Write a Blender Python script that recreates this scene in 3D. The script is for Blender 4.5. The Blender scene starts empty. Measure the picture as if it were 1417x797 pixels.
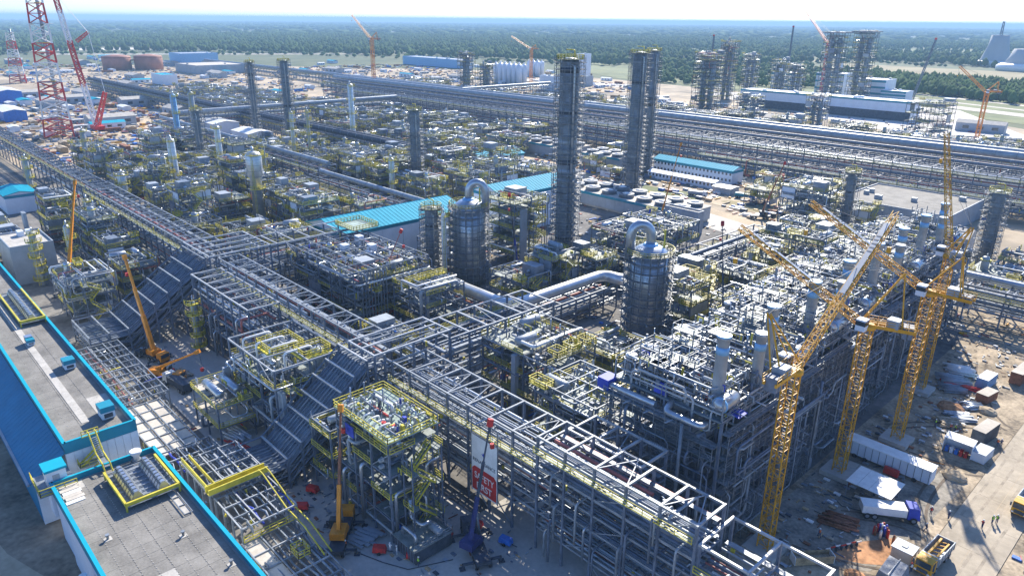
import bpy, bmesh, math, random
import numpy as np
from mathutils import Matrix, Vector

SC = bpy.context.scene
COL = SC.collection
R = math.radians
HAZE = 0.00014
# ------------------------------------------------------------------ camera, sky, sun, exposure
AZ = R(43.5)
cam_d = bpy.data.cameras.new("camera")
cam = bpy.data.objects.new("camera", cam_d)
COL.objects.link(cam)
cam_d.sensor_width = 36.0
cam_d.lens = 36.0 * 1000.0 / 1417.0
cam_d.clip_start = 1.0
cam_d.clip_end = 80000.0
CAM_H = 80.0
PITCH, ROLL = R(20.33), R(0.55)
_fw = Vector((-math.cos(AZ), math.sin(AZ), 0))
_rt = Vector((math.sin(AZ), math.cos(AZ), 0))
_f = _fw * math.cos(PITCH) + Vector((0, 0, -math.sin(PITCH)))
_u = _rt.cross(_f)
_r2 = _rt * math.cos(ROLL) + _u * math.sin(ROLL)
_u2 = _u * math.cos(ROLL) - _rt * math.sin(ROLL)
_m = Matrix((_r2, _u2, -_f)).transposed().to_4x4()
_m.translation = Vector((0, 0, CAM_H))
cam.matrix_world = _m
SC.camera = cam

SUN_EL = R(35)
sd = Vector((0.46, -0.89, 0)).normalized()          # horizontal direction shadows fall
to_sun = Vector((-sd.x * math.cos(SUN_EL), -sd.y * math.cos(SUN_EL), math.sin(SUN_EL)))
w = bpy.data.worlds.new("World")
SC.world = w
w.use_nodes = True
nt = w.node_tree
bg = nt.nodes["Background"]
sky = nt.nodes.new("ShaderNodeTexSky")
sky.sky_type = 'NISHITA'
sky.sun_disc = False
sky.sun_elevation = SUN_EL
sky.sun_rotation = math.atan2(to_sun.x, to_sun.y)
sky.altitude = 100
sky.air_density = 1.0
sky.dust_density = 0.35
sky.ozone_density = 3.0
tint = nt.nodes.new("ShaderNodeMix")
tint.data_type = 'RGBA'; tint.blend_type = 'MULTIPLY'
tint.inputs[0].default_value = 1.0
tint.inputs[7].default_value = (0.80, 0.97, 1.28, 1)
nt.links.new(sky.outputs[0], tint.inputs[6])
nt.links.new(tint.outputs[2], bg.inputs[0])
bg.inputs[1].default_value = 0.1
sl = bpy.data.lights.new("sun", 'SUN')
sl.energy = 5.0
sl.angle = R(0.53)
sl.color = (1.0, 0.92, 0.79)
sun = bpy.data.objects.new("sun", sl)
COL.objects.link(sun)
sun.rotation_euler = (-to_sun).to_track_quat('-Z', 'Y').to_euler()
SC.view_settings.view_transform = 'Standard'
SC.view_settings.look = 'None'
SC.view_settings.exposure = 0.93
SC.view_settings.gamma = 1.0
SC.render.engine = 'CYCLES'
SC.cycles.max_bounces = 6
SC.cycles.diffuse_bounces = 2
SC.cycles.glossy_bounces = 2
SC.cycles.transparent_max_bounces = 8
SC.cycles.volume_bounces = 0
SC.cycles.use_denoising = True

# ------------------------------------------------------------------ materials
MATS = {}
def mat(name, base, rough=0.6, metal=0.0, var=0.18, scale=0.6, base2=None, fine=8.0, bump=0.0, streak=False, spec=0.4):
    m = bpy.data.materials.new(name)
    m.use_nodes = True
    t = m.node_tree
    N, L = t.nodes, t.links
    b = N["Principled BSDF"]
    b.inputs["Roughness"].default_value = rough
    b.inputs["Metallic"].default_value = metal
    b.inputs["Specular IOR Level"].default_value = spec
    geo = N.new("ShaderNodeNewGeometry")
    mp = N.new("ShaderNodeMapping")
    L.new(geo.outputs["Position"], mp.inputs[0])
    if streak:
        mp.inputs["Scale"].default_value = (1, 1, 0.12)
    n1 = N.new("ShaderNodeTexNoise")
    n1.inputs["Scale"].default_value = scale
    n1.inputs["Detail"].default_value = 5
    n1.inputs["Roughness"].default_value = 0.65
    L.new(mp.outputs[0], n1.inputs["Vector"])
    n2 = N.new("ShaderNodeTexNoise")
    n2.inputs["Scale"].default_value = fine
    n2.inputs["Detail"].default_value = 2
    L.new(mp.outputs[0], n2.inputs["Vector"])
    add = N.new("ShaderNodeMath"); add.operation = 'MULTIPLY_ADD'
    L.new(n2.outputs[0], add.inputs[0]); add.inputs[1].default_value = 0.4
    L.new(n1.outputs[0], add.inputs[2])
    ramp = N.new("ShaderNodeValToRGB")
    c0 = [max(0, c * (1 - var * 1.6)) for c in base]
    c1 = list(base2) if base2 else [min(1, c * (1 + var * 1.6)) for c in base]
    ramp.color_ramp.elements[0].position = 0.48
    ramp.color_ramp.elements[1].position = 0.92
    ramp.color_ramp.elements[0].color = (*c0, 1)
    ramp.color_ramp.elements[1].color = (*c1, 1)
    L.new(add.outputs[0], ramp.inputs[0])
    L.new(ramp.outputs[0], b.inputs["Base Color"])
    if bump:
        bp = N.new("ShaderNodeBump")
        bp.inputs["Strength"].default_value = bump
        bp.inputs["Distance"].default_value = 0.1
        L.new(add.outputs[0], bp.inputs["Height"])
        L.new(bp.outputs[0], b.inputs["Normal"])
    MATS[name] = m
    return m

mat("galvanised", (0.23, 0.26, 0.295), 0.5, 0.15, 0.25)
mat("primer_steel", (0.135, 0.165, 0.22), 0.55, 0.1, 0.25)
mat("dark_steel", (0.06, 0.075, 0.10), 0.6, 0.1, 0.3)
mat("bright_steel", (0.40, 0.42, 0.44), 0.45, 0.1, 0.15)  # paler steel; sunlit brightness of rack top beams is put into the colour
mat("scaffold_steel", (0.22, 0.235, 0.25), 0.5, 0.3, 0.35)
mat("scaffold_board", (0.24, 0.25, 0.26), 0.75, 0.1, 0.4, 1.5)
mat("plank_wood", (0.38, 0.31, 0.22), 0.8, 0, 0.4, 1.5)
mat("rail_yellow", (0.56, 0.48, 0.05), 0.5, 0, 0.2)
mat("grating", (0.22, 0.25, 0.24), 0.65, 0.2, 0.3, 0.5)
mat("deck_green", (0.26, 0.34, 0.31), 0.6, 0.1, 0.3, 0.7)
mat("cladding", (0.42, 0.46, 0.51), 0.33, 0.75, 0.15, 0.35)
mat("cladding_matt", (0.32, 0.36, 0.40), 0.5, 0.25, 0.16, 0.4)
mat("pale_blue_band", (0.20, 0.42, 0.68), 0.45, 0.1, 0.12)
mat("deep_blue", (0.03, 0.06, 0.42), 0.55, 0, 0.2)
mat("blue_paint", (0.03, 0.16, 0.55), 0.45, 0, 0.15)
mat("red_paint", (0.55, 0.035, 0.03), 0.5, 0, 0.2)
mat("pipe_red", (0.38, 0.12, 0.10), 0.55, 0, 0.25)
mat("white_paint", (0.78, 0.78, 0.76), 0.5, 0, 0.08)
mat("panel_white", (0.66, 0.72, 0.80), 0.55, 0.05, 0.06, 0.2)
mat("grey_panel", (0.33, 0.37, 0.42), 0.55, 0.1, 0.12, 0.2)
mat("cyan_roof", (0.004, 0.33, 0.46), 0.7, 0.0, 0.06, 0.25, spec=0.15)
mat("blue_roof", (0.006, 0.18, 0.33), 0.6, 0.0, 0.1, 0.25)
mat("teal_trim", (0.005, 0.22, 0.32), 0.5, 0.0, 0.1, 0.25)
mat("membrane", (0.215, 0.205, 0.185), 0.85, 0, 0.22, 0.22, fine=3.0, bump=0.05)
mat("membrane_pale", (0.44, 0.42, 0.38), 0.85, 0, 0.14, 0.4, fine=3.0)
mat("crane_yellow", (0.62, 0.31, 0.012), 0.5, 0, 0.18)
mat("crane_orange", (0.66, 0.24, 0.012), 0.45, 0, 0.18)
mat("rust", (0.24, 0.10, 0.055), 0.8, 0, 0.35, 1.2)
mat("rubber", (0.022, 0.022, 0.024), 0.8, 0, 0.2)
mat("glass_dark", (0.03, 0.045, 0.06), 0.1, 0, 0.1, spec=0.8)
mat("silver_duct", (0.58, 0.60, 0.62), 0.38, 0.6, 0.10, 0.5)
mat("column_shell", (0.19, 0.225, 0.27), 0.5, 0.3, 0.25, 0.4)
mat("concrete", (0.44, 0.42, 0.385), 0.85, 0, 0.14, 0.08, fine=1.5, bump=0.05)
mat("road_concrete", (0.40, 0.345, 0.265), 0.9, 0, 0.16, 0.12, fine=0.7)
mat("yard_soil", (0.20, 0.165, 0.12), 0.95, 0, 0.3, 0.16, base2=(0.58, 0.47, 0.33), fine=1.6, bump=0.3)
mat("yard_grey", (0.17, 0.16, 0.145), 0.95, 0, 0.3, 0.2, base2=(0.42, 0.38, 0.31), fine=1.8, bump=0.3)
mat("pale_concrete", (0.50, 0.46, 0.40), 0.85, 0, 0.12, 0.2, fine=2)
mat("sand", (0.46, 0.36, 0.24), 0.95, 0, 0.16, 0.05, base2=(0.60, 0.49, 0.34), fine=0.9, bump=0.2)
mat("clay", (0.42, 0.22, 0.11), 0.95, 0, 0.3, 0.15, fine=1.2, bump=0.2)
mat("navy", (0.03, 0.04, 0.15), 0.5, 0, 0.2)
mat("dirt", (0.30, 0.235, 0.165), 0.95, 0, 0.35, 0.12, fine=1.0, bump=0.25)
mat("timber", (0.42, 0.30, 0.17), 0.8, 0, 0.3, 1.0)
mat("tarp_grey", (0.22, 0.24, 0.27), 0.5, 0, 0.25, 0.8, bump=0.4)
mat("skin", (0.45, 0.28, 0.2), 0.6, 0, 0.05)
mat("vest_green", (0.35, 0.65, 0.05), 0.6, 0, 0.1)
mat("vest_orange", (0.75, 0.16, 0.03), 0.6, 0, 0.1)
mat("work_blue", (0.03, 0.05, 0.12), 0.8, 0, 0.1)
mat("tank_rust", (0.33, 0.15, 0.11), 0.7, 0, 0.15, 0.1)
mat("concrete_tower", (0.42, 0.43, 0.44), 0.85, 0, 0.08, 0.03, streak=True)
mat("seam", (0.36, 0.35, 0.33), 0.8, 0, 0.1)

# ------------------------------------------------------------------ mesh helpers
class MB:
    """collects faces; builds one mesh"""
    def __init__(s, org=(0, 0, 0)):
        s.v, s.f, s.m, s.mats, s.o = [], [], [], [], org
        s.cur = 0; s.smooth = []
    def use(s, name):
        if name not in s.mats: s.mats.append(name)
        s.cur = s.mats.index(name); return s
    def face(s, idx, smooth=False):
        s.f.append(idx); s.m.append(s.cur); s.smooth.append(smooth)
    def pt(s, p):
        s.v.append((p[0] - s.o[0], p[1] - s.o[1], p[2] - s.o[2])); return len(s.v) - 1
    def box(s, x0, x1, y0, y1, z0, z1):
        if x0 > x1: x0, x1 = x1, x0
        if y0 > y1: y0, y1 = y1, y0
        if z0 > z1: z0, z1 = z1, z0
        i = len(s.v)
        ox, oy, oz = s.o
        for z in (z0, z1):
            s.v += [(x0-ox, y0-oy, z-oz), (x1-ox, y0-oy, z-oz), (x1-ox, y1-oy, z-oz), (x0-ox, y1-oy, z-oz)]
        for q in ((3,2,1,0),(4,5,6,7),(0,1,5,4),(1,2,6,5),(2,3,7,6),(3,0,4,7)):
            s.face(tuple(i + k for k in q))
        return s
    def hexa(s, lo, hi):
        """lo, hi: four points each (counter-clockwise from above)"""
        i = len(s.v)
        for p in list(lo) + list(hi): s.pt(p)
        for q in ((3,2,1,0),(4,5,6,7),(0,1,5,4),(1,2,6,5),(2,3,7,6),(3,0,4,7)):
            s.face(tuple(i + k for k in q))
        return s
    def bar(s, p, q, w=0.2, h=None):
        h = h or w
        p, q = Vector(p), Vector(q)
        d = q - p
        if d.length < 1e-6: return s
        d.normalize()
        up = Vector((0, 0, 1)) if abs(d.z) < 0.95 else Vector((1, 0, 0))
        a = d.cross(up).normalized() * (w / 2)
        b = a.cross(d).normalized() * (h / 2)
        i = len(s.v)
        for c in (p, q):
            for k in (-a - b, a - b, a + b, -a + b): s.pt(c + k)
        for f in ((3,2,1,0),(4,5,6,7),(0,1,5,4),(1,2,6,5),(2,3,7,6),(3,0,4,7)):
            s.face(tuple(i + k for k in f))
        return s
    def tube(s, pts, r=0.2, n=8, caps=True, smooth=True):
        pts = [Vector(p) for p in pts]
        rr = r if isinstance(r, (list, tuple)) else [r] * len(pts)
        rings = []
        prev = None
        for i, p in enumerate(pts):
            a = (pts[i] - pts[i-1]).normalized() if i > 0 else None
            b = (pts[i+1] - pts[i]).normalized() if i < len(pts) - 1 else None
            t = (a + b) if a and b else (a or b)
            if t.length < 1e-5: t = a
            t = t.normalized()
            if prev is None:
                up = Vector((0, 0, 1)) if abs(t.z) < 0.9 else Vector((1, 0, 0))
                x = t.cross(up).normalized()
            else:
                x = (prev - t * prev.dot(t)).normalized()
            prev = x
            y = t.cross(x)
            k = 1.0
            if a and b:
                c = max(0.3, math.sqrt(max(0.0, (1 + a.dot(b)) / 2))); k = 1 / c
                # stretch along bend direction only
                bd = (b - a)
                bd = bd.normalized() if bd.length > 1e-5 else None
            else: bd = None
            ring = []
            for j in range(n):
                an = 2 * math.pi * j / n
                o = x * math.cos(an) * rr[i] + y * math.sin(an) * rr[i]
                if bd: o = o + bd * (o.dot(bd) * (k - 1))
                ring.append(s.pt(p + o))
            rings.append(ring)
        for i in range(len(rings) - 1):
            A, B = rings[i], rings[i+1]
            for j in range(n):
                s.face((A[j], A[(j+1) % n], B[(j+1) % n], B[j]), smooth)
        if caps:
            s.face(tuple(reversed(rings[0]))); s.face(tuple(rings[-1]))
        return s
    def lathe(s, prof, n=12, c=(0, 0, 0), axis='z', smooth=True):
        """prof: (radius, height)"""
        rings = []
        for r_, h in prof:
            ring = []
            for j in range(n):
                an = 2 * math.pi * (j + 0.5) / n
                a, b = r_ * math.cos(an), r_ * math.sin(an)
                p = {'z': (a, b, h), 'x': (h, a, b), 'y': (b, h, a)}[axis]
                ring.append(s.pt((c[0] + p[0], c[1] + p[1], c[2] + p[2])))
            rings.append(ring)
        for i in range(len(rings) - 1):
            A, B = rings[i], rings[i+1]
            for j in range(n):
                s.face((A[j], A[(j+1) % n], B[(j+1) % n], B[j]), smooth)
        s.face(tuple(reversed(rings[0]))); s.face(tuple(rings[-1]))
        return s
    def prism(s, poly, z0, z1):
        """poly counter-clockwise in xy"""
        n = len(poly)
        lo = [s.pt((x, y, z0)) for x, y in poly]; hi = [s.pt((x, y, z1)) for x, y in poly]
        s.face(tuple(reversed(lo))); s.face(tuple(hi))
        for i in range(n): s.face((lo[i], lo[(i+1) % n], hi[(i+1) % n], hi[i]))
        return s
    def sheet(s, poly, z):
        s.face(tuple(s.pt((x, y, z)) for x, y in poly)); return s
    def rail(s, pts, h=1.1, post=2.0, w=0.09, toe=True):
        """handrail along a polyline"""
        w = w * 0.85
        for a, b in zip(pts[:-1], pts[1:]):
            a, b = Vector(a), Vector(b)
            L = (b - a).length
            n = max(1, round(L / post))
            for z in (h, h * 0.55): s.bar(a + Vector((0, 0, z)), b + Vector((0, 0, z)), w)
            if toe: s.bar(a + Vector((0, 0, 0.12)), b + Vector((0, 0, 0.12)), 0.05, 0.16)
            for i in range(n + 1):
                p = a.lerp(b, i / n)
                s.bar(p, p + Vector((0, 0, h)), w)
        return s
    def mesh(s, name):
        me = bpy.data.meshes.new(name)
        me.from_pydata(s.v, [], s.f)
        for k in s.mats: me.materials.append(MATS[k])
        if len(s.mats) > 1: me.polygons.foreach_set("material_index", s.m)
        if any(s.smooth): me.polygons.foreach_set("use_smooth", s.smooth)
        me.update()
        return me

def tag(o, label=None, cat=None, group=None, kind=None):
    if label: o["label"] = label
    if cat: o["category"] = cat
    if group: o["group"] = group
    if kind: o["kind"] = kind
    return o
def E(name, label, cat, loc=(0, 0, 0), rz=0.0, group=None):
    o = bpy.data.objects.new(name, None)
    o.location = loc; o.rotation_euler = (0, 0, rz)
    o.empty_display_size = 0.5
    COL.objects.link(o)
    return tag(o, label, cat, group)
def O(name, me, parent=None, loc=(0, 0, 0), rot=(0, 0, 0), sc=None, kind=None):
    if isinstance(me, MB): me = me.mesh(name)
    o = bpy.data.objects.new(name, me)
    o.location = loc; o.rotation_euler = rot
    if sc: o.scale = sc
    COL.objects.link(o)
    if parent: o.parent = parent
    if kind: o["kind"] = kind
    return o
_UN = {}
def unit_cube(mname):
    k = ("c", mname)
    if k not in _UN: _UN[k] = MB().use(mname).box(-.5, .5, -.5, .5, -.5, .5).mesh("unit_beam")
    return _UN[k]
def unit_cyl(mname, n=10):
    k = ("y", mname, n)
    if k not in _UN: _UN[k] = MB().use(mname).lathe([(1, -.5), (1, .5)], n, axis='x').mesh("unit_pipe")
    return _UN[k]
def _orient(p, q, w, h, parent):
    p, q = Vector(p), Vector(q)
    d = q - p; L = d.length; d.normalize()
    up = Vector((0, 0, 1)) if abs(d.z) < 0.95 else Vector((1, 0, 0))
    y = up.cross(d).normalized(); z = d.cross(y)
    m = Matrix((d * L, y * w, z * h)).transposed().to_4x4()
    m.translation = (p + q) / 2 - (parent.location if parent else Vector())
    return m
def beam(name, parent, p, q, w, mname, h=None):
    """one steel member as a part, coordinates in the place"""
    o = bpy.data.objects.new(name, unit_cube(mname))
    COL.objects.link(o); o.parent = parent
    o.matrix_basis = _orient(p, q, w, h or w, parent)
    return o
def pipe(name, parent, p, q, r, mname, n=10):
    o = bpy.data.objects.new(name, unit_cyl(mname, n))
    COL.objects.link(o); o.parent = parent
    o.matrix_basis = _orient(p, q, r, r, parent)
    return o
def elbow(pts, r=0.6, k=3):
    """round the corners of a polyline"""
    pts = [Vector(p) for p in pts]
    out = [pts[0]]
    for i in range(1, len(pts) - 1):
        a = (pts[i-1] - pts[i]); b = (pts[i+1] - pts[i])
        ra = min(r, a.length * 0.45, b.length * 0.45)
        A = pts[i] + a.normalized() * ra; B = pts[i] + b.normalized() * ra
        for j in range(k + 1):
            t = j / k
            out.append(A.lerp(pts[i], t).lerp(pts[i].lerp(B, t), t))
    out.append(pts[-1])
    return out
def copy_tree(o, loc, rz=0.0, label=None, group=None, sc=None):
    c = o.copy(); COL.objects.link(c)
    c.location = loc; c.rotation_euler = (0, 0, rz)
    if sc: c.scale = sc
    if label: c["label"] = label
    if group: c["group"] = group
    for ch in list(o.children):
        d = ch.copy(); COL.objects.link(d); d.parent = c
        for g in list(ch.children):
            e = g.copy(); COL.objects.link(e); e.parent = d
    return c

# ------------------------------------------------------------------ ground, roads, water-flat setting
def cpol(az, d):
    """ground point from a compass bearing (degrees right of the view) and distance"""
    a = R(az)
    v = _fw * (math.cos(a) * d) + _rt * (math.sin(a) * d)
    return (v.x, v.y)

def terrain_mat():
    m = mat("terrain_green", (0.085, 0.14, 0.06), 0.95, 0, 0.3, 0.004, base2=(0.16, 0.17, 0.085), fine=0.03)
    return m
terrain_mat()
mat("field_tan", (0.30, 0.25, 0.13), 0.95, 0, 0.2, 0.01, base2=(0.36, 0.31, 0.17), fine=0.06)
mat("meadow", (0.15, 0.19, 0.075), 0.95, 0, 0.25, 0.01, base2=(0.24, 0.26, 0.12), fine=0.06)
mat("pale_yard", (0.62, 0.58, 0.53), 0.9, 0, 0.1, 0.03)
b = MB().use("terrain_green")
S = 45000
b.sheet([(-S, -S), (S, -S), (S, S), (-S, S)], -0.35)
O("ground", b, kind="structure")
# sandy building site
m = mat("site_sand", (0.30, 0.26, 0.205), 0.95, 0, 0.3, 0.014, base2=(0.62, 0.50, 0.345), fine=0.05, bump=0.2)
b = MB().use("site_sand")
edge = [(-60, 1250), (-45, 1300), (-36, 1420), (-24, 1500), (-14, 1350), (-6, 1300), (0, 1250), (8, 1100), (15, 985), (22, 880),
        (30, 800), (36, 720), (50, 640), (62, 600)]
poly = [cpol(a, d) for a, d in edge] + [cpol(120, 350), cpol(180, 300), cpol(-120, 350)]
poly = list(reversed(poly))
b.sheet(poly, -0.20)
O("site_ground", b, kind="structure")

def patch(name, poly, z, mname):
    area = sum(poly[i][0]*poly[(i+1) % len(poly)][1] - poly[(i+1) % len(poly)][0]*poly[i][1] for i in range(len(poly)))
    if area < 0: poly = list(reversed(poly))
    return O(name, MB().use(mname).sheet(poly, z), kind="structure")
rnd = random.Random(5)
def blob(cx, cy, rx, ry, n=14, j=0.25):
    return [(cx + rx * math.cos(2*math.pi*i/n) * rnd.uniform(1-j, 1+j), cy + ry * math.sin(2*math.pi*i/n) * rnd.uniform(1-j, 1+j)) for i in range(n)]
# working ground round the plant: grey gravel and concrete
mat("gravel_grey", (0.17, 0.165, 0.16), 0.95, 0, 0.35, 0.08, base2=(0.27, 0.255, 0.235), fine=0.8, bump=0.2)
patch("plant_ground", [(-470, 30), (-62, 30), (-62, 84), (-36, 84), (-36, 100), (-44, 215), (-70, 262), (-330, 262), (-470, 262)], -0.12, "gravel_grey")
patch("street_pavement", [(-300, 42.5), (-44, 42.5), (-44, 48.5), (-76, 48.5), (-76, 67), (-300, 51)], -0.05, "concrete")
patch("cross_street_pavement", [(-79, 48.5), (-50, 48.5), (-50, 80), (-79, 80)], -0.046, "concrete")
b = MB().use("dirt").sheet([(-420, -20), (-58, -20), (-58, 14), (-420, 14)], -0.11)
O("dirt_ground", b, kind="structure")
patch("sunlit_dirt_patch", [(-150, 2), (-122, 6), (-108, 10.5), (-100, 9), (-112, 3), (-140, -3)], -0.1, "sand")  # paler sheet paints the sunlit spot on the shaded dirt
# the concrete road on the right, kerbs and centre joint; slabs laid one behind another
for i in range(24):
    y0 = 84 + i * 9.0
    O("road", MB().use("road_concrete").box(-22.6, -17.93, y0, y0 + 8.95, -0.2, -0.02), kind="structure")
    O("road", MB().use("road_concrete").box(-17.87, -13.2, y0, y0 + 8.95, -0.2, -0.02), kind="structure")
O("road_joint", MB().use("sand").box(-17.93, -17.87, 84, 300, -0.2, -0.03), kind="structure")
patch("yard_sand", [(-46, 84), (-22.7, 84), (-22.7, 300), (-60, 300), (-46, 215)], -0.09, "yard_soil")
patch("yard_gravel", [(-44, 93), (-27, 103), (-25, 122), (-24, 138), (-30, 141), (-46, 140)], -0.07, "yard_grey")
patch("verge", [(-13.1, 84), (4, 84), (4, 300), (-13.1, 300)], -0.085, "yard_soil")
patch("clay_patch", [(-33, 101.5), (-28.5, 104), (-24.5, 107.5), (-24, 112), (-27.5, 114), (-31.5, 108)], -0.055, "clay")
# open ground further out
patch("sand_field", blob(-560, 205, 95, 62), -0.1, "sand")
patch("sand_field", blob(-470, 150, 60, 22), -0.098, "sand")
patch("sand_field", blob(-165, 312, 46, 14), -0.1, "sand")
patch("sand_field", [(-330, 285), (-318, 330), (-250, 318), (-262, 280)], -0.1, "sand")
patch("haul_road", [(-230, 290), (-226, 302), (-60, 262), (-62, 250)], -0.06, "sand")
patch("dry_grass_patch", blob(-205, 300, 24, 10), -0.05, "meadow")
patch("dry_grass_patch", blob(-150, 305, 22, 9), -0.08, "field_tan")
patch("parking_apron", [(-186, 266), (-184, 284), (-116, 268), (-118, 250)], -0.04, "concrete")
patch("pale_yard", [cpol(14.5, 905), cpol(15, 960), cpol(31, 860), cpol(38, 600), cpol(38, 545)], -0.1, "pale_yard")
patch("pale_yard", [cpol(-1, 1080), cpol(-1, 1140), cpol(10, 1010), cpol(10, 960)], -0.1, "pale_yard")
patch("meadow", [cpol(3, 1400), cpol(8, 1130), cpol(16, 1000), cpol(24, 880), cpol(31, 810), cpol(46, 680), cpol(46, 860), cpol(30, 1080), cpol(16, 1330), cpol(6, 1640)], -0.15, "meadow")
patch("field", [cpol(21, 1500), cpol(30, 1330), cpol(40, 1230), cpol(46, 1250), cpol(46, 1560), cpol(33, 1640), cpol(23, 1760)], -0.25, "field_tan")
patch("field", [cpol(24, 2300), cpol(40, 2050), cpol(48, 2050), cpol(48, 3000), cpol(36, 3200), cpol(26, 3000)], -0.25, "meadow")
patch("clearing", [cpol(-34, 2150), cpol(-25, 2200), cpol(-25, 2330), cpol(-34, 2300)], -0.2, "pale_yard")
patch("railway_bed", [cpol(-32, 1950), cpol(-10, 1850), cpol(-10, 1875), cpol(-32, 1985)], -0.15, "pale_yard")
for k, (d0, d1) in enumerate(((820, 850), (880, 890), (930, 945))):
    patch("highway", [cpol(22, d0 * 1.22), cpol(22, d1 * 1.22), cpol(48, d1 * 0.9), cpol(48, d0 * 0.9)], -0.06 + k * 0.004, "pale_concrete")

# ------------------------------------------------------------------ forest to the horizon (a mass nobody could count)
mat("leaf", (0.045, 0.098, 0.028), 0.95, 0, 0.35, 0.05, base2=(0.10, 0.172, 0.05), fine=0.006, spec=0.1)
_leafm = MATS["leaf"]
def ico(sub):
    bm = bmesh.new(); bmesh.ops.create_icosphere(bm, subdivisions=sub, radius=1.0)
    v = np.array([x.co[:] for x in bm.verts]); f = np.array([[q.index for q in p.verts] for p in bm.faces]); bm.free()
    return v, f
def tree_mass(name, pts, hgt, wid, sub, seed):
    rs = np.random.RandomState(seed)
    bv, bf = ico(sub)
    n = len(pts); nv = len(bv)
    V = bv[None] * (1 + rs.uniform(-0.28, 0.28, (n, nv, 1)))
    # pointed upper half, flat foot
    V[..., 2] = np.where(V[..., 2] < 0, V[..., 2] * 0.8, V[..., 2] * 1.15)
    V[..., 0:2] *= (1 - 0.35 * np.clip(V[..., 2:3], 0, 1))
    V = V * np.stack([wid, wid, hgt * 0.5], 1)[:, None, :]
    V[..., 0:2] += pts[:, None, :]
    V[..., 2] += (hgt * 0.5)[:, None] - 0.3
    F = bf[None] + (np.arange(n) * nv)[:, None, None]
    me = bpy.data.meshes.new(name)
    me.vertices.add(n * nv); me.vertices.foreach_set("co", V.reshape(-1).astype(np.float32))
    nf = n * len(bf)
    me.loops.add(nf * 3); me.loops.foreach_set("vertex_index", F.reshape(-1).astype(np.int32))
    me.polygons.add(nf); me.polygons.foreach_set("loop_start", np.arange(0, nf * 3, 3, dtype=np.int32))
    me.update(calc_edges=True); me.materials.append(_leafm)
    return O(name, me, kind="stuff")
rs = np.random.RandomState(11)
def wood(azr, dr, n):
    az = rs.uniform(azr[0], azr[1], n)
    d = np.sqrt(rs.uniform(dr[0]**2, dr[1]**2, n))
    return az, d
def topl(az, d):
    a = np.radians(az); fw = np.array(_fw[:2]); rt = np.array(_rt[:2])
    return (np.cos(a) * d)[:, None] * fw + (np.sin(a) * d)[:, None] * rt
ea = np.array([-62, -45, -36, -30, -24, -14, -6, 0, 8, 15, 20, 24, 30, 36, 48, 62])
ed = np.array([1990, 1990, 2010, 2060, 2020, 1850, 1690, 1600, 1420, 1350, 1600, 1900, 1800, 1700, 1650, 1600])
az, d = wood((-56, 56), (1250, 3900), 33000)
k = d > np.interp(az, ea, ed)
k &= ~((az > 22) & (d > 2300) & (d < 3000) & (rs.rand(len(az)) < 0.8))
k &= ~((az < -24) & (az > -35) & (d > 2130) & (d < 2320))
for (ca, cd_, ra_, rd_) in ((13, 2250, 4, 120), (20, 1850, 3, 60), (-5, 2100, 3.5, 50), (6, 2700, 5, 110), (-17, 2500, 5, 70), (-38, 2500, 4, 60), (30, 2050, 4, 60)):
    k &= ((az-ca)/ra_)**2+((d-cd_)/rd_)**2 > rs.uniform(.75, 1.1, len(az))
    patch("clearing", [cpol(ca+ra_*1.0*math.cos(q*math.pi/8), cd_+rd_*math.sin(q*math.pi/8)) for q in range(16)], -.28, "meadow" if ca % 2 else "field_tan")
p = topl(az[k], d[k]); n = len(p)
tree_mass("forest", p, rs.uniform(10, 18, n), rs.uniform(4.5, 9.0, n), 1, 1)
az, d = wood((-58, 58), (3900, 14000), 16000)
p = topl(az, d); n = len(p)
tree_mass("forest", p, rs.uniform(9, 24, n), rs.uniform(20, 54, n), 1, 2)
# nearer woods on the right behind the highway, and the belt along the far yard
az, d = wood((23, 52), (960, 1300), 4600)
k = (d > np.interp(az, [23, 30, 38, 52], [1080, 1010, 900, 850])) & (d < np.interp(az, [23, 30, 38, 52], [1330, 1260, 1180, 1150]))
p = topl(az[k], d[k]); n = len(p)
tree_mass("forest", p, rs.uniform(8, 15, n), rs.uniform(3, 6, n), 1, 3)
az, d = wood((-48, 30), (1450, 2000), 1200)
k = (d > np.interp(az, ea, ed) * 0.93) & (d < np.interp(az, ea, ed))
p = topl(az[k], d[k]); n = len(p)
tree_mass("forest", p, rs.uniform(4, 9, n), rs.uniform(4, 7, n), 1, 4)
az, d = wood((10, 26), (1040, 1500), 900)
p = topl(az, d); n = len(p)
tree_mass("forest", p, rs.uniform(5, 11, n), rs.uniform(3, 6, n), 1, 5)

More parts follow.
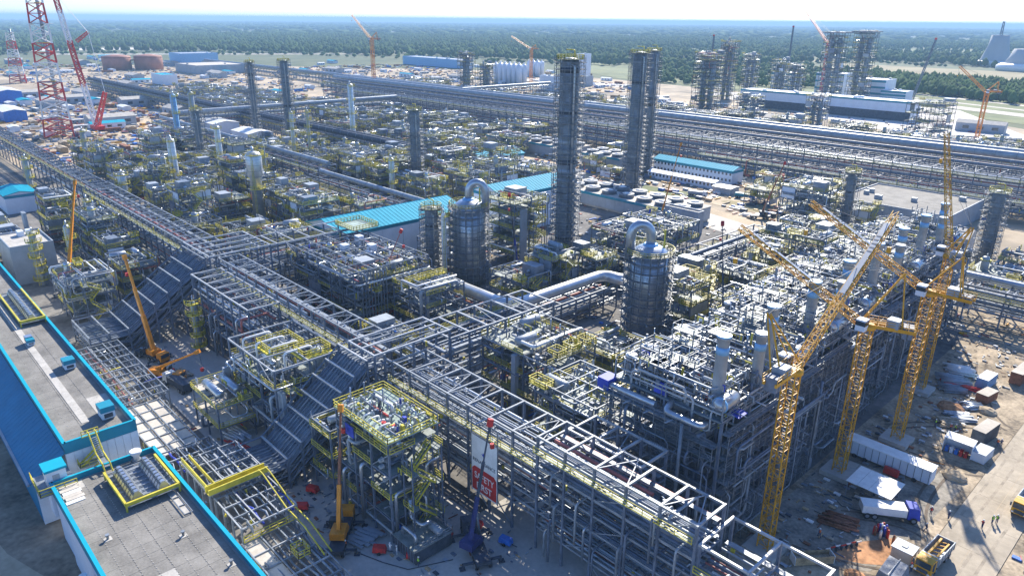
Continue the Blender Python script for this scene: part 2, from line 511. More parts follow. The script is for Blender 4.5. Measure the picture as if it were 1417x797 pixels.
# ------------------------------------------------------------------ the blue-trimmed flat-roofed halls (lower left)
def hall_flat(name, label, X0, X1, Y0, Y1, H, nx, ny, par=0.95, mem="membrane", wallstep=1.15, endpanels=True):
    t = E(name, label, "building", ((X0+X1)/2, (Y0+Y1)/2, 0))
    o = t.location
    core = MB(o).use("panel_white").box(X0+.25, X1-.25, Y0+.25, Y1-.25, 0, H-.12)
    O("wall", core, t)
    O("roof", MB(o).use("seam").box(X0+.2, X1-.2, Y0+.2, Y1-.2, H-.118, H), t)
    sx, sy = (X1-X0-1.2)/nx, (Y1-Y0-1.2)/ny
    for i in range(nx):
        for j in range(ny):
            x, y = X0+.6+sx*(i+.5), Y0+.6+sy*(j+.5)
            q = bpy.data.objects.new("roof_sheet", unit_cube(mem if (i*3+j*5) % 41 else "membrane_pale")); COL.objects.link(q); q.parent = t
            q.matrix_basis = Matrix.LocRotScale(Vector((x-o.x, y-o.y, H+.03)), None, Vector((sx-.035, sy-.06, .06+.012*((i*7+j*3) % 4))))
    dots = MB(o).use("membrane_pale")
    for i in range(nx*4):
        for j in range(1, ny*2):
            x, y = X0+.6+sx*(i+.5)/4, Y0+.6+sy*j/2
            dots.box(x-.06, x+.06, y-.06, y+.06, H+.07, H+.13)
    O("roof_fastener", dots, t, kind="stuff")
    # parapets with a coping
    for (a, b_, c, d_) in ((X0, X1, Y0, Y0+.3), (X0, X1, Y1-.3, Y1), (X0, X0+.3, Y0+.3, Y1-.3), (X1-.3, X1, Y0+.3, Y1-.3)):
        pb = O("parapet", MB(o).use("teal_trim").box(a, b_, c, d_, H-1.1, H+par), t)
        O("coping", MB(o).use("cyan_roof").box(a-.06, b_+.06, c-.1, d_+.14, H+par, H+par+.09), pb)
    pm = MB().use("panel_white").box(-.035, .035, -.5, .5, -.5, .5).mesh("wall_panel")
    hh = H - 1.15
    n = int((Y1-Y0)/wallstep)
    for i in range(n):
        y = Y0 + (i+.5)*(Y1-Y0)/n
        O("wall_panel", pm, t, (X1+.0-o.x-.02, y-o.y, hh/2), sc=(1, (Y1-Y0)/n-.05, hh))
    n = int(min(60, X1-X0)/2.3)
    for s_, y in ((1, Y1), (-1, Y0)):
        for i in range(n):
            x = X1-.1 - (i+.5)*2.3
            O("wall_panel", pm, t, (x-o.x, y-o.y-s_*.02, hh/2), (0, 0, math.pi/2), (1, 2.25, hh))
    return t
hall_near = hall_flat("flat_roofed_hall", "nearer pale hall with grey sheeted flat roof and bright blue parapets beside the street", -120.2, -52, 13.4, 29.2, 9.6, 26, 4)
hall_far = hall_flat("flat_roofed_hall", "taller pale hall with grey flat roof stepping up behind the nearer blue-edged hall", -330, -126.4, 17.2, 28.6, 12.3, 26, 3)
O("roof_walkway", MB(hall_far.location).use("membrane_pale").box(-300, -133, 21.6, 22.9, 12.37, 12.43), hall_far)
# blue roofed shed along the tall hall
t = E("blue_roofed_shed", "long shed with a dark blue sloping metal roof along the tall flat-roofed hall", "building", (-180, 14, 0))
o = t.location
O("wall", MB(o).use("blue_roof").box(-330, -126.5, 12.1, 17.1, 0, 7.6), t)
rf = O("roof", MB(o).use("blue_roof").hexa([(-330, 11.4, 8.0), (-125.9, 11.4, 8.0), (-125.9, 17.1, 11.6), (-330, 17.1, 11.6)],
                                       [(-330, 11.4, 8.2), (-125.9, 11.4, 8.2), (-125.9, 17.1, 11.9), (-330, 17.1, 11.9)]), t)
rib = MB(o).use("blue_roof")
for i in range(150):
    x = -126.2 - i*1.35
    rib.bar((x, 11.4, 8.21), (x, 17.1, 11.91), .08, .03)
O("roof_rib", rib, rf, kind="stuff")
O("gutter", MB(o).use("cladding_matt").bar((-330, 11.2, 8.1), (-125.9, 11.2, 8.1), .35, .3), t)
O("wall", MB(o).use("panel_white").box(-126.45, -125.95, 12.1, 17.1, 0, 7.9), t)

# roof plant on the halls
def fan_bank(name, label, X0, X1, Y0, Y1, z, nx, rows, frame=True, zf=1.3):
    t = E(name, label, "cooling unit", ((X0+X1)/2, (Y0+Y1)/2, z)); o = t.location
    if frame:
        for (p, q) in (((X0, Y0), (X1, Y0)), ((X1, Y0), (X1, Y1)), ((X0, Y1), (X1, Y1))):
            beam("frame_beam", t, (*p, z+zf), (*q, z+zf), .35, "rail_yellow", .55)
        for x in (X0, X1):
            for y in (Y0, Y1):
                beam("leg", t, (x, y, z), (x, y, z+zf), .25, "rail_yellow")
        lo = MB(o).use("galvanised")
        for i in range(9):
            x = X0 + (X1-X0)*i/8; lo.bar((x, Y0, z+zf-.35), (x, Y1, z+zf-.35), .16)
        lo.box(X0, X1, Y0, Y1, z+zf-.62, z+zf-.56)
        O("base_frame", lo, t)
    fm = MB().use("cladding").hexa([(-.42, -.9, 0), (.42, -.9, 0), (.42, .9, 0), (-.42, .9, 0)], [(-.36, -.25, 1.1), (.36, -.25, 1.1), (.36, .25, 1.1), (-.36, .25, 1.1)])
    fm.use("galvanised").box(-.44, .44, -.95, .95, -.35, 0)
    fm.use("dark_steel")
    for k in range(4): fm.box(-.46, .46, -.72+k*.07, -.66+k*.07, .1+k*.22, .2+k*.22)
    fm = fm.mesh("fan_hood")
    for r_ in range(rows):
        y = Y0 + (Y1-Y0)*(r_+.5)/rows
        for i in range(nx):
            x = X0 + .8 + (X1-X0-1.6)*(i+.5)/nx
            O("fan_hood", fm, t, (x-o.x, y-o.y, zf-.1))
    return t
fan_bank("chiller_bank", "two rows of silver fan hoods inside a yellow frame on the nearer hall roof", -116.6, -105.6, 20.4, 28.2, 9.65, 9, 2)
fan_bank("chiller_bank", "silver fan bank with yellow side beams at the far end of the tall hall roof", -214, -189, 23.2, 28.2, 12.4, 18, 1)
def roof_unit(label, x, y, z, sx=2.6, sy=2.2, h=2.6, top="teal_trim"):
    t = E("air_handling_unit", label, "air unit", (x, y, z))
    O("body", MB().use("panel_white").box(-sx/2, sx/2, -sy/2, sy/2, .3, h*.6), t)
    O("hood", MB().use(top).box(-sx/2-.08, sx/2+.08, -sy/2-.08, sy/2+.08, h*.6, h), t)
    O("base", MB().use("galvanised").box(-sx/2+.2, sx/2-.2, -sy/2+.2, sy/2-.2, 0, .3), t)
    O("duct", MB().use("cladding").box(-sx/2-1.6, -sx/2, -.7, .7, .4, 1.7), t)
    O("louvre", MB().use("dark_steel").box(sx/2, sx/2+.06, -sy*.32, sy*.32, .5, h*.5), t)
roof_unit("teal-hooded air unit near the front corner of the tall hall roof", -132.5, 25.6, 12.4)
roof_unit("teal-hooded air unit further back along the tall hall roof", -158.5, 25.8, 12.4, 2.2, 2.0, 2.2)
roof_unit("small teal-hooded vent box far along the tall hall roof", -176.5, 22.6, 12.4, 1.6, 1.4, 1.5)
# stair lobby with blue lid between the halls
t = E("roof_lobby", "small white rooftop lobby with bright blue lid and yellow rails between the halls", "rooftop hut", (-121.5, 14.6, 9.6)); o = t.location
O("wall", MB(o).use("panel_white").box(-123.3, -120.4, 13.2, 16.0, 4.0, 12.3), t)
O("lid", MB(o).use("cyan_roof").box(-123.5, -120.2, 13.0, 16.2, 12.3, 12.7), t)
O("deck", MB(o).use("galvanised").box(-125.6, -118.6, 11.6, 17.0, 9.3, 9.45), t)
O("handrail", MB(o).use("rail_yellow").rail([(-125.5, 11.7, 9.45), (-118.7, 11.7, 9.45), (-118.7, 16.9, 9.45)], 1.2, w=.12), t)
O("door", MB(o).use("grey_panel").box(-120.42, -120.34, 14, 15.0, 9.5, 11.6), t)
# yellow stair from hall to hall
t = E("roof_stair", "yellow steel stair linking the tall hall wall to the nearer roof", "stair", (-123.5, 21.5, 9)); o = t.location
for (a, b_) in (((-126, 20.0, 13.3), (-126, 22.6, 13.3)),):
    O("handrail", MB(o).use("rail_yellow").rail([a, b_], 1.2, w=.13), t)
for y in (20.9, 22.0):
    O("stringer", MB(o).use("rail_yellow").tube([(-126.2, y, 14.3), (-125.2, y, 14.3), (-122.6, y, 11.6), (-119.2, y, 11.2), (-118.2, y, 9.9)], .12, 6, smooth=False), t)
trd = MB(o).use("galvanised")
for i in range(12):
    k = i/11; trd.box(-125.2+2.6*k-.14, -125.2+2.6*k+.14, 20.9, 22.0, 13.2-2.7*k-.05, 13.2-2.7*k)
trd.box(-122.6, -119.2, 20.9, 22.0, 10.4, 10.5)
O("tread", trd, t)
lg = MB(o).use("rail_yellow")
for i in range(3):
    z = 3 + i*2.9
    lg.rail([(-125.9, 18.6, z), (-124.2, 18.6, z), (-124.2, 22.6, z)], 1.1, 1.2, w=.11)
    lg.bar((-125.8, 18.8, z), (-125.8, 22.4, z+2.6), .25); lg.bar((-124.6, 18.8, z), (-124.6, 22.4, z+2.6), .25)
lg.use("galvanised").box(-126, -124.1, 18.5, 22.7, 8.8, 8.92)
O("lower_flight", lg, t)
for i, (x, y) in enumerate(((-88, 17.5), (-94.5, 24.6), (-80.5, 22), (-101, 16.4), (-73, 18), (-84, 27.2))):
    t = E("roof_drain", "small round grey vent pipe on the nearer hall roof, "+["first", "second", "third", "fourth", "fifth", "sixth"][i]+" of six", "roof vent", (x, y, 9.66), 0, "vent pipes on the nearer roof")
    O("vent_pipe", MB().use("galvanised").lathe([(.18, 0), (.18, .7), (.3, .72), (.3, .85)], 8), t); O("flashing", MB().use("membrane_pale").box(-.5, .5, -.5, .5, 0, .07), t)
# pale paving and a white wind cowl on the nearer roof, a roof hatch frame lying flat
t = E("roof_cowl", "white wind cowl on the rear corner of the nearer hall roof", "roof vent", (-119.2, 26.0, 9.66))
O("cowl", MB().use("white_paint").lathe([(.5, 0), (.45, .8), (1.0, 1.6), (.9, 1.9)], 10), t)
O("curb", MB().use("galvanised").box(-.7, .7, -.7, .7, 0, .25), t)
t = E("skylight_frame", "long narrow skylight frame on the nearer roof beside the street parapet", "skylight", (-102.5, 27.0, 9.66)); o = t.location
for y in (26.4, 27.6): beam("side_rail", t, (-106.5, y, 9.95), (-98.8, y, 9.95), .12, "galvanised")
for i in range(4): beam("cross_rail", t, (-106.5+i*2.55, 26.4, 9.95), (-106.5+i*2.55, 27.6, 9.95), .1, "galvanised")
for i in range(3): O("pane", MB(o).use("membrane_pale").box(-106.3+i*2.55, -104.1+i*2.55, 26.55, 27.45, 9.68, 9.8), t)
t = E("paving_stack", "row of pale paving boards on the nearer roof below the blue-lidded lobby", "boards", (-116.5, 15.4, 9.66)); o = t.location
for i in range(7):
    O("board", unit_cube("pale_concrete" if i % 3 else "white_paint"), t, (-3+i*.95, (i % 2)*.2, .08+(i % 3)*.03), sc=(.85, 2.6, .12))
t = E("exhaust_pipe", "curved white exhaust cowl on the outer wall of the nearer hall", "exhaust", (-97, 12.9, 7))
O("cowl", MB().use("white_paint").tube(elbow([(0, .5, 0), (0, -1.0, 0), (0, -1.0, 1.6)], .7), .55, 12), t)

# ------------------------------------------------------------------ pipe racks
PIPE_MATS = ["galvanised"] * 4 + ["cladding"] * 4 + ["cladding_matt"] * 4 + ["primer_steel"] * 3 + ["white_paint"] + ["pipe_red"]
def rack(label, axis, a0, a1, c0, c1, levels, ztop, step=6.0, npipes=7, seed=1, detail=2, top="bright_steel", steel="primer_steel",
         post=.36, rmax=.32, walk=True, brace=True, name="pipe_rack", group=None, side_rail=True, tray=True, big=None):
    rn = random.Random(seed)
    P = (lambda a, c, z: (a, c, z)) if axis == 'X' else (lambda a, c, z: (c, a, z))
    if a0 > a1: a0, a1 = a1, a0
    cx = P((a0+a1)/2, (c0+c1)/2, 0)
    t = E(name, label, "pipe rack", cx, 0, group); o = t.location
    n = max(1, round((a1-a0)/step)); st = (a1-a0)/n
    fr = MB(o).use(steel); tp = MB(o).use(top)
    ncol = 2 if c1-c0 < 12 else 3
    for i in range(n+1):
        a = a0+st*i
        for k in range(ncol):
            c = c0+(c1-c0)*k/(ncol-1)
            if detail >= 2: beam("post", t, P(a, c, 0), P(a, c, ztop), post, steel)
            else: fr.bar(P(a, c, 0), P(a, c, ztop), post)
        for z in levels:
            if detail >= 2: beam("cross_beam", t, P(a, c0, z), P(a, c1, z), .24, steel, .36)
            else: fr.bar(P(a, c0, z), P(a, c1, z), .3, .45)
        if detail >= 2: beam("top_beam", t, P(a, c0-.2, ztop), P(a, c1+.2, ztop), .32, top, .34)
        else: tp.bar(P(a, c0-.2, ztop), P(a, c1+.2, ztop), .38, .4)
    if detail >= 2:
        for i in range(n):
            for c in (c0, c1):
                beam("top_stringer", t, P(a0+st*i+.2, c, ztop), P(a0+st*(i+1)-.2, c, ztop), .29, top, .34)
        for z in levels:
            for c in (c0, c1): beam("stringer", t, P(a0, c, z+.28), P(a1, c, z+.28), .22, "galvanised", .32)
    else:
        for c in (c0, c1):
            tp.bar(P(a0, c, ztop+.01), P(a1, c, ztop+.01), .34, .36)
            for z in levels: fr.bar(P(a0, c, z+.28), P(a1, c, z+.28), .22, .32)
    if brace:
        br = MB(o).use("galvanised")
        for i in range(n):
            a, b_ = a0+st*i, a0+st*(i+1)
            for c in (c0, c1):
                if rn.random() < .3:
                    z0, z1 = 0.3, levels[0]
                    br.bar(P(a, c, z0), P(b_, c, z1), .16); br.bar(P(b_, c, z0), P(a, c, z1), .16)
            if rn.random() < .5:
                br.bar(P(a, c0, ztop), P((a+b_)/2, c1, ztop), .14)
                br.bar(P((a+b_)/2, c1, ztop), P(b_, c0, ztop), .14)
            zs = list(levels)+[ztop]
            for c in (c0, c1):
                for z in zs[1:]:
                    if rn.random() < .2: br.bar(P(a, c, zs[zs.index(z)-1]), P(b_, c, z), .13)
        if br.v: O("bracing", br, t, kind="stuff")
    if fr.v: O("steel_frame", fr, t, kind="stuff")
    if tp.v: O("top_frame", tp, t)
    for li, z in enumerate(levels):
        w_ = c1-c0; c = c0+.5
        cnt = 0
        while c < c1-.4 and cnt < npipes:
            r = rn.choice([.1, .14, .18, .22, .28, rmax])
            gap = rn.uniform(.12, max(.2, (w_/npipes)*1.2-r))
            if rn.random() < .86:
                m_ = rn.choice(PIPE_MATS)
                e0, e1 = (0 if rn.random() < .8 else rn.uniform(0, (a1-a0)*.4)), (0 if rn.random() < .8 else rn.uniform(0, (a1-a0)*.4))
                pipe("pipe", t, P(a0+e0, c+r, z+.25+r), P(a1-e1, c+r, z+.25+r), r, m_, 8)
                if r > .16 and rn.random() < .5 and detail >= 1:
                    # a drop out of the rack
                    a = rn.uniform(a0+2, a1-2); out = c0-rn.uniform(.6, 1.6) if rn.random() < .7 else c1+rn.uniform(.6, 1.6)
                    O("branch_pipe", MB(o).use(m_).tube(elbow([P(a, c+r, z+.3+r), P(a, c+r, z+1.1), P(a, out, z+1.1), P(a, out, max(.5, z-rn.uniform(3, 9)))], .7), max(.14, r*.8), 7), t)
            c += 2*r+gap; cnt += 1
        if tray and rn.random() < .7:
            cc = c1-1.1
            O("cable_tray", MB(o).use("galvanised").box(*_bx(P(a0, cc-.4, z+.9), P(a1, cc+.4, z+1.0))), t)
    if walk:
        z = levels[-1]+.5
        d = MB(o).use("grating").box(*_bx(P(a0, c0-1.05, z), P(a1, c0-.25, z+.06)))
        wk = O("walkway", d, t)
        O("handrail", MB(o).use("rail_yellow").rail([P(a0, c0-1.02, z+.06), P(a1, c0-1.02, z+.06)], 1.1, 2.5, .1), wk)
    # valves, supports, shoes: too small to pick apart singly
    fi = MB(o)
    for i in range(int((a1-a0)*1.6)):
        a = rn.uniform(a0, a1); c = rn.uniform(c0+.3, c1-.3); z = rn.choice(levels)+.3
        fi.use(rn.choice(["galvanised", "cladding", "bright_steel", "primer_steel", "rail_yellow"]))
        s_ = rn.uniform(.12, .32)
        q0 = P(a-s_, c-s_*.6, z); q1 = P(a+s_, c+s_*.6, z+rn.uniform(.4, 1.2)); fi.box(*_bx(q0, q1))
    O("pipe_fittings", fi, t, kind="stuff")
    return t
def _bx(p, q): return (p[0], q[0], p[1], q[1], p[2], q[2])

def sloped_rack(label, X0, X1, prof, seed, npipes=9, lower=2, cross=4.5, end_top="bright_steel"):
    """a rack whose pipes ride down an incline; prof: (y, z) points"""
    rn = random.Random(seed)
    t = E("inclined_pipe_rack", label, "pipe rack", ((X0+X1)/2, prof[0][0], 0)); o = t.location
    ln = lambda x, dz: [(x, y, z+dz) for y, z in prof]
    for k in range(npipes):
        x = X0+.7+(X1-X0-1.4)*k/(npipes-1)
        r = rn.choice([.12, .16, .2, .26])
        O("pipe", MB(o).use(rn.choice(["primer_steel", "galvanised", "primer_steel", "primer_steel", "column_shell", "galvanised"])).tube(elbow(ln(x, .25+r), .5, 2), r, 8), t)
    for lv in range(1, lower+1):
        for k in range(npipes-2):
            x = X0+.7+(X1-X0-1.4)*k/(npipes-3)
            O("pipe", MB(o).use(rn.choice(["primer_steel", "galvanised", "dark_steel"])).tube(elbow(ln(x, .2-lv*1.7), .5, 2), rn.choice([.14, .2, .26]), 8), t)
    for x in (X0, X1):
        for dz in (.0, 1.5, -1.7, -3.4):
            if dz < -1.7*lower: continue
            O("stringer", MB(o).use("primer_steel").tube(ln(x, dz), .2, 4, smooth=False), t)
    for (a, b_) in zip(prof[:-1], prof[1:]):
        O("gap_shade_sheet", MB(o).use("column_shell").hexa([(X0, a[0], a[1]-.12), (X1, a[0], a[1]-.12), (X1, b_[0], b_[1]-.12), (X0, b_[0], b_[1]-.12)], [(X0, a[0], a[1]-.04), (X1, a[0], a[1]-.04), (X1, b_[0], b_[1]-.04), (X0, b_[0], b_[1]-.04)]), t)  # dark sheet added under the pipes to make the gaps look shaded
    # cross beams at even steps, posts under them
    dist = 0; pos = []
    for (a, b_) in zip(prof[:-1], prof[1:]):
        L = math.hypot(b_[0]-a[0], b_[1]-a[1]); n = max(1, round(L/cross))
        for i in range(n): pos.append((a[0]+(b_[0]-a[0])*i/n, a[1]+(b_[1]-a[1])*i/n))
    pos.append(prof[-1])
    for i, (y, z) in enumerate(pos):
        beam("top_beam", t, (X0-.15, y, z+1.6), (X1+.15, y, z+1.6), .34, end_top, .3)
        for lv in range(lower+1): beam("cross_beam", t, (X0, y, z-lv*1.7), (X1, y, z-lv*1.7), .26, "primer_steel", .36)
        if z > 1:
            for x in (X0, X1): beam("post", t, (x, y, 0), (x, y, z+1.6), .4, "primer_steel")
            if z > 6: 
                for zz in np.arange(4.5, z-3.4, 4.5): beam("tie_beam", t, (X0, y, zz), (X1, y, zz), .24, "primer_steel")
    br = MB(o).use("galvanised")
    for (a, b_) in zip(pos[:-1], pos[1:]):
        for x in (X0, X1):
            zz = 0.2
            while zz < max(a[1], b_[1])-4:
                br.bar((x, a[0], zz), (x, b_[0], min(zz+4.5, b_[1])), .15); br.bar((x, a[0], min(zz+4.5, max(a[1], zz+1))), (x, b_[0], min(zz+4.5, max(b_[1], zz+1))), .2); zz += 4.5
    if br.v: O("bracing", br, t, kind="stuff")
    return t

# ------------------------------------------------------------------ process structures
def drum_mesh(r, L, mname, axis='x'):
    return MB().use(mname).lathe([(r*.35, -L/2-r*.45), (r*.8, -L/2-r*.22), (r, -L/2), (r, L/2), (r*.8, L/2+r*.22), (r*.35, L/2+r*.45)], 12, axis=axis).mesh("drum")
DRUMS = [drum_mesh(1.1, 5, "cladding"), drum_mesh(.9, 4.5, "cladding_matt"), drum_mesh(1.3, 6, "cladding_matt"), drum_mesh(.8, 6, "cladding")]
def exch_mesh(mname):
    b = MB().use(mname)
    for z in (0, 1.5):
        b.lathe([(.3, -3.3), (.5, -3.1), (.5, -2.5), (.62, -2.48), (.62, -2.3), (.48, -2.28), (.48, 2.3), (.62, 2.32), (.62, 2.5), (.5, 2.52), (.4, 3.1)], 10, (0, 0, z+.7), 'x')
    b.use("galvanised")
    for x in (-1.7, 1.7): b.box(x-.15, x+.15, -.5, .5, 0, .6); b.box(x-.15, x+.15, -.4, .4, 1.0, 2.0)
    return b.mesh("exchanger")
EXCH = [exch_mesh("cladding"), exch_mesh("cladding_matt"), exch_mesh("galvanised")]
def vess_mesh(r, h, mname):
    b = MB().use(mname).lathe([(r*.5, 0), (r, .5), (r, h-.5), (r*.75, h-.15), (r*.25, h)], 12)
    b.lathe([(r*1.06, h*.45), (r*1.06, h*.45+.2)], 12)
    b.use("rail_yellow").lathe([(r*1.5, h*.8), (r*1.5, h*.8+.15)], 8)
    b.use("galvanised").tube(elbow([(0, 0, h), (0, 0, h+.8), (r+.5, 0, h+.8), (r+.5, 0, 1)], .5), .14, 6)
    return b.mesh("vessel")
VESS = [vess_mesh(.9, 5.5, "cladding"), vess_mesh(1.2, 7, "cladding_matt"), vess_mesh(.7, 4.2, "galvanised")]
def fin_mesh():
    b = MB().use("galvanised").box(-2.6, 2.6, -4, 4, 0, .9)
    b.use("cladding").box(-2.7, 2.7, -4.1, 4.1, .9, 1.1)
    for y in (-2, 2): b.use("cladding_matt").lathe([(1.9, 1.1), (1.7, 1.8)], 14, (0, y, 0)); b.use("dark_steel").lathe([(1.5, 1.81), (1.5, 1.83)], 14, (0, y, 0)); b.use("galvanised").bar((-1.5, y, 1.9), (1.5, y, 1.9), .16)
    return b.mesh("air_cooler")
FIN = fin_mesh()
def skid_mesh():
    b = MB().use("galvanised").box(-1.6, 1.6, -1, 1, 0, .25)
    b.use("cladding").lathe([(.2, -1), (.42, -.9), (.42, .5), (.2, .6)], 8, (0, 0, .85), 'x'); b.use("blue_paint").lathe([(.3, .6), (.34, 1.3), (.2, 1.4)], 8, (0, 0, .85), 'x')
    b.use("white_paint").box(-1.5, -1.1, .3, .9, .25, 1.7)
    return b.mesh("pump")
PUMP = skid_mesh()

def walk_pipe(rn, X0, X1, Y0, Y1, z0, z1, n=5):
    p = [rn.uniform(X0, X1), rn.uniform(Y0, Y1), rn.uniform(z0, z1)]
    pts = [tuple(p)]; last = None
    for _ in range(n):
        ax = rn.choice([k for k in (0, 1, 2) if k != last]); last = ax
        lo, hi = ((X0, X1), (Y0, Y1), (z0, z1))[ax]
        q = rn.uniform(lo, hi)
        if abs(q-p[ax]) < 1.2: q = hi if p[ax] < (lo+hi)/2 else lo
        p[ax] = q; pts.append(tuple(p))
    return pts
def fittings(mb, rn, X0, X1, Y0, Y1, zs, n, bright=.4):
    for _ in range(n):
        x, y, z = rn.uniform(X0, X1), rn.uniform(Y0, Y1), rn.choice(zs)
        mb.use(rn.choices(["bright_steel", "galvanised", "cladding", "rail_yellow", "primer_steel", "white_paint", "red_paint", "deep_blue"], [bright*1.4, 3, 1.8, 1.5, 2.4, bright*.6, .07, .08])[0])
        k = rn.random()
        if k < .4:
            s_ = rn.uniform(.12, .4); mb.box(x-s_, x+s_, y-s_*.7, y+s_*.7, z, z+rn.uniform(.3, 1.6))
        elif k < .75:
            L = rn.uniform(.8, 4); d = rn.choice([(L, 0, 0), (0, L, 0), (0, 0, min(L, 2.2))]); zz = z+rn.uniform(.2, 1.6)
            mb.tube([(x, y, zz), (x+d[0], y+d[1], zz+d[2])], rn.uniform(.06, .2), 5)
        else:
            L = rn.uniform(.6, 2); zz = z+rn.uniform(.3, 1.2); r = rn.uniform(.07, .16)
            mb.tube([(x, y, zz), (x, y, zz+.8), (x+L, y, zz+.8), (x+L, y, zz-.2)], r, 5, caps=False)

def stair_part(t, o, x, y, z0, z1, dirv=(0, 1), run=3.2, w_=1.0, rail="rail_yellow"):
    """zig-zag stair tower"""
    s = MB(o); z = z0; k = 1
    dx, dy = dirv; px, py = -dy, dx
    while z < z1-.5:
        h = min(3.2, z1-z)
        a = Vector((x-dx*run/2*k, y-dy*run/2*k, z)); b_ = Vector((x+dx*run/2*k, y+dy*run/2*k, z+h))
        off = Vector((px, py, 0))*(w_*.55*k)
        s.use(rail)
        for e in (-w_/2, w_/2):
            q = Vector((px, py, 0))*e+off
            s.bar(a+q, b_+q, .12, .3); s.bar(a+q+Vector((0, 0, 1)), b_+q+Vector((0, 0, 1)), .09)
            s.bar(a+q, a+q+Vector((0, 0, 1)), .08); s.bar(b_+q, b_+q+Vector((0, 0, 1)), .08)
        s.use("grating")
        for i in range(5):
            c = a.lerp(b_, (i+.5)/5)+off
            s.box(c.x-.4-abs(dx)*.1, c.x+.4+abs(dx)*.1, c.y-.4-abs(dy)*.1, c.y+.4+abs(dy)*.1, c.z-.03, c.z+.03)
        lp = b_+Vector((dx, dy, 0))*(.7*k)
        s.box(lp.x-.7-abs(px)*.7, lp.x+.7+abs(px)*.7, lp.y-.7-abs(py)*.7, lp.y+.7+abs(py)*.7, lp.z-.06, lp.z)
        s.use(rail).rail([(lp.x+dx*.7*k-px*1.3, lp.y+dy*.7*k-py*1.3, lp.z), (lp.x+dx*.7*k+px*1.3, lp.y+dy*.7*k+py*1.3, lp.z)], 1.1, 1.5, .09)
        z += h; k = -k
    s.use("primer_steel")
    for ex in (-1, 1):
        for ey in (-1, 1):
            c = Vector((x, y, 0))+Vector((dx, dy, 0))*(run/2+1.2)*ex+Vector((px, py, 0))*1.2*ey
            s.bar((c.x, c.y, z0), (c.x, c.y, z1), .2)
    return O("stair", s, t)

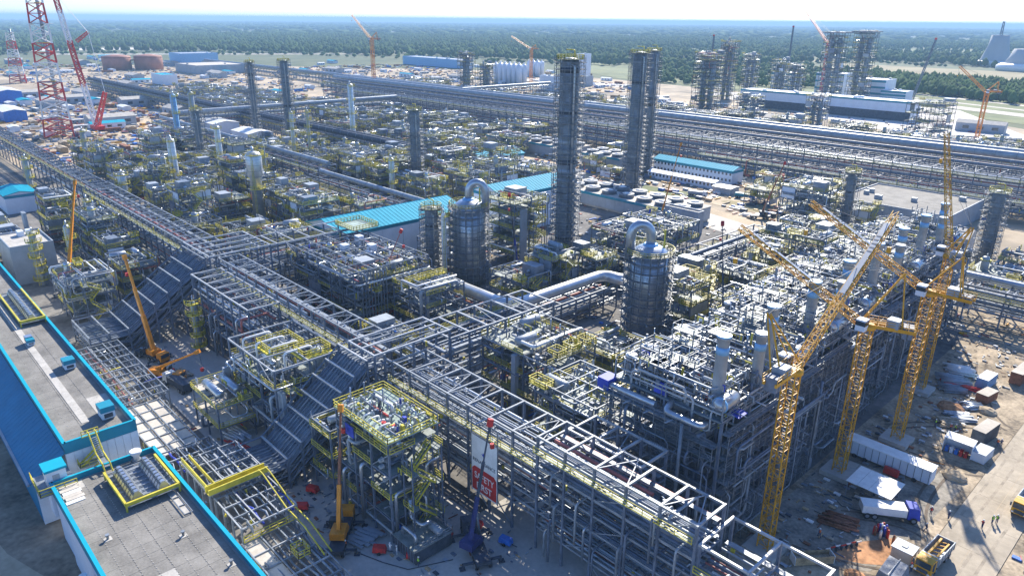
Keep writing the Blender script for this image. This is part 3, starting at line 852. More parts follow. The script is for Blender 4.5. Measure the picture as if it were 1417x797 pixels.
def unit(label, X0, X1, Y0, Y1, levels, seed, detail=1, name="process_structure", cat="process structure", rail_p=.75, deck_p=.6, topframe=True,
         equip=1.0, group=None, loc=None, bay=6.0, stair=None, steel="primer_steel", top="galvanised", fit=1.0, pipes=1.0, deck="grating", posth=1.5):
    rn = random.Random(seed)
    o = Vector(((X0+X1)/2, (Y0+Y1)/2, 0))
    t = E(name, label, cat, o, 0, group)
    nx, ny = max(1, round((X1-X0)/bay)), max(1, round((Y1-Y0)/bay))
    sx, sy = (X1-X0)/nx, (Y1-Y0)/ny
    H = levels[-1]
    fr = MB(o).use(steel)
    for i in range(nx+1):
        for j in range(ny+1):
            h = H+(posth if topframe else .1)
            p = (X0+sx*i, Y0+sy*j)
            if detail >= 2: beam("post", t, (*p, 0), (*p, h), .3, steel)
            else: fr.bar((*p, 0), (*p, h), .28)
    zs = list(levels)+([H+posth] if topframe else [])
    for z in zs:
        isT = z == zs[-1]
        for i in range(nx+1):
            p, q = (X0+sx*i, Y0, z), (X0+sx*i, Y1, z)
            if detail >= 2: beam("beam", t, p, q, .21, top if isT else steel, .3)
            else: fr.use(top if isT else steel).bar(p, q, .2, .28)
        for j in range(ny+1):
            p, q = (X0, Y0+sy*j, z-.03), (X1, Y0+sy*j, z-.03)
            if detail >= 2: beam("beam", t, p, q, .21, top if isT else steel, .3)
            else: fr.use(top if isT else steel).bar(p, q, .2, .28)
    fr.use("galvanised")
    br = fr if detail < 2 else MB(o).use("galvanised")
    zz = [0]+zs
    for k in range(len(zz)-1):
        for i in range(nx):
            for y in (Y0, Y1):
                if rn.random() < .3:
                    br.bar((X0+sx*i, y, zz[k]), (X0+sx*(i+1), y, zz[k+1]), .15)
                    if rn.random() < .5: br.bar((X0+sx*(i+1), y, zz[k]), (X0+sx*i, y, zz[k+1]), .15)
        for j in range(ny):
            for x in (X0, X1):
                if rn.random() < .3: br.bar((x, Y0+sy*j, zz[k]), (x, Y0+sy*(j+1), zz[k+1]), .15)
    if detail < 2: O("steel_frame", fr, t, kind="stuff")
    elif br.v: O("bracing", br, t, kind="stuff")
    eq = 0
    for li, z in enumerate(levels):
        d = MB(o).use(deck)
        for i in range(nx):
            for j in range(ny):
                if rn.random() < deck_p:
                    if detail >= 2: O("deck_panel", unit_cube(deck), t, (X0+sx*(i+.5)-o.x, Y0+sy*(j+.5)-o.y, z+.22), sc=(sx-.2, sy-.2, .06))
                    else: d.box(X0+sx*i+.1, X0+sx*(i+1)-.1, Y0+sy*j+.1, Y0+sy*(j+1)-.1, z+.19, z+.25)
        if d.v: O("deck", d, t, kind="stuff")
        ra = MB(o).use("rail_yellow")
        e = .35
        for i in range(nx):
            for y in (Y0-e, Y1+e):
                if rn.random() < rail_p: ra.rail([(X0+sx*i, y, z+.2), (X0+sx*(i+1), y, z+.2)], 1.1, 2, .1 if detail >= 2 else .13)
        for j in range(ny):
            for x in (X0-e, X1+e):
                if rn.random() < rail_p: ra.rail([(x, Y0+sy*j, z+.2), (x, Y0+sy*(j+1), z+.2)], 1.1, 2, .1 if detail >= 2 else .13)
        if ra.v: O("handrail", ra, t, kind="stuff")
        for i in range(nx):
            for j in range(ny):
                if rn.random() < .42*equip:
                    c = (X0+sx*(i+.5)-o.x, Y0+sy*(j+.5)-o.y)
                    k = rn.random(); rz = rn.choice([0, math.pi/2])
                    if k < .28: O("drum", rn.choice(DRUMS), t, (*c, z+1.6), (0, 0, rz), (.8,)*3)
                    elif k < .56: O("exchanger", rn.choice(EXCH), t, (*c, z+.25), (0, 0, rz), (.8,)*3)
                    elif k < .74: O("vessel", rn.choice(VESS), t, (*c, z-1.0), (0, 0, rz), (.9, .9, .8))
                    elif k < .85 and li == len(levels)-1: O("air_cooler", FIN, t, (*c, z+.3), (0, 0, rz), (.75, .65, .8))
                    else: O("pump", PUMP, t, (*c, z+.25), (0, 0, rz))
    if detail < 2:
        zz = [.2]+list(levels)
        for q in range(rn.choice([1, 2, 3, 4])):
            li = rn.randrange(len(levels)); z0, z1 = zz[li]+.4, zz[li+1]-.3
            mm = rn.choice(["grey_panel", "column_shell", "primer_steel", "cladding_matt", "panel_white"])
            if rn.random() < .5:
                i = rn.randrange(nx); y = rn.choice([Y0-.12, Y0-.12, Y0+sy*rn.randrange(ny)]); x0 = X0+sx*i
                O("wall_panel", unit_cube(mm), t, (x0+sx/2-o.x, y-o.y, (z0+z1)/2), sc=(sx-.3, .12, z1-z0))
            else:
                j = rn.randrange(ny); x = rn.choice([X1+.12, X1+.12, X0+sx*rn.randrange(nx)]); y0 = Y0+sy*j
                O("wall_panel", unit_cube(mm), t, (x-o.x, y0+sy/2-o.y, (z0+z1)/2), sc=(.12, sy-.3, z1-z0))
        if rn.random() < .45:
            i, j = rn.randrange(nx), rn.randrange(ny); hh_ = rn.uniform(2, 3.6)
            O("equipment_box", unit_cube(rn.choice(["grey_panel", "column_shell", "cladding_matt"])), t, (X0+sx*(i+.5)-o.x, Y0+sy*(j+.5)-o.y, H+.3+hh_/2), sc=(sx*.8, sy*.7, hh_))
    for i in range(nx*ny):
        if rn.random() < .5*equip:
            c = (X0+sx*(rn.randrange(nx)+.5)-o.x, Y0+sy*(rn.randrange(ny)+.5)-o.y)
            k = rn.random()
            if k < .4: O("drum", rn.choice(DRUMS), t, (*c, 1.9), (0, 0, rn.choice([0, math.pi/2])), (.85,)*3)
            else: O("pump", PUMP, t, (*c, 0), (0, 0, rn.choice([0, math.pi/2])), (1.2,)*3)
    npi = int((nx*ny*len(levels))*1.3*pipes)+3
    pw = MB(o)
    for k in range(npi):
        z0, z1 = (0.6, H+1.8)
        zl = rn.choice(levels)
        pts = walk_pipe(rn, X0-.9, X1+.9, Y0-.9, Y1+.9, max(.6, zl-3), min(H+1.9, zl+3), rn.choice([3, 4, 5, 6]))
        r = rn.choice([.1, .13, .17, .22, .28])
        mm = rn.choice(PIPE_MATS)
        if detail >= 2: O("pipe", MB(o).use(mm).tube(elbow(pts, .55, 2), r, 7), t)
        else: pw.use(mm).tube(elbow(pts, .5, 1), r, 5 if fit > .7 else 4, caps=False)
    if pw.v: O("pipework", pw, t, kind="stuff")
    fi = MB(o)
    fittings(fi, rn, X0-.3, X1+.3, Y0-.3, Y1+.3, [z+.25 for z in levels]+[levels[-1]+.25]*2+[0], int(nx*ny*(len(levels)+1)*(5 if detail >= 2 or fit > 1.2 else 3)*fit))
    if fi.v: O("pipe_fittings", fi, t, kind="stuff")
    if stair: stair_part(t, o, *stair)
    for k in range(rn.choice([1, 2, 2, 3]) if detail < 2 else 0):
        z = rn.choice(levels[-2:])+.25; a, c = rn.uniform(2.2, 4.5), rn.uniform(1.6, 3)
        x = rn.choice([X0-.9, X1-a+.9, rn.uniform(X0, max(X0, X1-a))]); y = rn.choice([Y0-.9, Y1-c+.9, rn.uniform(Y0, max(Y0, Y1-c))])
        z += rn.choice([0, .9, 1.6])
        yp = MB(o).use("rail_yellow").box(x, x+a, y, y+c, z-.1, z)
        yp.rail([(x, y, z), (x+a, y, z), (x+a, y+c, z), (x, y+c, z), (x, y, z)], 1.2, 1.6, .16)
        O("yellow_platform", yp, t)
    return t

# ------------------------------------------------------------------ occupied ground, so that filled-in structures keep clear
OCC = []
def occ(x0, x1, y0, y1): OCC.append((min(x0, x1), max(x0, x1), min(y0, y1), max(y0, y1)))
def free(x0, x1, y0, y1, m=1.5):
    return all(x1+m < a or x0-m > b_ or y1+m < c or y0-m > d for a, b_, c, d in OCC)

# ------------------------------------------------------------------ main rack along the street, section by section
rack("near end of the main pipe rack running out at the bottom edge", 'X', -37.6, -24, 69, 77, [4.5, 7.5, 10.5, 13.5], 17.8, 6, 14, 11, brace=False, rmax=.26)
M2 = rack("tallest bare-framed section of the main pipe rack in front of the furnaces", 'X', -66.2, -38, 68.6, 75, [4, 6.8, 9.6, 12.4, 15.2, 17.8], 20.6, 5.6, 14, 12, rmax=.24, top="galvanised")
rack("upper cage section of the main rack behind its tallest section", 'X', -66, -52, 75.6, 82, [6, 10, 14], 19, 5, 6, 13, walk=False)
M1 = rack("main pipe rack section that carries the red and white safety banner", 'X', -106, -66.8, 69.2, 77.2, [5, 8.2, 11.4, 14.6], 18.6, 5.6, 15, 14, rmax=.24, top="galvanised")
rack("main pipe rack section just beyond the crossing with the upper incline", 'X', -186, -114.5, 69, 74.5, [5.5, 9, 12.5, 16], 20, 5.5, 10, 15, top="galvanised")
rack("second lane of the main rack beside the tall platform with blue tarps", 'X', -183, -150, 60.5, 68, [6, 10, 14], 18.2, 5, 7, 16, walk=False)
rack("far wide section of the main pipe rack behind the upper incline", 'X', -312, -206, 69, 77.5, [6, 9.5, 13, 16], 18.8, 6, 11, 17, top="galvanised")
rack("crossing platform of bare white beams on the main rack junction", 'X', -116, -107, 66, 84, [7, 11, 15], 20.5, 4.5, 8, 18, walk=False)
rack("crossing platform of bare beams above the upper incline", 'X', -205, -187, 67, 84, [7, 11, 15], 20.5, 4.5, 9, 19, walk=False)
rack("cross rack from the lower junction toward the large silver pipe", 'Y', 85, 116, -118.5, -108, [6, 10, 14], 18, 5, 7, 20)
rack("cross rack from the upper junction to the blue-roofed compressor hall", 'Y', 85, 117, -207, -196, [6, 10, 13.5], 17.5, 5.5, 7, 21)
occ(-312, -24, 67, 84); occ(-120, -106, 84, 118); occ(-209, -194, 84, 119)
sloped_rack("dark inclined pipe rack climbing from the street trestle to the lower junction", -117.6, -107.4, [(38, 4.6), (47, 4.6), (64.5, 18.2), (68.5, 18.2)], 31, 10, 3, 3.6)
sloped_rack("dark inclined pipe rack climbing to the upper junction near the orange crane", -203.5, -188, [(36, 4.4), (45, 4.4), (66, 18.4), (69, 18.4)], 32, 14, 3, 4.4, "galvanised")
occ(-119, -106, 36, 68); occ(-205, -186, 34, 68)

# ------------------------------------------------------------------ low trestle between hall and street
TR = [(-150, -127, 31.2, 39.2, 3.6, "open grid trestle floored with pale panels beside the tall hall", 41),
      (-126.5, -119, 31.5, 40.5, 4.6, "narrow dark link of the street trestle at the foot of the incline", 42),
      (-118.5, -105.5, 32.4, 42.4, 6.4, "raised trestle bay with yellow service bridge beside the nearer hall", 43),
      (-105.2, -95, 33, 42.2, 5.6, "trestle bay full of coloured cables below the yellow bridge", 44),
      (-94.6, -72, 32.6, 41.4, 3.2, "lowest trestle bay with pale bearing slabs at the bottom edge", 45),
      (-186, -151, 31.4, 41.5, 4.4, "far trestle bays with curved white pipes beyond the panelled grid", 46)]
for (x0, x1, y0, y1, z, lab, sd_) in TR:
    rn = random.Random(sd_)
    t = E("pipe_trestle", lab, "trestle", ((x0+x1)/2, (y0+y1)/2, 0)); o = t.location
    n = max(2, round((x1-x0)/3.6)); m_ = 3
    for i in range(n+1):
        x = x0+(x1-x0)*i/n
        for j in range(m_+1):
            y = y0+(y1-y0)*j/m_
            if j in (0, m_): beam("post", t, (x, y, 0), (x, y, z+.4), .26, "galvanised")
        beam("cross_beam", t, (x, y0, z+.2), (x, y1, z+.2), .2, "bright_steel" if i % 2 else "galvanised", .26)
    for j in range(m_+1):
        y = y0+(y1-y0)*j/m_
        beam("stringer", t, (x0, y, z+.42), (x1, y, z+.42), .18, "bright_steel" if sd_ in (43, 44) else "galvanised", .2)
    if sd_ in (41, 45):
        for i in range(n):
            for j in range(m_):
                if sd_ == 45 and (j > 0 and rn.random() < .75): continue
                xa = x0+(x1-x0)*i/n; ya = y0+(y1-y0)*j/m_
                O("panel", unit_cube("pale_concrete"), t, (xa+(x1-x0)/n/2-o.x, ya+(y1-y0)/m_/2-o.y, z+.02+rn.uniform(-.04, .04)), sc=((x1-x0)/n-.35, (y1-y0)/m_-.3, .16))
    for k in range(9 if sd_ != 41 else 4):
        y = y0+.6+(y1-y0-1.2)*k/8
        mm = rn.choice(["galvanised", "cladding_matt", "primer_steel", "deep_blue", "galvanised", "primer_steel", "dark_steel", "pipe_red"])
        zz = z-.35 if sd_ == 41 else z-.2
        pts = [(x0, y, zz)]
        for q in range(4): pts.append((x0+(x1-x0)*(q+1)/5, y+rn.uniform(-.3, .3), zz+rn.uniform(-.35, .35)))
        pts.append((x1, y, zz-.3))
        O("pipe" if k % 3 else "cable", MB(o).use(mm).tube(pts, rn.uniform(.09, .2), 7), t)
    fi = MB(o); fittings(fi, rn, x0, x1, y0, y1, [z-1.2, .1], int((x1-x0)*(.6 if sd_ == 41 else 1.6)), .2); O("pipe_fittings", fi, t, kind="stuff")
    if sd_ == 43:
        yb = t
        for y in (40.9, 42.1):
            O("service_bridge_rail", MB(o).use("rail_yellow").tube([(-105.5, y, 7.8), (-104, y, 7.8), (-96, y, 5.4), (-90, y, 5.2), (-84, y, 3.4)], .13, 6, smooth=False), t)
        for x in (-106.6, -105.2):
            O("service_bridge", MB(o).use("rail_yellow").box(x-.12, x+.12, 32.2, 42.4, 6.9, 7.9), t)
        O("service_bridge_floor", MB(o).use("rail_yellow").box(-106.5, -105.3, 32.2, 42.4, 6.86, 6.95), t)
        for y in (32.6, 33.9): O("service_bridge_rail", MB(o).use("rail_yellow").bar((-118, y, 7.5), (-106.6, y, 7.5), .2, .7), t)
    if sd_ == 45:
        O("handrail", MB(o).use("rail_yellow").rail([(-94.4, 33, z+.4), (-94.4, 41.4, z+.4)], 1.2, 1.5, .12), t)
        O("handrail", MB(o).use("rail_yellow").rail([(-88, 37.4, z+.4), (-85.5, 37.4, z+.4), (-85.5, 39.4, z+.4), (-88, 39.4, z+.4), (-88, 37.4, z+.4)], 1.2, 1.2, .12), t)
    occ(x0, x1, y0, y1)

# ------------------------------------------------------------------ foreground process structures
U1 = unit("square pipe tower with deck of white hoops and yellow rails in the foreground", -98, -82.6, 52.4, 61.8, [4.2, 8.2, 12.4, 16.6], 51, 2, rail_p=.6, deck_p=.75, topframe=False, equip=.9, bay=5, deck="grating", fit=1.1, pipes=.8, name="pipe_tower")
o = U1.location
O("deck", MB(o).use("deck_green").box(-98.3, -82.3, 52.1, 62.1, 18.55, 18.75), U1)
O("handrail", MB(o).use("rail_yellow").rail([(-98.3, 52.1, 18.75), (-82.3, 52.1, 18.75), (-82.3, 62.1, 18.75), (-98.3, 62.1, 18.75), (-98.3, 52.1, 18.75)], 1.25, 1.3, .13), U1)
for x in (-98, -93, -87.7, -82.6):
    for y in (52.4, 57, 61.8): beam("post", U1, (x, y, 16.6), (x, y, 18.5), .32, "primer_steel")
for i in range(9):
    x = -97+i*1.55
    O("pipe_hoop", MB(o).use("white_paint").tube(elbow([(x, 53.2, 18.75), (x, 53.2, 19.7), (x, 55.2, 19.7), (x, 55.2, 18.75)], .5, 2), .17, 7), U1)
for i in range(5):
    x = -91+i*1.5
    O("pipe_hoop", MB(o).use("bright_steel").tube(elbow([(x, 59.6, 18.75), (x, 59.6, 19.8), (x, 61.4, 19.8), (x, 61.4, 18.75)], .5, 2), .17, 7), U1)
O("roof_pipe", MB(o).use("white_paint").tube(elbow([(-95, 58.3, 18.8), (-95, 58.3, 19.9), (-90, 58.3, 19.9), (-90, 58.3, 18.8)], .5), .3, 9), U1)
O("roof_pipe", MB(o).use("pipe_red").tube([(-94, 56.6, 19.2), (-88.5, 56.6, 19.2)], .24, 9), U1)
for (x, y) in ((-87, 54.6), (-85.2, 55.4)): O("valve", MB(o).use("red_paint").lathe([(.18, 0), (.18, .7), (.4, .75), (.4, .95)], 8, (x, y, 18.75)), U1)
fi = MB(o); fittings(fi, random.Random(3), -97.5, -83, 52.8, 61.5, [18.75], 90, .5); O("pipe_fittings", fi, U1, kind="stuff")
O("tarp", MB(o).use("deep_blue").box(-94.2, -91.8, 51.7, 51.85, 15.6, 17.6), U1)
for (x, y, zt) in ((-98.6, 53, 13), (-90, 51.6, 11.6), (-82.2, 53, 9.4), (-82, 59, 12.5), (-95.6, 51.5, 8.0)):
    O("pipe", MB(o).use("cladding").tube(elbow([(x, y, 1), (x, y, zt), (x+(.0 if y < 52 else 0), y+3, zt)], .8), .3, 9), U1)
stair_part(U1, o, -80.9, 57.5, .2, 16.6, (0, 1), 3.4)
occ(-99, -80, 51, 63)
# low skid in front of the pipe tower
t = E("pump_skid", "low dark equipment skid with bent silver pipes in front of the pipe tower", "equipment skid", (-78.6, 55.4, 0)); o = t.location
O("base", MB(o).use("dark_steel").box(-81.4, -75.8, 51.8, 59, .2, 2.6), t)
O("deck", MB(o).use("grating").box(-81.6, -75.6, 51.6, 59.2, 2.6, 2.75), t)
O("handrail", MB(o).use("galvanised").rail([(-81.5, 59.1, 2.75), (-75.7, 59.1, 2.75), (-75.7, 51.7, 2.75)], 1.1, 1.4, .09), t)
O("pipe", MB(o).use("cladding").tube(elbow([(-80.6, 53, 2.6), (-80.6, 53, 4.2), (-77.2, 53, 4.2), (-77.2, 53, 2.7)], .6), .3, 9), t)
O("pipe", MB(o).use("cladding").tube(elbow([(-81.2, 55, 8), (-81.2, 55, 4.6), (-78.2, 55, 4.6), (-78.2, 56.8, 4.6), (-78.2, 56.8, 2.7)], .6), .32, 9), t)
for k in range(8): beam("side_rib", t, (-81.4+.7*k+.3, 51.72, .3), (-81.4+.7*k+.3, 51.72, 2.6), .14, "primer_steel")
O("tank", drum_mesh(.7, 2.2, "cladding_matt"), t, (1.4, 1.6, 3.5))
occ(-82, -75, 51, 60)

U2 = unit("busy piped structure with yellow catwalks between street and main rack", -140, -119.4, 51.6, 66.2, [4.5, 9, 13.4], 52, 2, deck_p=.45, rail_p=.7, equip=1.0, bay=6.6, top="bright_steel", posth=4.0, fit=2.2, pipes=1.3)
o = U2.location
for (x, y, w_, d_, h_) in ((-120.0, 52.6, 3.2, .7, 13), (-139.6, 50.8, .7, 2.6, 11.5)):
    O("riser_panel", MB(o).use("grey_panel").box(x-w_/2, x+w_/2, y-d_/2, y+d_/2, .3, h_), U2)
for (x0, x1, y0, y1) in ((-134, -127, 55, 62), (-126, -121.5, 59, 65)):
    O("catwalk", MB(o).use("rail_yellow").rail([(x0, y0, 17.2), (x1, y0, 17.2), (x1, y1, 17.2), (x0, y1, 17.2), (x0, y0, 17.2)], 1.2, 1.2, .15).box(x0, x1, y0-.9, y0, 17.1, 17.2).box(x1, x1+.9, y0, y1, 17.1, 17.2), U2)
for k in range(4):
    O("pipe", MB(o).use("white_paint").tube(elbow([(-136+k*4, 53+k, 14), (-136+k*4, 53+k, 18.2), (-136+k*4, 59+k, 18.2), (-136+k*4, 59+k, 15)], .8), .24, 8), U2)
stair_part(U2, o, -118.2, 56, .2, 13.4, (0, 1), 3.0)
unit("lower annex with two long blue-lidded exchangers beside the busy piped structure", -141.5, -129, 43.6, 50.6, [4, 8.4], 53, 2, deck_p=.8, rail_p=.6, bay=6, equip=.4, topframe=False, deck="pale_concrete", pipes=.7)
t = E("exchanger_pair", "two long silver exchangers with curved ends lying on the lower annex roof", "heat exchanger", (-135, 47, 8.7)); o = t.location
for k, y in enumerate((45.4, 48.8)):
    O("shell", drum_mesh(.85, 7.2, "cladding"), t, (0, y-47, 1.3))
    for x in (-2.4, 2.4): O("saddle", MB().use("galvanised").box(-.25, .25, -.7, .7, 0, .8), t, (x, y-47, 0))
unit("long pipe structure along the street behind the foreground tower", -106, -99.4, 51.6, 66, [4, 8, 12], 56, 2, deck_p=.4, rail_p=.5, bay=6, equip=.5, pipes=.6)
unit("tall bare frame packed with pipes left of the first furnace", -83.5, -69, 85.5, 98, [4.2, 8, 11.8, 15.4], 63, 1, deck_p=.85, rail_p=.5, bay=5, fit=1.6, pipes=1.0, equip=.8, posth=2.2, top="galvanised")
occ(-85, -68, 84.5, 101)
occ(-142, -119, 43, 67); occ(-106.5, -99, 51, 67)

# yellow-railed reactor group (centre)
U3 = unit("concrete-legged structure with yellow square hatches on its deck", -108.6, -89.4, 94.4, 109.4, [6, 11, 15.4], 54, 2, deck_p=.75, rail_p=.9, bay=6.4, top="bright_steel", topframe=False, fit=1.8, deck="grating", equip=1.1)
o = U3.location
for (x, y) in ((-90.6, 99), (-90.6, 103.6), (-90.6, 108)):
    O("hatch_rail", MB(o).use("rail_yellow").rail([(x-1.6, y-1.4, 16), (x+1.3, y-1.4, 16), (x+1.3, y+1.4, 16), (x-1.6, y+1.4, 16), (x-1.6, y-1.4, 16)], 1.3, .8, .16), U3)
for x, y in ((-89, 95.2), (-98, 94), (-89.2, 101.5)):
    O("concrete_leg", MB(o).use("grey_panel").box(x-(1.3 if x > -89.5 and y < 96 else .6), x+(1.3 if x > -89.5 and y < 96 else .6), y-.5, y+.5, 0, 15), U3)
O("pipe", MB(o).use("white_paint").tube(elbow([(-100, 96, 17.2), (-94.5, 96, 17.2), (-94.5, 111, 17.2), (-94.5, 111, 10)], 1.0), .38, 9), U3)
O("pipe", MB(o).use("bright_steel").tube(elbow([(-103, 98, 16.6), (-96, 98, 16.6), (-96, 110.5, 16.6), (-96, 110.5, 10)], 1.0), .32, 9), U3)
unit("lower yellow-trimmed gallery beside the concrete-legged structure", -96, -86.5, 112, 123, [4.5, 9, 12], 55, 1, deck_p=.8, rail_p=.95, topframe=False, bay=5.5)
occ(-110, -86, 93, 124)
U4 = unit("dark multi-level structure below the blue-roofed hall with tall bare posts", -195, -158, 92.6, 117, [5, 10, 14.5], 57, 1, deck_p=.6, rail_p=.45, bay=6, fit=2.2, pipes=1.4, equip=1.4, posth=3)
o = U4.location
for k in range(9): beam("guide_post", U4, (-158+.1*k, 95+k*.9, 0), (-158+.1*k, 95+k*.9, 17.5), .22, "galvanised")
for (x, y) in ((-176, 110), (-181, 104), (-186, 112)): O("hood_box", MB(o).use("panel_white").box(x-1.2, x+1.2, y-1, y+1, 15, 18), U4)
O("canopy", MB(o).use("deck_green").box(-200, -189, 112, 121, 18.6, 18.8), U4)
O("handrail", MB(o).use("rail_yellow").rail([(-200, 112, 18.8), (-189, 112, 18.8), (-189, 121, 18.8), (-200, 121, 18.8), (-200, 112, 18.8)], 1.3, 1.2, .16), U4)
occ(-201, -157, 92, 119)
U5 = unit("framed pipe support with twin white pipes bending down", -156, -141.5, 103.6, 116.4, [5, 9.5, 13], 58, 2, deck_p=.35, rail_p=.5, bay=6.5, top="bright_steel", equip=.5, posth=1.0)
o = U5.location
for k in range(2):
    y = 104+k*1.6
    O("pipe", MB(o).use("cladding_matt").tube(elbow([(-142.4+k*.4, y-1.2, 1), (-142.4+k*.4, y-1.2, 14.6), (-142.4+k*.4, y+9, 14.6), (-142.4+k*.4, y+9, 12)], 1.4, 4), .5, 10), U5)
O("catwalk", MB(o).use("rail_yellow").box(-151, -149.6, 104, 117, 14.2, 14.3).rail([(-151, 104, 14.3), (-151, 117, 14.3)], 1.2, 1.5, .16).rail([(-149.6, 104, 14.3), (-149.6, 117, 14.3)], 1.2, 1.5, .16), U5)
occ(-157, -141, 102, 118)
U6 = unit("tall yellow-stepped structure between the two big scaffolded vessels", -186, -171, 163, 178, [4.5, 9, 13.5, 18, 22], 59, 1, deck_p=.8, rail_p=.95, bay=7, fit=1.0, topframe=False, stair=(-168.6, 172, .2, 22, (0, 1), 4.2, 1.6))
O("riser_panel", MB(U6.location).use("grey_panel").box(-170.4, -169.8, 165, 168, .3, 20), U6)
occ(-187, -166, 162, 179)
unit("pipe structure with drums beside the tallest scaffolded column", -152, -131, 181, 213, [5, 10, 14.5], 60, 1, deck_p=.6, rail_p=.75, bay=7, fit=1.4, equip=1.2)
occ(-153, -130, 180, 214)
unit("square open tower with a pale crane deck in the far yard", -134, -117, 277, 296, [4.5, 9, 13.5, 18.5], 61, 1, deck_p=.75, rail_p=.6, bay=6, fit=1.2, topframe=False)
occ(-135, -116, 276, 297)

# ------------------------------------------------------------------ cracking furnaces with their stacks and steam drums
FX0, FX1 = -66.5, -46.2
FY = 86.5; FS = 16.6
def furnace_shared():
    g = {}
    b = MB().use("column_shell").box(-6.5, 6.5, 2, FS-2, 2.5, 15)
    b.use("primer_steel")
    for z in np.arange(3, 15, 1.5): b.box(-6.6, 6.6, 1.9, FS-1.9, z, z+.14)
    for x in np.arange(-6, 6.1, 1.5): b.box(x-.1, x+.1, 1.86, FS-1.86, 2.5, 15)
    g["firebox"] = b.mesh("firebox")
    b = MB().use("grey_panel").box(-3.2, 3.6, 3, FS-3, 15, 23)
    b.use("primer_steel")
    for z in np.arange(15.5, 23, 1.4): b.box(-3.3, 3.7, 2.9, FS-2.9, z, z+.12)
    g["convection"] = b.mesh("convection_section")
    b = MB().use("cladding_matt").lathe([(1.2, 0), (1.0, 1.0), (.92, 11.8), (1.1, 11.9), (1.1, 12.4)], 16)
    g["stack"] = b.mesh("stack")
    g["band"] = MB().use("pale_blue_band").lathe([(.99, 9.4), (.98, 10.6)], 16).mesh("band")
    g["lip"] = MB().use("pale_blue_band").lathe([(1.14, 12.15), (1.14, 12.46)], 16).mesh("lip")
    g["drum"] = MB().use("cladding").lathe([(.3, -2.7), (.9, -2.45), (1.25, -1.9), (1.25, 1.9), (.9, 2.45), (.3, 2.7)], 16, axis='y').mesh("steam_drum")
    g["drumend"] = MB().use("pale_blue_band").lathe([(1.27, -2.0), (1.27, -1.6)], 16, axis='y').mesh("band")
    b = MB().use("cladding_matt").lathe([(.75, 0), (.75, 3.4), (.95, 3.45), (.95, 3.7)], 12)
    b.use("white_paint").lathe([(1.0, 3.7), (1.0, 3.95), (.6, 4.1)], 14)
    g["tle"] = b.mesh("transfer_line_exchanger")
    # scaffold platforms
    for key, (w_, n) in {"long": (FS-.6, 8), "end": (FX1-FX0, 10)}.items():
        b = MB().use("scaffold_board").box(0, w_, -.1, 1.1, -.04, 0)
        b.use("scaffold_steel")
        for z in (.05, .95, 1.4): b.bar((0, 1.15, z), (w_, 1.15, z), .075)
        for z in (.05,): b.bar((0, -.15, z), (w_, -.15, z), .075)
        for i in range(n+1):
            x = w_*i/n; b.bar((x, -.2, 0), (x, 1.25, 0), .075)
            for y in (-.15, 1.15): b.bar((x, y, -1.9), (x, y, .15), .075)
        for i in range(0, n, 3): b.bar((w_*i/n, 1.18, -1.9), (w_*(i+1)/n, 1.18, 0), .06)
        g[key] = b.mesh("scaffold_platform")
        b = MB().use("scaffold_board").box(w_*.3, w_, -.1, 1.9, -.04, 0)
        b.use("scaffold_steel")
        for z in (.05, .95): b.bar((w_*.25, 1.95, z), (w_, 1.95, z), .075)
        for i in range(n//3, n+1):
            x = w_*i/n; b.bar((x, -.2, 0), (x, 2.1, 0), .075); b.bar((x, 1.95, -1.9), (x, 1.95, 1.1), .075)
        b.use("bright_steel")
        for i in range(3): b.bar((w_*(.35+.2*i), 1.2, .03), (w_*(.35+.2*i)+.3, 2.9, .03), .3, .06)
        g[key+"2"] = b.mesh("scaffold_platform")
    return g
G = furnace_shared()
where = ["first of the row beside the bare pipe rack", "second of the row behind the nearest yellow mast", "third of the row", "fourth of the row by the second yellow crane",
         "fifth of the row beyond the second yellow mast", "sixth of the row at the twin far masts", "seventh of the row", "last at the far end of the row"]
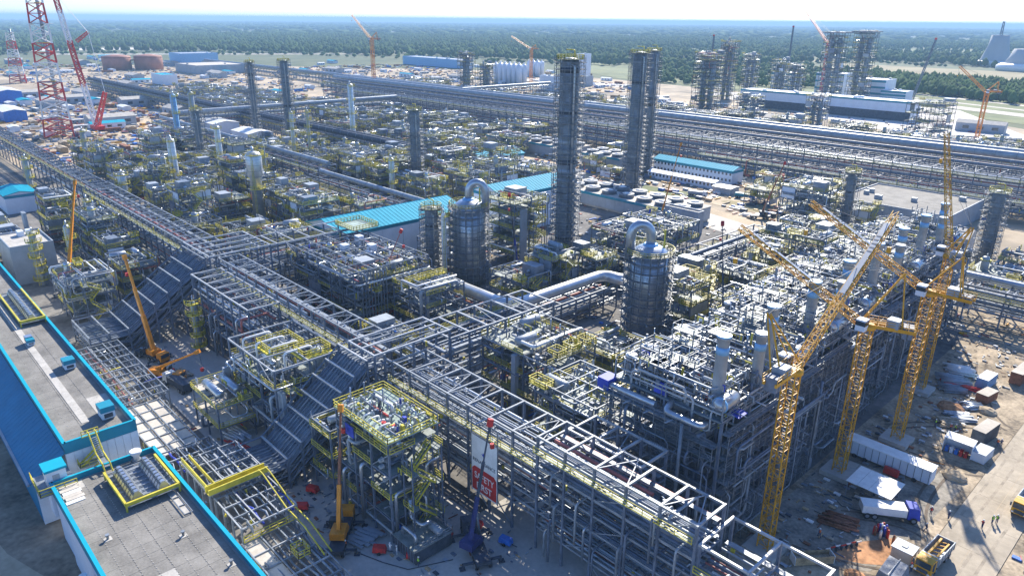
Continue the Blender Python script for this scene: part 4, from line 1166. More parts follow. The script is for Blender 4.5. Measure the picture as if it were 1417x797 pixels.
def furnace_clutter(seed):
    rn = random.Random(seed); L = []
    fi = MB(); fittings(fi, rn, -9.5, 9.8, .4, FS-.4, [24.6, 24.6, 24.6, 26, 27.6, 21], 620, .6); L.append(("roof_fittings", fi.mesh("roof_fittings"), "stuff"))
    pw = MB()
    for k in range(90):
        pts = walk_pipe(rn, -10, 10, 0.3, FS-.3, 22, 28.5, rn.choice([3, 4, 5]))
        pw.use(rn.choice(["bright_steel", "cladding", "cladding_matt", "galvanised", "galvanised", "primer_steel"])).tube(elbow(pts, .5, 1), rn.choice([.08, .11, .15, .2]), 6)
    L.append(("roof_pipework", pw.mesh("roof_pipework"), "stuff"))
    fp = MB()
    for k in range(50):
        if rn.random() < .5: pts = walk_pipe(rn, 8, 12.6, .5, FS-.5, 2, 23, 4)
        else: pts = walk_pipe(rn, -10, 10, -2.2, 1.0, 2, 23, 4)
        fp.use(rn.choice(["cladding_matt", "galvanised", "primer_steel", "primer_steel"])).tube(elbow(pts, .6, 1), rn.choice([.08, .1, .14, .2, .28]), 6)
    L.append(("face_pipework", fp.mesh("face_pipework"), "stuff"))
    fr = MB().use("galvanised")
    for x in (-10, -5, 0, 5, 10):
        for y in (.5, FS/2, FS-.5): fr.bar((x, y, 24), (x, y, rn.choice([26.4, 27.6, 28.4])), .2)
    for y in (.5, FS/2, FS-.5):
        fr.use("bright_steel").bar((-10, y, 26.4), (10, y, 26.4), .2)
    for x in (-10, -5, 0, 5, 10): fr.bar((x, .5, 26.4), (x, FS-.5, 26.4), .2)
    for q in range(5):
        x, y = rn.uniform(-8.5, 5.5), rn.uniform(1, FS-5); a, c = rn.uniform(2.4, 4.2), rn.uniform(2.4, 4.4); h = rn.uniform(28, 33)
        fr.use("galvanised")
        for px_ in (x, x+a):
            for py_ in (y, y+c): fr.bar((px_, py_, 24.4), (px_, py_, h), .16)
        for z in np.arange(26.6, h+.1, 2.2):
            fr.use(rn.choice(["galvanised", "bright_steel", "galvanised"]))
            for (p, q_) in (((x, y), (x+a, y)), ((x+a, y), (x+a, y+c)), ((x+a, y+c), (x, y+c)), ((x, y+c), (x, y))): fr.bar((*p, z), (*q_, z), .12); fr.bar((*p, z+1.0), (*q_, z+1.0), .07)
            if rn.random() < .7: fr.use("grating").box(x, x+a, y, y+c*rn.uniform(.4, 1), z-.08, z-.03)
    L.append(("roof_frame", fr.mesh("roof_frame"), "stuff"))
    return L
FC = [furnace_clutter(70+i) for i in range(3)]
cxF = (FX0+FX1)/2
for k in range(8):
    y0 = FY+k*FS
    sh = -k*.9                                                        # the row runs very slightly askew to the street
    t = E("cracking_furnace", "scaffold-wrapped cracking furnace, "+where[k], "furnace", (cxF+sh, y0, 0), 0, "row of cracking furnaces")
    O("firebox", G["firebox"], t); O("convection_section", G["convection"], t)
    o = t.location
    for i in range(5):
        x = FX0+sh+(FX1-FX0)*i/4
        for y in (.4, FS*.5, FS-.4): beam("post", t, (x, y0+y, 0), (x, y0+y, 24.4), .42, "primer_steel")
    for z in (4.5, 8.5, 12.5, 16.5, 20.5, 24.4):
        for y in (.4, FS-.4): beam("beam", t, (FX0+sh, y0+y, z), (FX1+sh, y0+y, z), .3, "primer_steel", .42)
        for x in (FX0, FX1): beam("beam", t, (x+sh, y0+.4, z-.02), (x+sh, y0+FS-.4, z-.02), .3, "primer_steel", .42)
    dk = MB().use("grating")
    dk.box(-10.2, 10.2, .1, FS-.1, 24.45, 24.55)
    for z in (8.6, 16.6):
        dk.box(6.8, 10, .4, FS-.4, z, z+.08); dk.box(-10, -6.8, .4, FS-.4, z, z+.08); dk.box(-6.8, 6.8, .3, 1.7, z, z+.08)
    O("deck", dk, t, kind="stuff")
    O("handrail", MB().use("galvanised").rail([(10.3, .2, 24.55), (10.3, FS-.2, 24.55)], 1.15, 2, .1), t)
    for m_, z in enumerate(np.arange(2.2, 24.2, 2.05)):
        v = (m_*7+k*5+m_*m_) % 8
        if v != 3: O("scaffold_platform", G["long2" if v in (1, 6) else "long"], t, (10.5, FS-.3, z), (0, 0, -math.pi/2))
        if k == 0 and v != 5: O("scaffold_platform", G["end2" if v in (2, 6) else "end"], t, (10.15, -.35, z), (0, 0, math.pi))
    for nm, me, kd in FC[k % 3]: O(nm, me, t, kind=kd)
    # stack, drum, exchangers
    dx = -.6*k*.0
    st_ = O("stack", G["stack"], t, (7.2, 3.4, 24.4)); O("band", G["band"], st_); O("lip", G["lip"], st_)
    O("access_platform", MB().use("galvanised").lathe([(1.9, 24.9), (1.9, 25.0)], 10, (7.2, 3.4, 0)), t)
    d_ = O("steam_drum", G["drum"], t, (9.0, FS*.5-5.2 if k == 0 else FS*.5+3.2, 26.6)); O("band", G["drumend"], d_)
    for q in range(3): O("transfer_line_exchanger", G["tle"], t, (-8.6+q*.4, 2.6+q*5.4, 24.4))
    if k % 2 == 0: 
        s2 = O("stack", G["stack"], t, (8.6, 12.4, 23.2)); s2.scale = (.92, .92, .95); O("band", G["band"], s2)
occ(-76, -36, 84, 222)
# header pipe along the near furnace face
t = E("header_pipe", "blue-wrapped silver header pipe along the near edge of the furnace roof", "pipe", (-56, 85.6, 23.6)); o = t.location
O("pipe", MB(o).use("cladding").tube(elbow([(-66.5, 88, 23.6), (-66.5, 85.4, 23.6), (-57, 85.4, 23.6)], .8), .55, 12), t)
O("pipe", MB(o).use("cladding").tube(elbow([(-55, 87, 24.5), (-55, 85.2, 23.4), (-48.6, 85.2, 23.4), (-48.6, 87, 23.4)], .8), .55, 12), t)
O("tarp", MB(o).use("deep_blue").box(-68.2, -66, 84.6, 87.4, 22.8, 24.6), t)
t = E("site_tarp", "deep blue tarpaulin hung on the first furnace roof rail", "tarp", (-57.4, 87, 25.6))
O("sheet", MB().use("deep_blue").hexa([(-1.2, -.1, -.8), (1.2, .1, -.9), (1.2, .2, -.9), (-1.2, 0, -.8)], [(-1.1, .2, 1.1), (1.15, .3, 1.0), (1.15, .4, 1.0), (-1.1, .3, 1.1)]), t)
t = E("site_tarp", "deep blue tarpaulin spread beside the first silver steam drum", "tarp", (-45.7, 90.6, 25.4))
O("sheet", MB().use("deep_blue").hexa([(-1, -1.5, -.3), (.9, -1.4, -.6), (.9, 1.2, -.6), (-1, 1.1, -.3)], [(-1, -1.5, -.2), (.9, -1.4, -.5), (.9, 1.2, -.5), (-1, 1.1, -.2)]), t)

# ------------------------------------------------------------------ tall columns, vessels
def lift_mesh(r0, r1, n, seed):
    rn = random.Random(seed)
    b = MB().use("scaffold_board")
    ring = lambda r, z: [(r*math.cos(2*math.pi*(i+.5)/n), r*math.sin(2*math.pi*(i+.5)/n), z) for i in range(n)]
    a, c = ring(r0, 0), ring(r1, 0)
    for i in range(n):
        j = (i+1) % n
        if rn.random() < .8: b.hexa([(*a[i][:2], -.05), (*c[i][:2], -.05), (*c[j][:2], -.05), (*a[j][:2], -.05)], [(*a[i][:2], 0), (*c[i][:2], 0), (*c[j][:2], 0), (*a[j][:2], 0)])
    b.use("scaffold_steel")
    for z in (.05, 1.0):
        for i in range(n): b.bar((*c[i][:2], z), (*c[(i+1) % n][:2], z), .09)
    for i in range(n):
        b.bar((*a[i][:2], 0), (c[i][0]*1.08, c[i][1]*1.08, 0), .09)
        if rn.random() < .3: b.bar((*c[i][:2], 0), (*c[(i+1) % n][:2], 2), .07)
    b.use("bright_steel")
    for i in range(n):
        if rn.random() < .25:
            k = rn.uniform(1.12, 1.28); b.bar((*c[i][:2], .02), (c[i][0]*k, c[i][1]*k, .02), .35, .07)
    return b.mesh("scaffold_lift")
_LM = {}
def scaf_tower(label, x, y, H, r, lift=2.0, shell="column_shell", top=True, n=12, gap=.55, wd=1.3, riser=True):
    t = E("scaffolded_column", label, "column", (x, y, 0))
    b = MB().use(shell).lathe([(r*.9, 0), (r, .5), (r, H-1.5), (r*.8, H-.4), (r*.3, H)], 20)
    sh_ = O("shell", b, t)
    rb = MB()
    rn = random.Random(int(abs(x)))
    for z in np.arange(3, H-3, 3.1):
        if rn.random() < .6: rb.use(rn.choice(["cladding_matt", "galvanised", "dark_steel"])).lathe([(r+.05, z), (r+.05, z+rn.choice([.3, .8, 1.6]))], 20)
    O("shell_band", rb, sh_, kind="stuff")
    key = (round(r, 1), n, wd)
    if key not in _LM: _LM[key] = [lift_mesh(r+gap, r+gap+wd, n, 7+i) for i in range(3)]
    po = MB().use("scaffold_steel")
    for rr in (r+gap, r+gap+wd):
        for i in range(n):
            a = 2*math.pi*(i+.5)/n; po.bar((rr*math.cos(a), rr*math.sin(a), 0), (rr*math.cos(a), rr*math.sin(a), H), .1)
    O("scaffold_posts", po, t, kind="stuff")
    k = 0
    for z in np.arange(lift, H, lift):
        if rn.random() < .9: O("scaffold_lift", _LM[key][rn.randrange(3)], t, (0, 0, z), (0, 0, (k % 5)*2*math.pi/n))
        k += 1
    if top:
        O("top_platform", MB().use("grating").lathe([(r+1.4, H-.6), (r+1.4, H-.5)], 12), t)
        c = [((r+1.3)*math.cos(2*math.pi*i/10), (r+1.3)*math.sin(2*math.pi*i/10), H-.5) for i in range(11)]
        O("handrail", MB().use("rail_yellow").rail(c, 1.3, 1.5, .16), t)
        O("davit", MB().use("rail_yellow").tube(elbow([(r*.6, 0, H-.4), (r*.6, 0, H+2.2), (-r*.6, 0, H+2.2)], .6), .18, 6), t)
    if riser:
        O("riser_pipe", MB().use("cladding").tube(elbow([(r+.3, -r*.5, 1), (r+.3, -r*.5, H-2), (0, -r*.5, H-2)], .8), max(.25, r*.12), 8), t)
    occ(x-r-2, x+r+2, y-r-2, y+r+2)
    return t
def clad_column(label, x, y, H, r, shell="cladding", nplat=5, prof=None, group=None):
    t = E("distillation_column", label, "column", (x, y, 0), 0, group)
    prof = prof or [(r*1.15, 0), (r, 1.5), (r, H-1.2), (r*.8, H-.4), (r*.25, H)]
    b = MB().use(shell).lathe(prof, 18)
    O("shell", b, t)
    rb = MB().use("galvanised")
    for z in np.arange(2, H-1.5, 2.2):
        rr = np.interp(z, [q[1] for q in prof], [q[0] for q in prof]); rb.lathe([(rr+.03, z), (rr+.03, z+.1)], 18)
    O("shell_band", rb, t, kind="stuff")
    rn = random.Random(int(x*7+y))
    for i in range(nplat):
        z = H*(.12+.84*i/(nplat-1)) if nplat > 1 else H*.9
        rr = np.interp(z, [q[1] for q in prof], [q[0] for q in prof])
        a0 = rn.uniform(-2.4, 0); a1 = a0+rn.uniform(2.6, 4.5)
        c = [((rr+1.25)*math.cos(a0+(a1-a0)*k/6), (rr+1.25)*math.sin(a0+(a1-a0)*k/6), z) for k in range(7)]
        ci = [((rr+.05)*math.cos(a0+(a1-a0)*k/6), (rr+.05)*math.sin(a0+(a1-a0)*k/6), z) for k in range(7)]
        d = MB().use("rail_yellow")
        for k in range(6): d.hexa([(*ci[k][:2], z-.1), (*c[k][:2], z-.1), (*c[k+1][:2], z-.1), (*ci[k+1][:2], z-.1)], [ci[k], c[k], c[k+1], ci[k+1]])
        p_ = O("platform", d, t)
        O("handrail", MB().use("rail_yellow").rail(c, 1.2, 1.2, .14), p_)
    ld = MB().use("rail_yellow")
    rr = max(q[0] for q in prof)+.35
    for s_ in (-.3, .3): ld.bar((rr*.8, -rr*.6+s_, .5), (rr*.8, -rr*.6+s_, H-.5), .1)
    for z in np.arange(1, H-.5, .9): ld.bar((rr*.8, -rr*.6-.3, z), (rr*.8, -rr*.6+.3, z), .07)
    O("ladder", ld, t)
    O("overhead_pipe", MB().use("cladding").tube(elbow([(0, 0, H-.2), (0, 0, H+1), (-rr-.3, rr*.4, H+1), (-rr-.3, rr*.4, 1)], .9), max(.16, r*.22), 8), t)
    occ(x-r-1, x+r+1, y-r-1, y+r+1)
    return t
scaf_tower("tallest scaffolded column, standing right of the blue-roofed compressor hall", -155.6, 171.3, 69.5, 2.9, n=12)
scaf_tower("second tall scaffolded column, behind the white fan coolers", -213, 282, 67, 3.2, n=12)
scaf_tower("rear half-hidden scaffolded column beside the second tall one", -241, 331, 66, 2.6, n=12, lift=2.4)
scaf_tower("scaffolded column with a white riser behind the big compressor hall", -284, 205, 40.5, 2.3, n=10)
scaf_tower("dark scaffolded column of the far left pair, the nearer one", -459, 229, 54.5, 2.5, n=10, lift=2.4)
scaf_tower("slim grey scaffolded column of the far left pair, the thinner one", -487.6, 218.8, 52.6, 1.7, n=10, lift=2.4)
scaf_tower("short scaffolded column next to the far open tower", -110.3, 284.8, 27, 1.6, n=10)
scaf_tower("dark scaffolded column beyond the last furnace", -61.5, 285.8, 27.5, 2.0, n=10)
scaf_tower("small scaffolded column among the left distillation columns", -400, 147, 34, 1.8, n=10, lift=2.4)
clad_column("thick silver column with a wider top drum at centre left", -273, 119.8, 31.5, 2.2, "silver_duct", 3, [(2.2, 0), (2.2, 21), (3.1, 21.8), (3.1, 30), (2.3, 31), (.6, 31.5)])
occ(-273, -254, 104, 120)
clad_column("pale slim column in front of the dark tank house at left", -436, 100, 24, 1.3, "cladding_matt", 5)
clad_column("slim column with yellow rings near the white riser column", -386, 194, 31, 1.1, "cladding", 7)
clad_column("short silver column behind the long compressor hall", -262, 176, 24, 1.3, "cladding", 5)
clad_column("slim grey column above the far street structures", -388, 64, 20, 1.2, "cladding_matt", 5)
clad_column("pale blue-grey column left of the wide-topped silver column", -362, 142, 30, 1.5, "silver_duct", 5)
clad_column("silver column with yellow ladder and blue-ringed top, left of the wide-topped one", -348.8, 115, 28, 1.8, "silver_duct", 4)
clad_column("tall slim pale column, leftmost of the distant pair", -472, 161, 36, 1.7, "pale_blue_band", 4)
clad_column("tall slim grey column, rightmost of the distant pair", -459, 167, 38, 1.7, "cladding_matt", 5)
clad_column("pale column with yellow top behind the scaffolded riser column", -419, 253, 41, 1.8, "silver_duct", 5)
clad_column("thin yellow-laddered column in front of the far left scaffold pair", -371, 196, 33, .9, "cladding_matt", 8)
clad_column("stout silver column with yellow platforms beside the far rack", -333, 73.9+14, 18, 1.7, "cladding", 5)
clad_column("yellow-platformed column close to the wide main rack", -282.8, 62, 20, 1.2, "cladding_matt", 7)
clad_column("yellow-platformed column behind the tall hall's far end", -257.4, 39.9, 17.6, 1.0, "cladding_matt", 7)
clad_column("silver column with yellow rails left of the orange lattice-free crane", -258, 49.5, 18, 1.0, "cladding", 5)
clad_column("short yellow caged column beside the upper incline", -176.5, 57.6, 13.6, .8, "cladding_matt", 5)
clad_column("yellow caged column among the piping behind the furnaces", -103, 175, 15.4, 1.0, "cladding_matt", 7)
clad_column("second yellow caged column further behind the furnaces", -105.4, 204, 13.4, 1.1, "cladding_matt", 6)
clad_column("slim yellow column behind the wide-topped silver column", -330, 150, 24, .8, "cladding_matt", 5)

def absorber(label, x, y, H, r, dirv):
    t = E("absorber_vessel", label, "vessel", (x, y, 0))
    O("shell", MB().use("cladding").lathe([(r, 0), (r, H*.3), (r*.98, H*.62), (r, H)], 28), t)
    dm = MB().use("cladding").lathe([(r*.98, H), (r*.9, H+.5), (r*.62, H+1.5), (r*.3, H+2.0)], 28); O("dome", dm, t)
    bands = MB().use("galvanised")
    for z in np.arange(1.5, H, 1.45): bands.lathe([(r+.04, z), (r+.04, z+.12)], 28)
    for i in range(14):
        a = 2*math.pi*i/14; bands.bar(((r+.05)*math.cos(a), (r+.05)*math.sin(a), 0), ((r+.05)*math.cos(a), (r+.05)*math.sin(a), H), .14)
    O("cladding_band", bands, t, kind="stuff")
    key = (round(r, 1), 18, 1.2)
    if key not in _LM: _LM[key] = [lift_mesh(r+.35, r+1.5, 18, 17+i) for i in range(3)]
    for k, z in enumerate(np.arange(2.2, H+.2, 2.25)): O("scaffold_lift", _LM[key][k % 3], t, (0, 0, z), (0, 0, k % 6*2*math.pi/18))
    po = MB().use("scaffold_steel")
    for rr in (r+.35, r+1.5):
        for i in range(18):
            a = 2*math.pi*(i+.5)/18; po.bar((rr*math.cos(a), rr*math.sin(a), 0), (rr*math.cos(a), rr*math.sin(a), H+1), .1)
    O("scaffold_posts", po, t, kind="stuff")
    c = [((r+1.3)*math.cos(2*math.pi*i/18), (r+1.3)*math.sin(2*math.pi*i/18), H+.1) for i in range(19)]
    O("ring_platform", MB().use("rail_yellow").rail(c, 1.2, 1.6, .14), t)
    d = Vector((*dirv, 0)).normalized()
    gp = []
    R_ = 2.6
    for i in range(11):
        a = math.pi*i/10
        gp.append(d*(R_*(1-math.cos(a)))+Vector((0, 0, H+4.0+R_*1.25*math.sin(a))))
    O("gooseneck_pipe", MB().use("cladding").tube([Vector((0, 0, H+1.2))]+gp+[gp[-1]+Vector((0, 0, -6))], 1.25, 14), t)
    O("pipe_collar", MB().use("pale_blue_band").lathe([(2.6, H+1.2), (1.6, H+2.4)], 16), t)
    O("lifting_lug", MB().use("rail_yellow").bar((r*.5, r*.5, H+.8), (r*.5, r*.5, H+6), .35), t)
    occ(x-r-2, x+r+2, y-r-2, y+r+2)
    return t
absorber("big round silver vessel with gooseneck pipe on top, the nearer one by the furnaces", -104.1, 147.5, 24.6, 4.9, (-.7, -.72))
occ(-112, -86, 127, 150)
absorber("big round silver vessel with gooseneck pipe, the farther one before the blue hall", -170, 142.3, 25.5, 4.9, (.7, .72))
scaf_tower("scaffolded side column attached left of the farther big vessel", -178.5, 134, 25, 2.0, n=10)
clad_column("pale slim vent column left of the farther big vessel", -172.5, 134.2, 24, .8, "white_paint", 2)

# big silver transfer pipe in an L
t = E("transfer_pipe", "huge shiny silver pipe bending in an L between the two big round vessels", "pipe", (-128.5, 120.5, 10)); o = t.location
pth = elbow([(-158, 121.5, 9.2), (-128.8, 121.5, 9.2), (-128.8, 160, 9.2), (-120, 160, 9.2)], 5, 6)
O("pipe", MB(o).use("silver_duct").tube(pth, 1.6, 20), t)
jn = MB(o).use("galvanised")
for i in range(22):
    y = 127+i*1.5; jn.lathe([(1.53, y-.05), (1.53, y+.05)], 20, (-128.8, 0, 9.2), 'y')
for i in range(14):
    x = -156+i*1.6; jn.lathe([(1.53, x-.05), (1.53, x+.05)], 20, (0, 121.5, 9.2), 'x')
O("pipe_joint", jn, t, kind="stuff")
rack("low support rack carrying the huge silver pipe toward the nearer vessel", 'Y', 118, 160, -133.5, -123.6, [2.2, 5.0], 7.4, 6, 9, 61, walk=False, brace=False, top="galvanised", detail=1)
rack("low support rack under the silver pipe's short leg", 'X', -158, -134.2, 117.6, 125.4, [2.2, 5.0], 7.4, 6, 7, 62, walk=False, brace=False, top="galvanised", detail=1)
occ(-134, -118, 116, 162); occ(-160, -130, 117, 126)

# ------------------------------------------------------------------ gabled halls with cyan roofs
def gable(label, X0, X1, Y0, Y1, He, Hr, along='Y', roof="cyan_roof", wall="panel_white", band=True, name="gabled_hall", ribs=1.6, panels=True, group=None, openings=0):
    t = E(name, label, "hall", ((X0+X1)/2, (Y0+Y1)/2, 0), 0, group); o = t.location
    b = MB(o).use(wall)
    w_ = b
    if along == 'Y':
        xm = (X0+X1)/2
        pr = [(X0, 0), (X1, 0), (X1, He), (xm, Hr), (X0, He)]
        lo = [w_.pt((x, Y0, z)) for x, z in pr]; hi = [w_.pt((x, Y1, z)) for x, z in pr]
    else:
        ym = (Y0+Y1)/2
        pr = [(Y1, 0), (Y0, 0), (Y0, He), (ym, Hr), (Y1, He)]
        lo = [w_.pt((X0, y, z)) for y, z in pr]; hi = [w_.pt((X1, y, z)) for y, z in pr]
    w_.face(tuple(lo)); w_.face(tuple(reversed(hi)))
    for i in range(5): w_.face((lo[(i+1) % 5], lo[i], hi[i], hi[(i+1) % 5]))
    O("wall", b, t)
    e = .5; th = .22
    for s_ in (0, 1):
        r_ = MB(o).use(roof)
        if along == 'Y':
            xe = X0-e if s_ == 0 else X1+e; ze = He-e*(Hr-He)/((X1-X0)/2)+.04
            q = [(xe, Y0-e, ze), (xe, Y1+e, ze), (xm, Y1+e, Hr+.04), (xm, Y0-e, Hr+.04)]
        else:
            ye = Y0-e if s_ == 0 else Y1+e; ze = He-e*(Hr-He)/((Y1-Y0)/2)+.04
            q = [(X0-e, ye, ze), (X1+e, ye, ze), (X1+e, ym, Hr+.04), (X0-e, ym, Hr+.04)]
        up = [(p[0], p[1], p[2]+th) for p in q]
        r_.hexa(q, up)
        rr = O("roof", r_, t)
        rb = MB(o).use(roof)
        n = int(((Y1-Y0) if along == 'Y' else (X1-X0))/ribs)
        for i in range(n+1):
            k = i/n
            A = Vector(up[0]).lerp(Vector(up[1]), k); B = Vector(up[3]).lerp(Vector(up[2]), k)
            rb.bar(A+Vector((0, 0, .03)), B+Vector((0, 0, .03)), .1, .1)
        O("roof_rib", rb, rr, kind="stuff")
    if band:
        bb = MB(o).use("teal_trim")
        for z in ((He-1.3, He-.1),):
            if along == 'Y': bb.box(X1, X1+.06, Y0, Y1, *z); bb.box(X0, X1, Y0-.06, Y0, *z)
            else: bb.box(X0, X1, Y0-.06, Y0, *z); bb.box(X1, X1+.06, Y0, Y1, *z)
        O("trim_band", bb, t)
    if panels:
        L = (Y1-Y0) if along == 'Y' else (X1-X0)
        n = int(L/4)
        for i in range(n):
            if along == 'Y': O("wall_panel", unit_cube(wall), t, (X1+.03-o.x, Y0+(i+.5)*L/n-o.y, (He-1.4)/2), sc=(.06, L/n-.08, He-1.4))
            else: O("wall_panel", unit_cube(wall), t, (X0+(i+.5)*L/n-o.x, Y0-.03-o.y, (He-1.4)/2), sc=(L/n-.08, .06, He-1.4))
        W_ = (X1-X0) if along == 'Y' else (Y1-Y0)
        n = int(W_/4)
        for i in range(n):
            if along == 'Y': O("wall_panel", unit_cube(wall), t, (X0+(i+.5)*W_/n-o.x, Y0-.03-o.y, (He-1.4)/2), sc=(W_/n-.08, .06, He-1.4))
            else: O("wall_panel", unit_cube(wall), t, (X1+.03-o.x, Y0+(i+.5)*W_/n-o.y, (He-1.4)/2), sc=(.06, W_/n-.08, He-1.4))
    for k in range(openings):
        if along == 'X':
            L = X1-X0
            for zz in ([1.0] if He < 5 else [1.0, 4.2]): O("window", unit_cube("glass_dark"), t, (X0+(k+.5)*L/openings-o.x, Y0-.05-o.y, zz+1), sc=(L/openings*.45, .08, 1.3))
    occ(X0-1, X1+1, Y0-1, Y1+1)
    return t
gable("long compressor hall with bright cyan roof left of the farther big vessel", -229, -207, 117.5, 171, 12.6, 15.6)
gable("taller compressor hall with cyan gable roof behind the yellow-stepped structure", -219, -202, 186, 228, 15.8, 19)
gable("small low hall with cyan gable roof beyond the compressor halls", -331, -312, 270, 305, 5, 8)
gable("long two-storey site office with cyan roof and rows of windows", -243, -193, 341, 352, 7, 8.6, 'X', openings=22)
gable("low white site cabin block in front of the cyan-roofed office", -234, -193, 324, 331, 3.2, 3.9, 'X', "panel_white", openings=18, band=False, ribs=4)
gable("pale shelter with a cyan-edged roof behind the left scaffolded riser", -352, -330, 232, 246, 6, 7.2, 'X', "panel_white")
gable("low cyan-roofed switch house at the left edge", -385, -366, 50, 62, 8, 9.2, 'X')
gable("small grey switch house beside the coolers", -190, -180, 318, 326, 3, 3.4, 'X', "grey_panel", "grey_panel", False, ribs=3)
def flat_block(label, X0, X1, Y0, Y1, H, wall="grey_panel", roof="membrane", name="flat_roofed_building", units=3, group=None):
    t = E(name, label, "building", ((X0+X1)/2, (Y0+Y1)/2, 0), 0, group); o = t.location
    O("wall", MB(o).use(wall).box(X0, X1, Y0, Y1, 0, H-.05), t)
    O("roof", MB(o).use(roof).box(X0+.3, X1-.3, Y0+.3, Y1-.3, H-.04, H+.05), t)
    for q in ((X0, X1, Y0, Y0+.3), (X0, X1, Y1-.3, Y1), (X0, X0+.3, Y0+.3, Y1-.3), (X1-.3, X1, Y0+.3, Y1-.3)):
        O("parapet", MB(o).use(wall).box(*q, H-.049, H+.6), t)
    n = int((X1-X0)/4.5)
    for i in range(n): O("wall_panel", unit_cube(wall), t, (X0+(i+.5)*(X1-X0)/n-o.x, Y0-.04-o.y, H/2), sc=((X1-X0)/n-.12, .08, H-.2))
    rn = random.Random(int(X0*3))
    for i in range(units):
        O("roof_unit", unit_cube(rn.choice(["panel_white", "cladding_matt"])), t, (rn.uniform(X0+3, X1-3)-o.x, rn.uniform(Y0+3, Y1-3)-o.y, H+.9), sc=(rn.uniform(1.5, 3.5), rn.uniform(1.5, 3), 1.7))
    occ(X0-1, X1+1, Y0-1, Y1+1)
    return t
flat_block("broad grey flat-roofed control building beyond the furnaces", -128, -83, 318, 362, 8, units=5)
flat_block("grey clad fan house wall end of the cooler bank", -168, -152, 246, 250, 8.5, units=0)
flat_block("long grey clad equipment house at the left edge before the columns", -282, -262, 34, 46, 12, "grey_panel", "membrane_pale", units=2)
for (x, y, w_, h_, lab) in ((-297, 45, 4, 15, "tall grey blank riser slab standing among the left structures"), (-262, 116, 9, 8, "grey blank screen wall behind the wide-topped silver column"), (-229.5, 112, .6, 9, "plain grey screen panel beside the cyan-roofed compressor hall")):
    t = E("riser_slab", lab, "screen wall", (x, y, 0)); O("slab", MB().use("grey_panel").box(-w_/2, w_/2, -.5, .5, 0, h_), t); O("cap", MB().use("galvanised").box(-w_/2-.1, w_/2+.1, -.6, .6, h_, h_+.2), t)

# ------------------------------------------------------------------ banks of big fan coolers
fan_st = MB().use("column_shell").lathe([(3.5, 0), (3.3, 1.4), (3.5, 1.7)], 18).mesh("fan_ring")
fan_cn = MB().use("white_paint").lathe([(1.9, 1.72), (.7, 2.1), (.3, 2.2)], 18).mesh("fan_cone")
fan_dk = MB().use("dark_steel").lathe([(3.2, 1.7), (3.2, 1.715)], 18).mesh("fan_guard")
def coolers(label, X0, X1, Y0, Y1, H, nx, ny):
    t = E("cooler_bank", label, "fan coolers", ((X0+X1)/2, (Y0+Y1)/2, 0)); o = t.location
    O("casing", MB(o).use("grey_panel").box(X0, X1, Y0, Y1, 1, H), t)
    O("roof_deck", MB(o).use("pale_concrete").box(X0-.4, X1+.4, Y0-.4, Y1+.4, H, H+.2), t)
    O("fascia", MB(o).use("teal_trim").box(X0-.45, X1+.45, Y0-.5, Y0-.4, H-.9, H+.25), t)
    O("base", MB(o).use("concrete").box(X0+.5, X1-.5, Y0+.5, Y1-.5, 0, 1), t)
    n = int((X1-X0)/5)
    for i in range(n): O("wall_panel", unit_cube("grey_panel"), t, (X0+(i+.5)*(X1-X0)/n-o.x, Y0-.05-o.y, H/2), sc=((X1-X0)/n-.2, .1, H-2))
    for i in range(nx):
        for j in range(ny):
            x, y = X0+(X1-X0)*(i+.5)/nx, Y0+(Y1-Y0)*(j+.5)/ny
            f = O("fan", fan_st, t, (x-o.x, y-o.y, H+.2)); O("fan_cone", fan_cn, f); O("fan_guard", fan_dk, f)
    occ(X0-1, X1+1, Y0-1, Y1+1)
    return t
coolers("double row of fan coolers behind the taller compressor hall", -301, -243, 263, 282, 6, 7, 2)
coolers("far double row of fan coolers along the sandy strip", -372, -296, 328, 347, 7, 8, 2)
coolers("short block of fan coolers left of the second tall column", -281, -253, 322, 340, 7.5, 3, 2)
coolers("double row of fan coolers right of the tallest column with grey end wall", -238, -160, 249, 268, 6.5, 8, 2)

# ------------------------------------------------------------------ banner on the rack
t = E("safety_banner", "tall white and red safety banner hung on the main pipe rack", "banner", (-77.2, 68.6, 8)); o = t.location
bx0, bx1 = -80.7, -74.2
O("cloth", MB(o).use("white_paint").box(bx0, bx1, 67.48, 67.54, 4.3, 15.2), t)
b = MB(o).use("red_paint")
ro = [(bx0+.2, 4.6), (bx1-.2, 4.6), (bx1-.2, 8.7), (bx1-.8, 9.3), (bx0+.8, 9.3), (bx0+.2, 8.7)]
b.face(tuple(b.pt((x, 67.46, z)) for x, z in ro))
O("red_field", b, t)
b = MB(o).use("deep_blue")
cx_, cz_ = -77.6, 12.3
b.face(tuple(b.pt((cx_+x, 67.46, cz_+z)) for x, z in ((-.55, .1), (-.1, -.3), (.05, -.75), (.35, -.1), (.6, .25), (.2, .2), (-.1, .45), (-.15, .1))))
O("emblem", b, t)
def letters(txt, parent, x, y, z, size, mname, wid=None):
    cu = bpy.data.curves.new("lettering", 'FONT')
    cu.body = txt; cu.size = size; cu.align_x = 'CENTER'; cu.extrude = 0.004; cu.offset = 0.012*size
    cu.materials.append(MATS[mname])
    ob = bpy.data.objects.new("lettering", cu); COL.objects.link(ob); ob.parent = parent
    pl = parent.location
    me = bpy.data.meshes.new_from_object(ob.evaluated_get(bpy.context.evaluated_depsgraph_get())); me.name = "lettering"
    bpy.data.objects.remove(ob)
    o2 = O("lettering", me, parent, (x-pl.x, y-pl.y, z-pl.z), (math.pi/2, 0, 0))
    xs = [v.co.x for v in me.vertices]
    if wid and xs: o2.scale.x = wid/(max(xs)-min(xs))
    return o2
letters("RENAISSANCE", t, -77.45, 67.45, 10.3, .9, "dark_steel", 5.6)
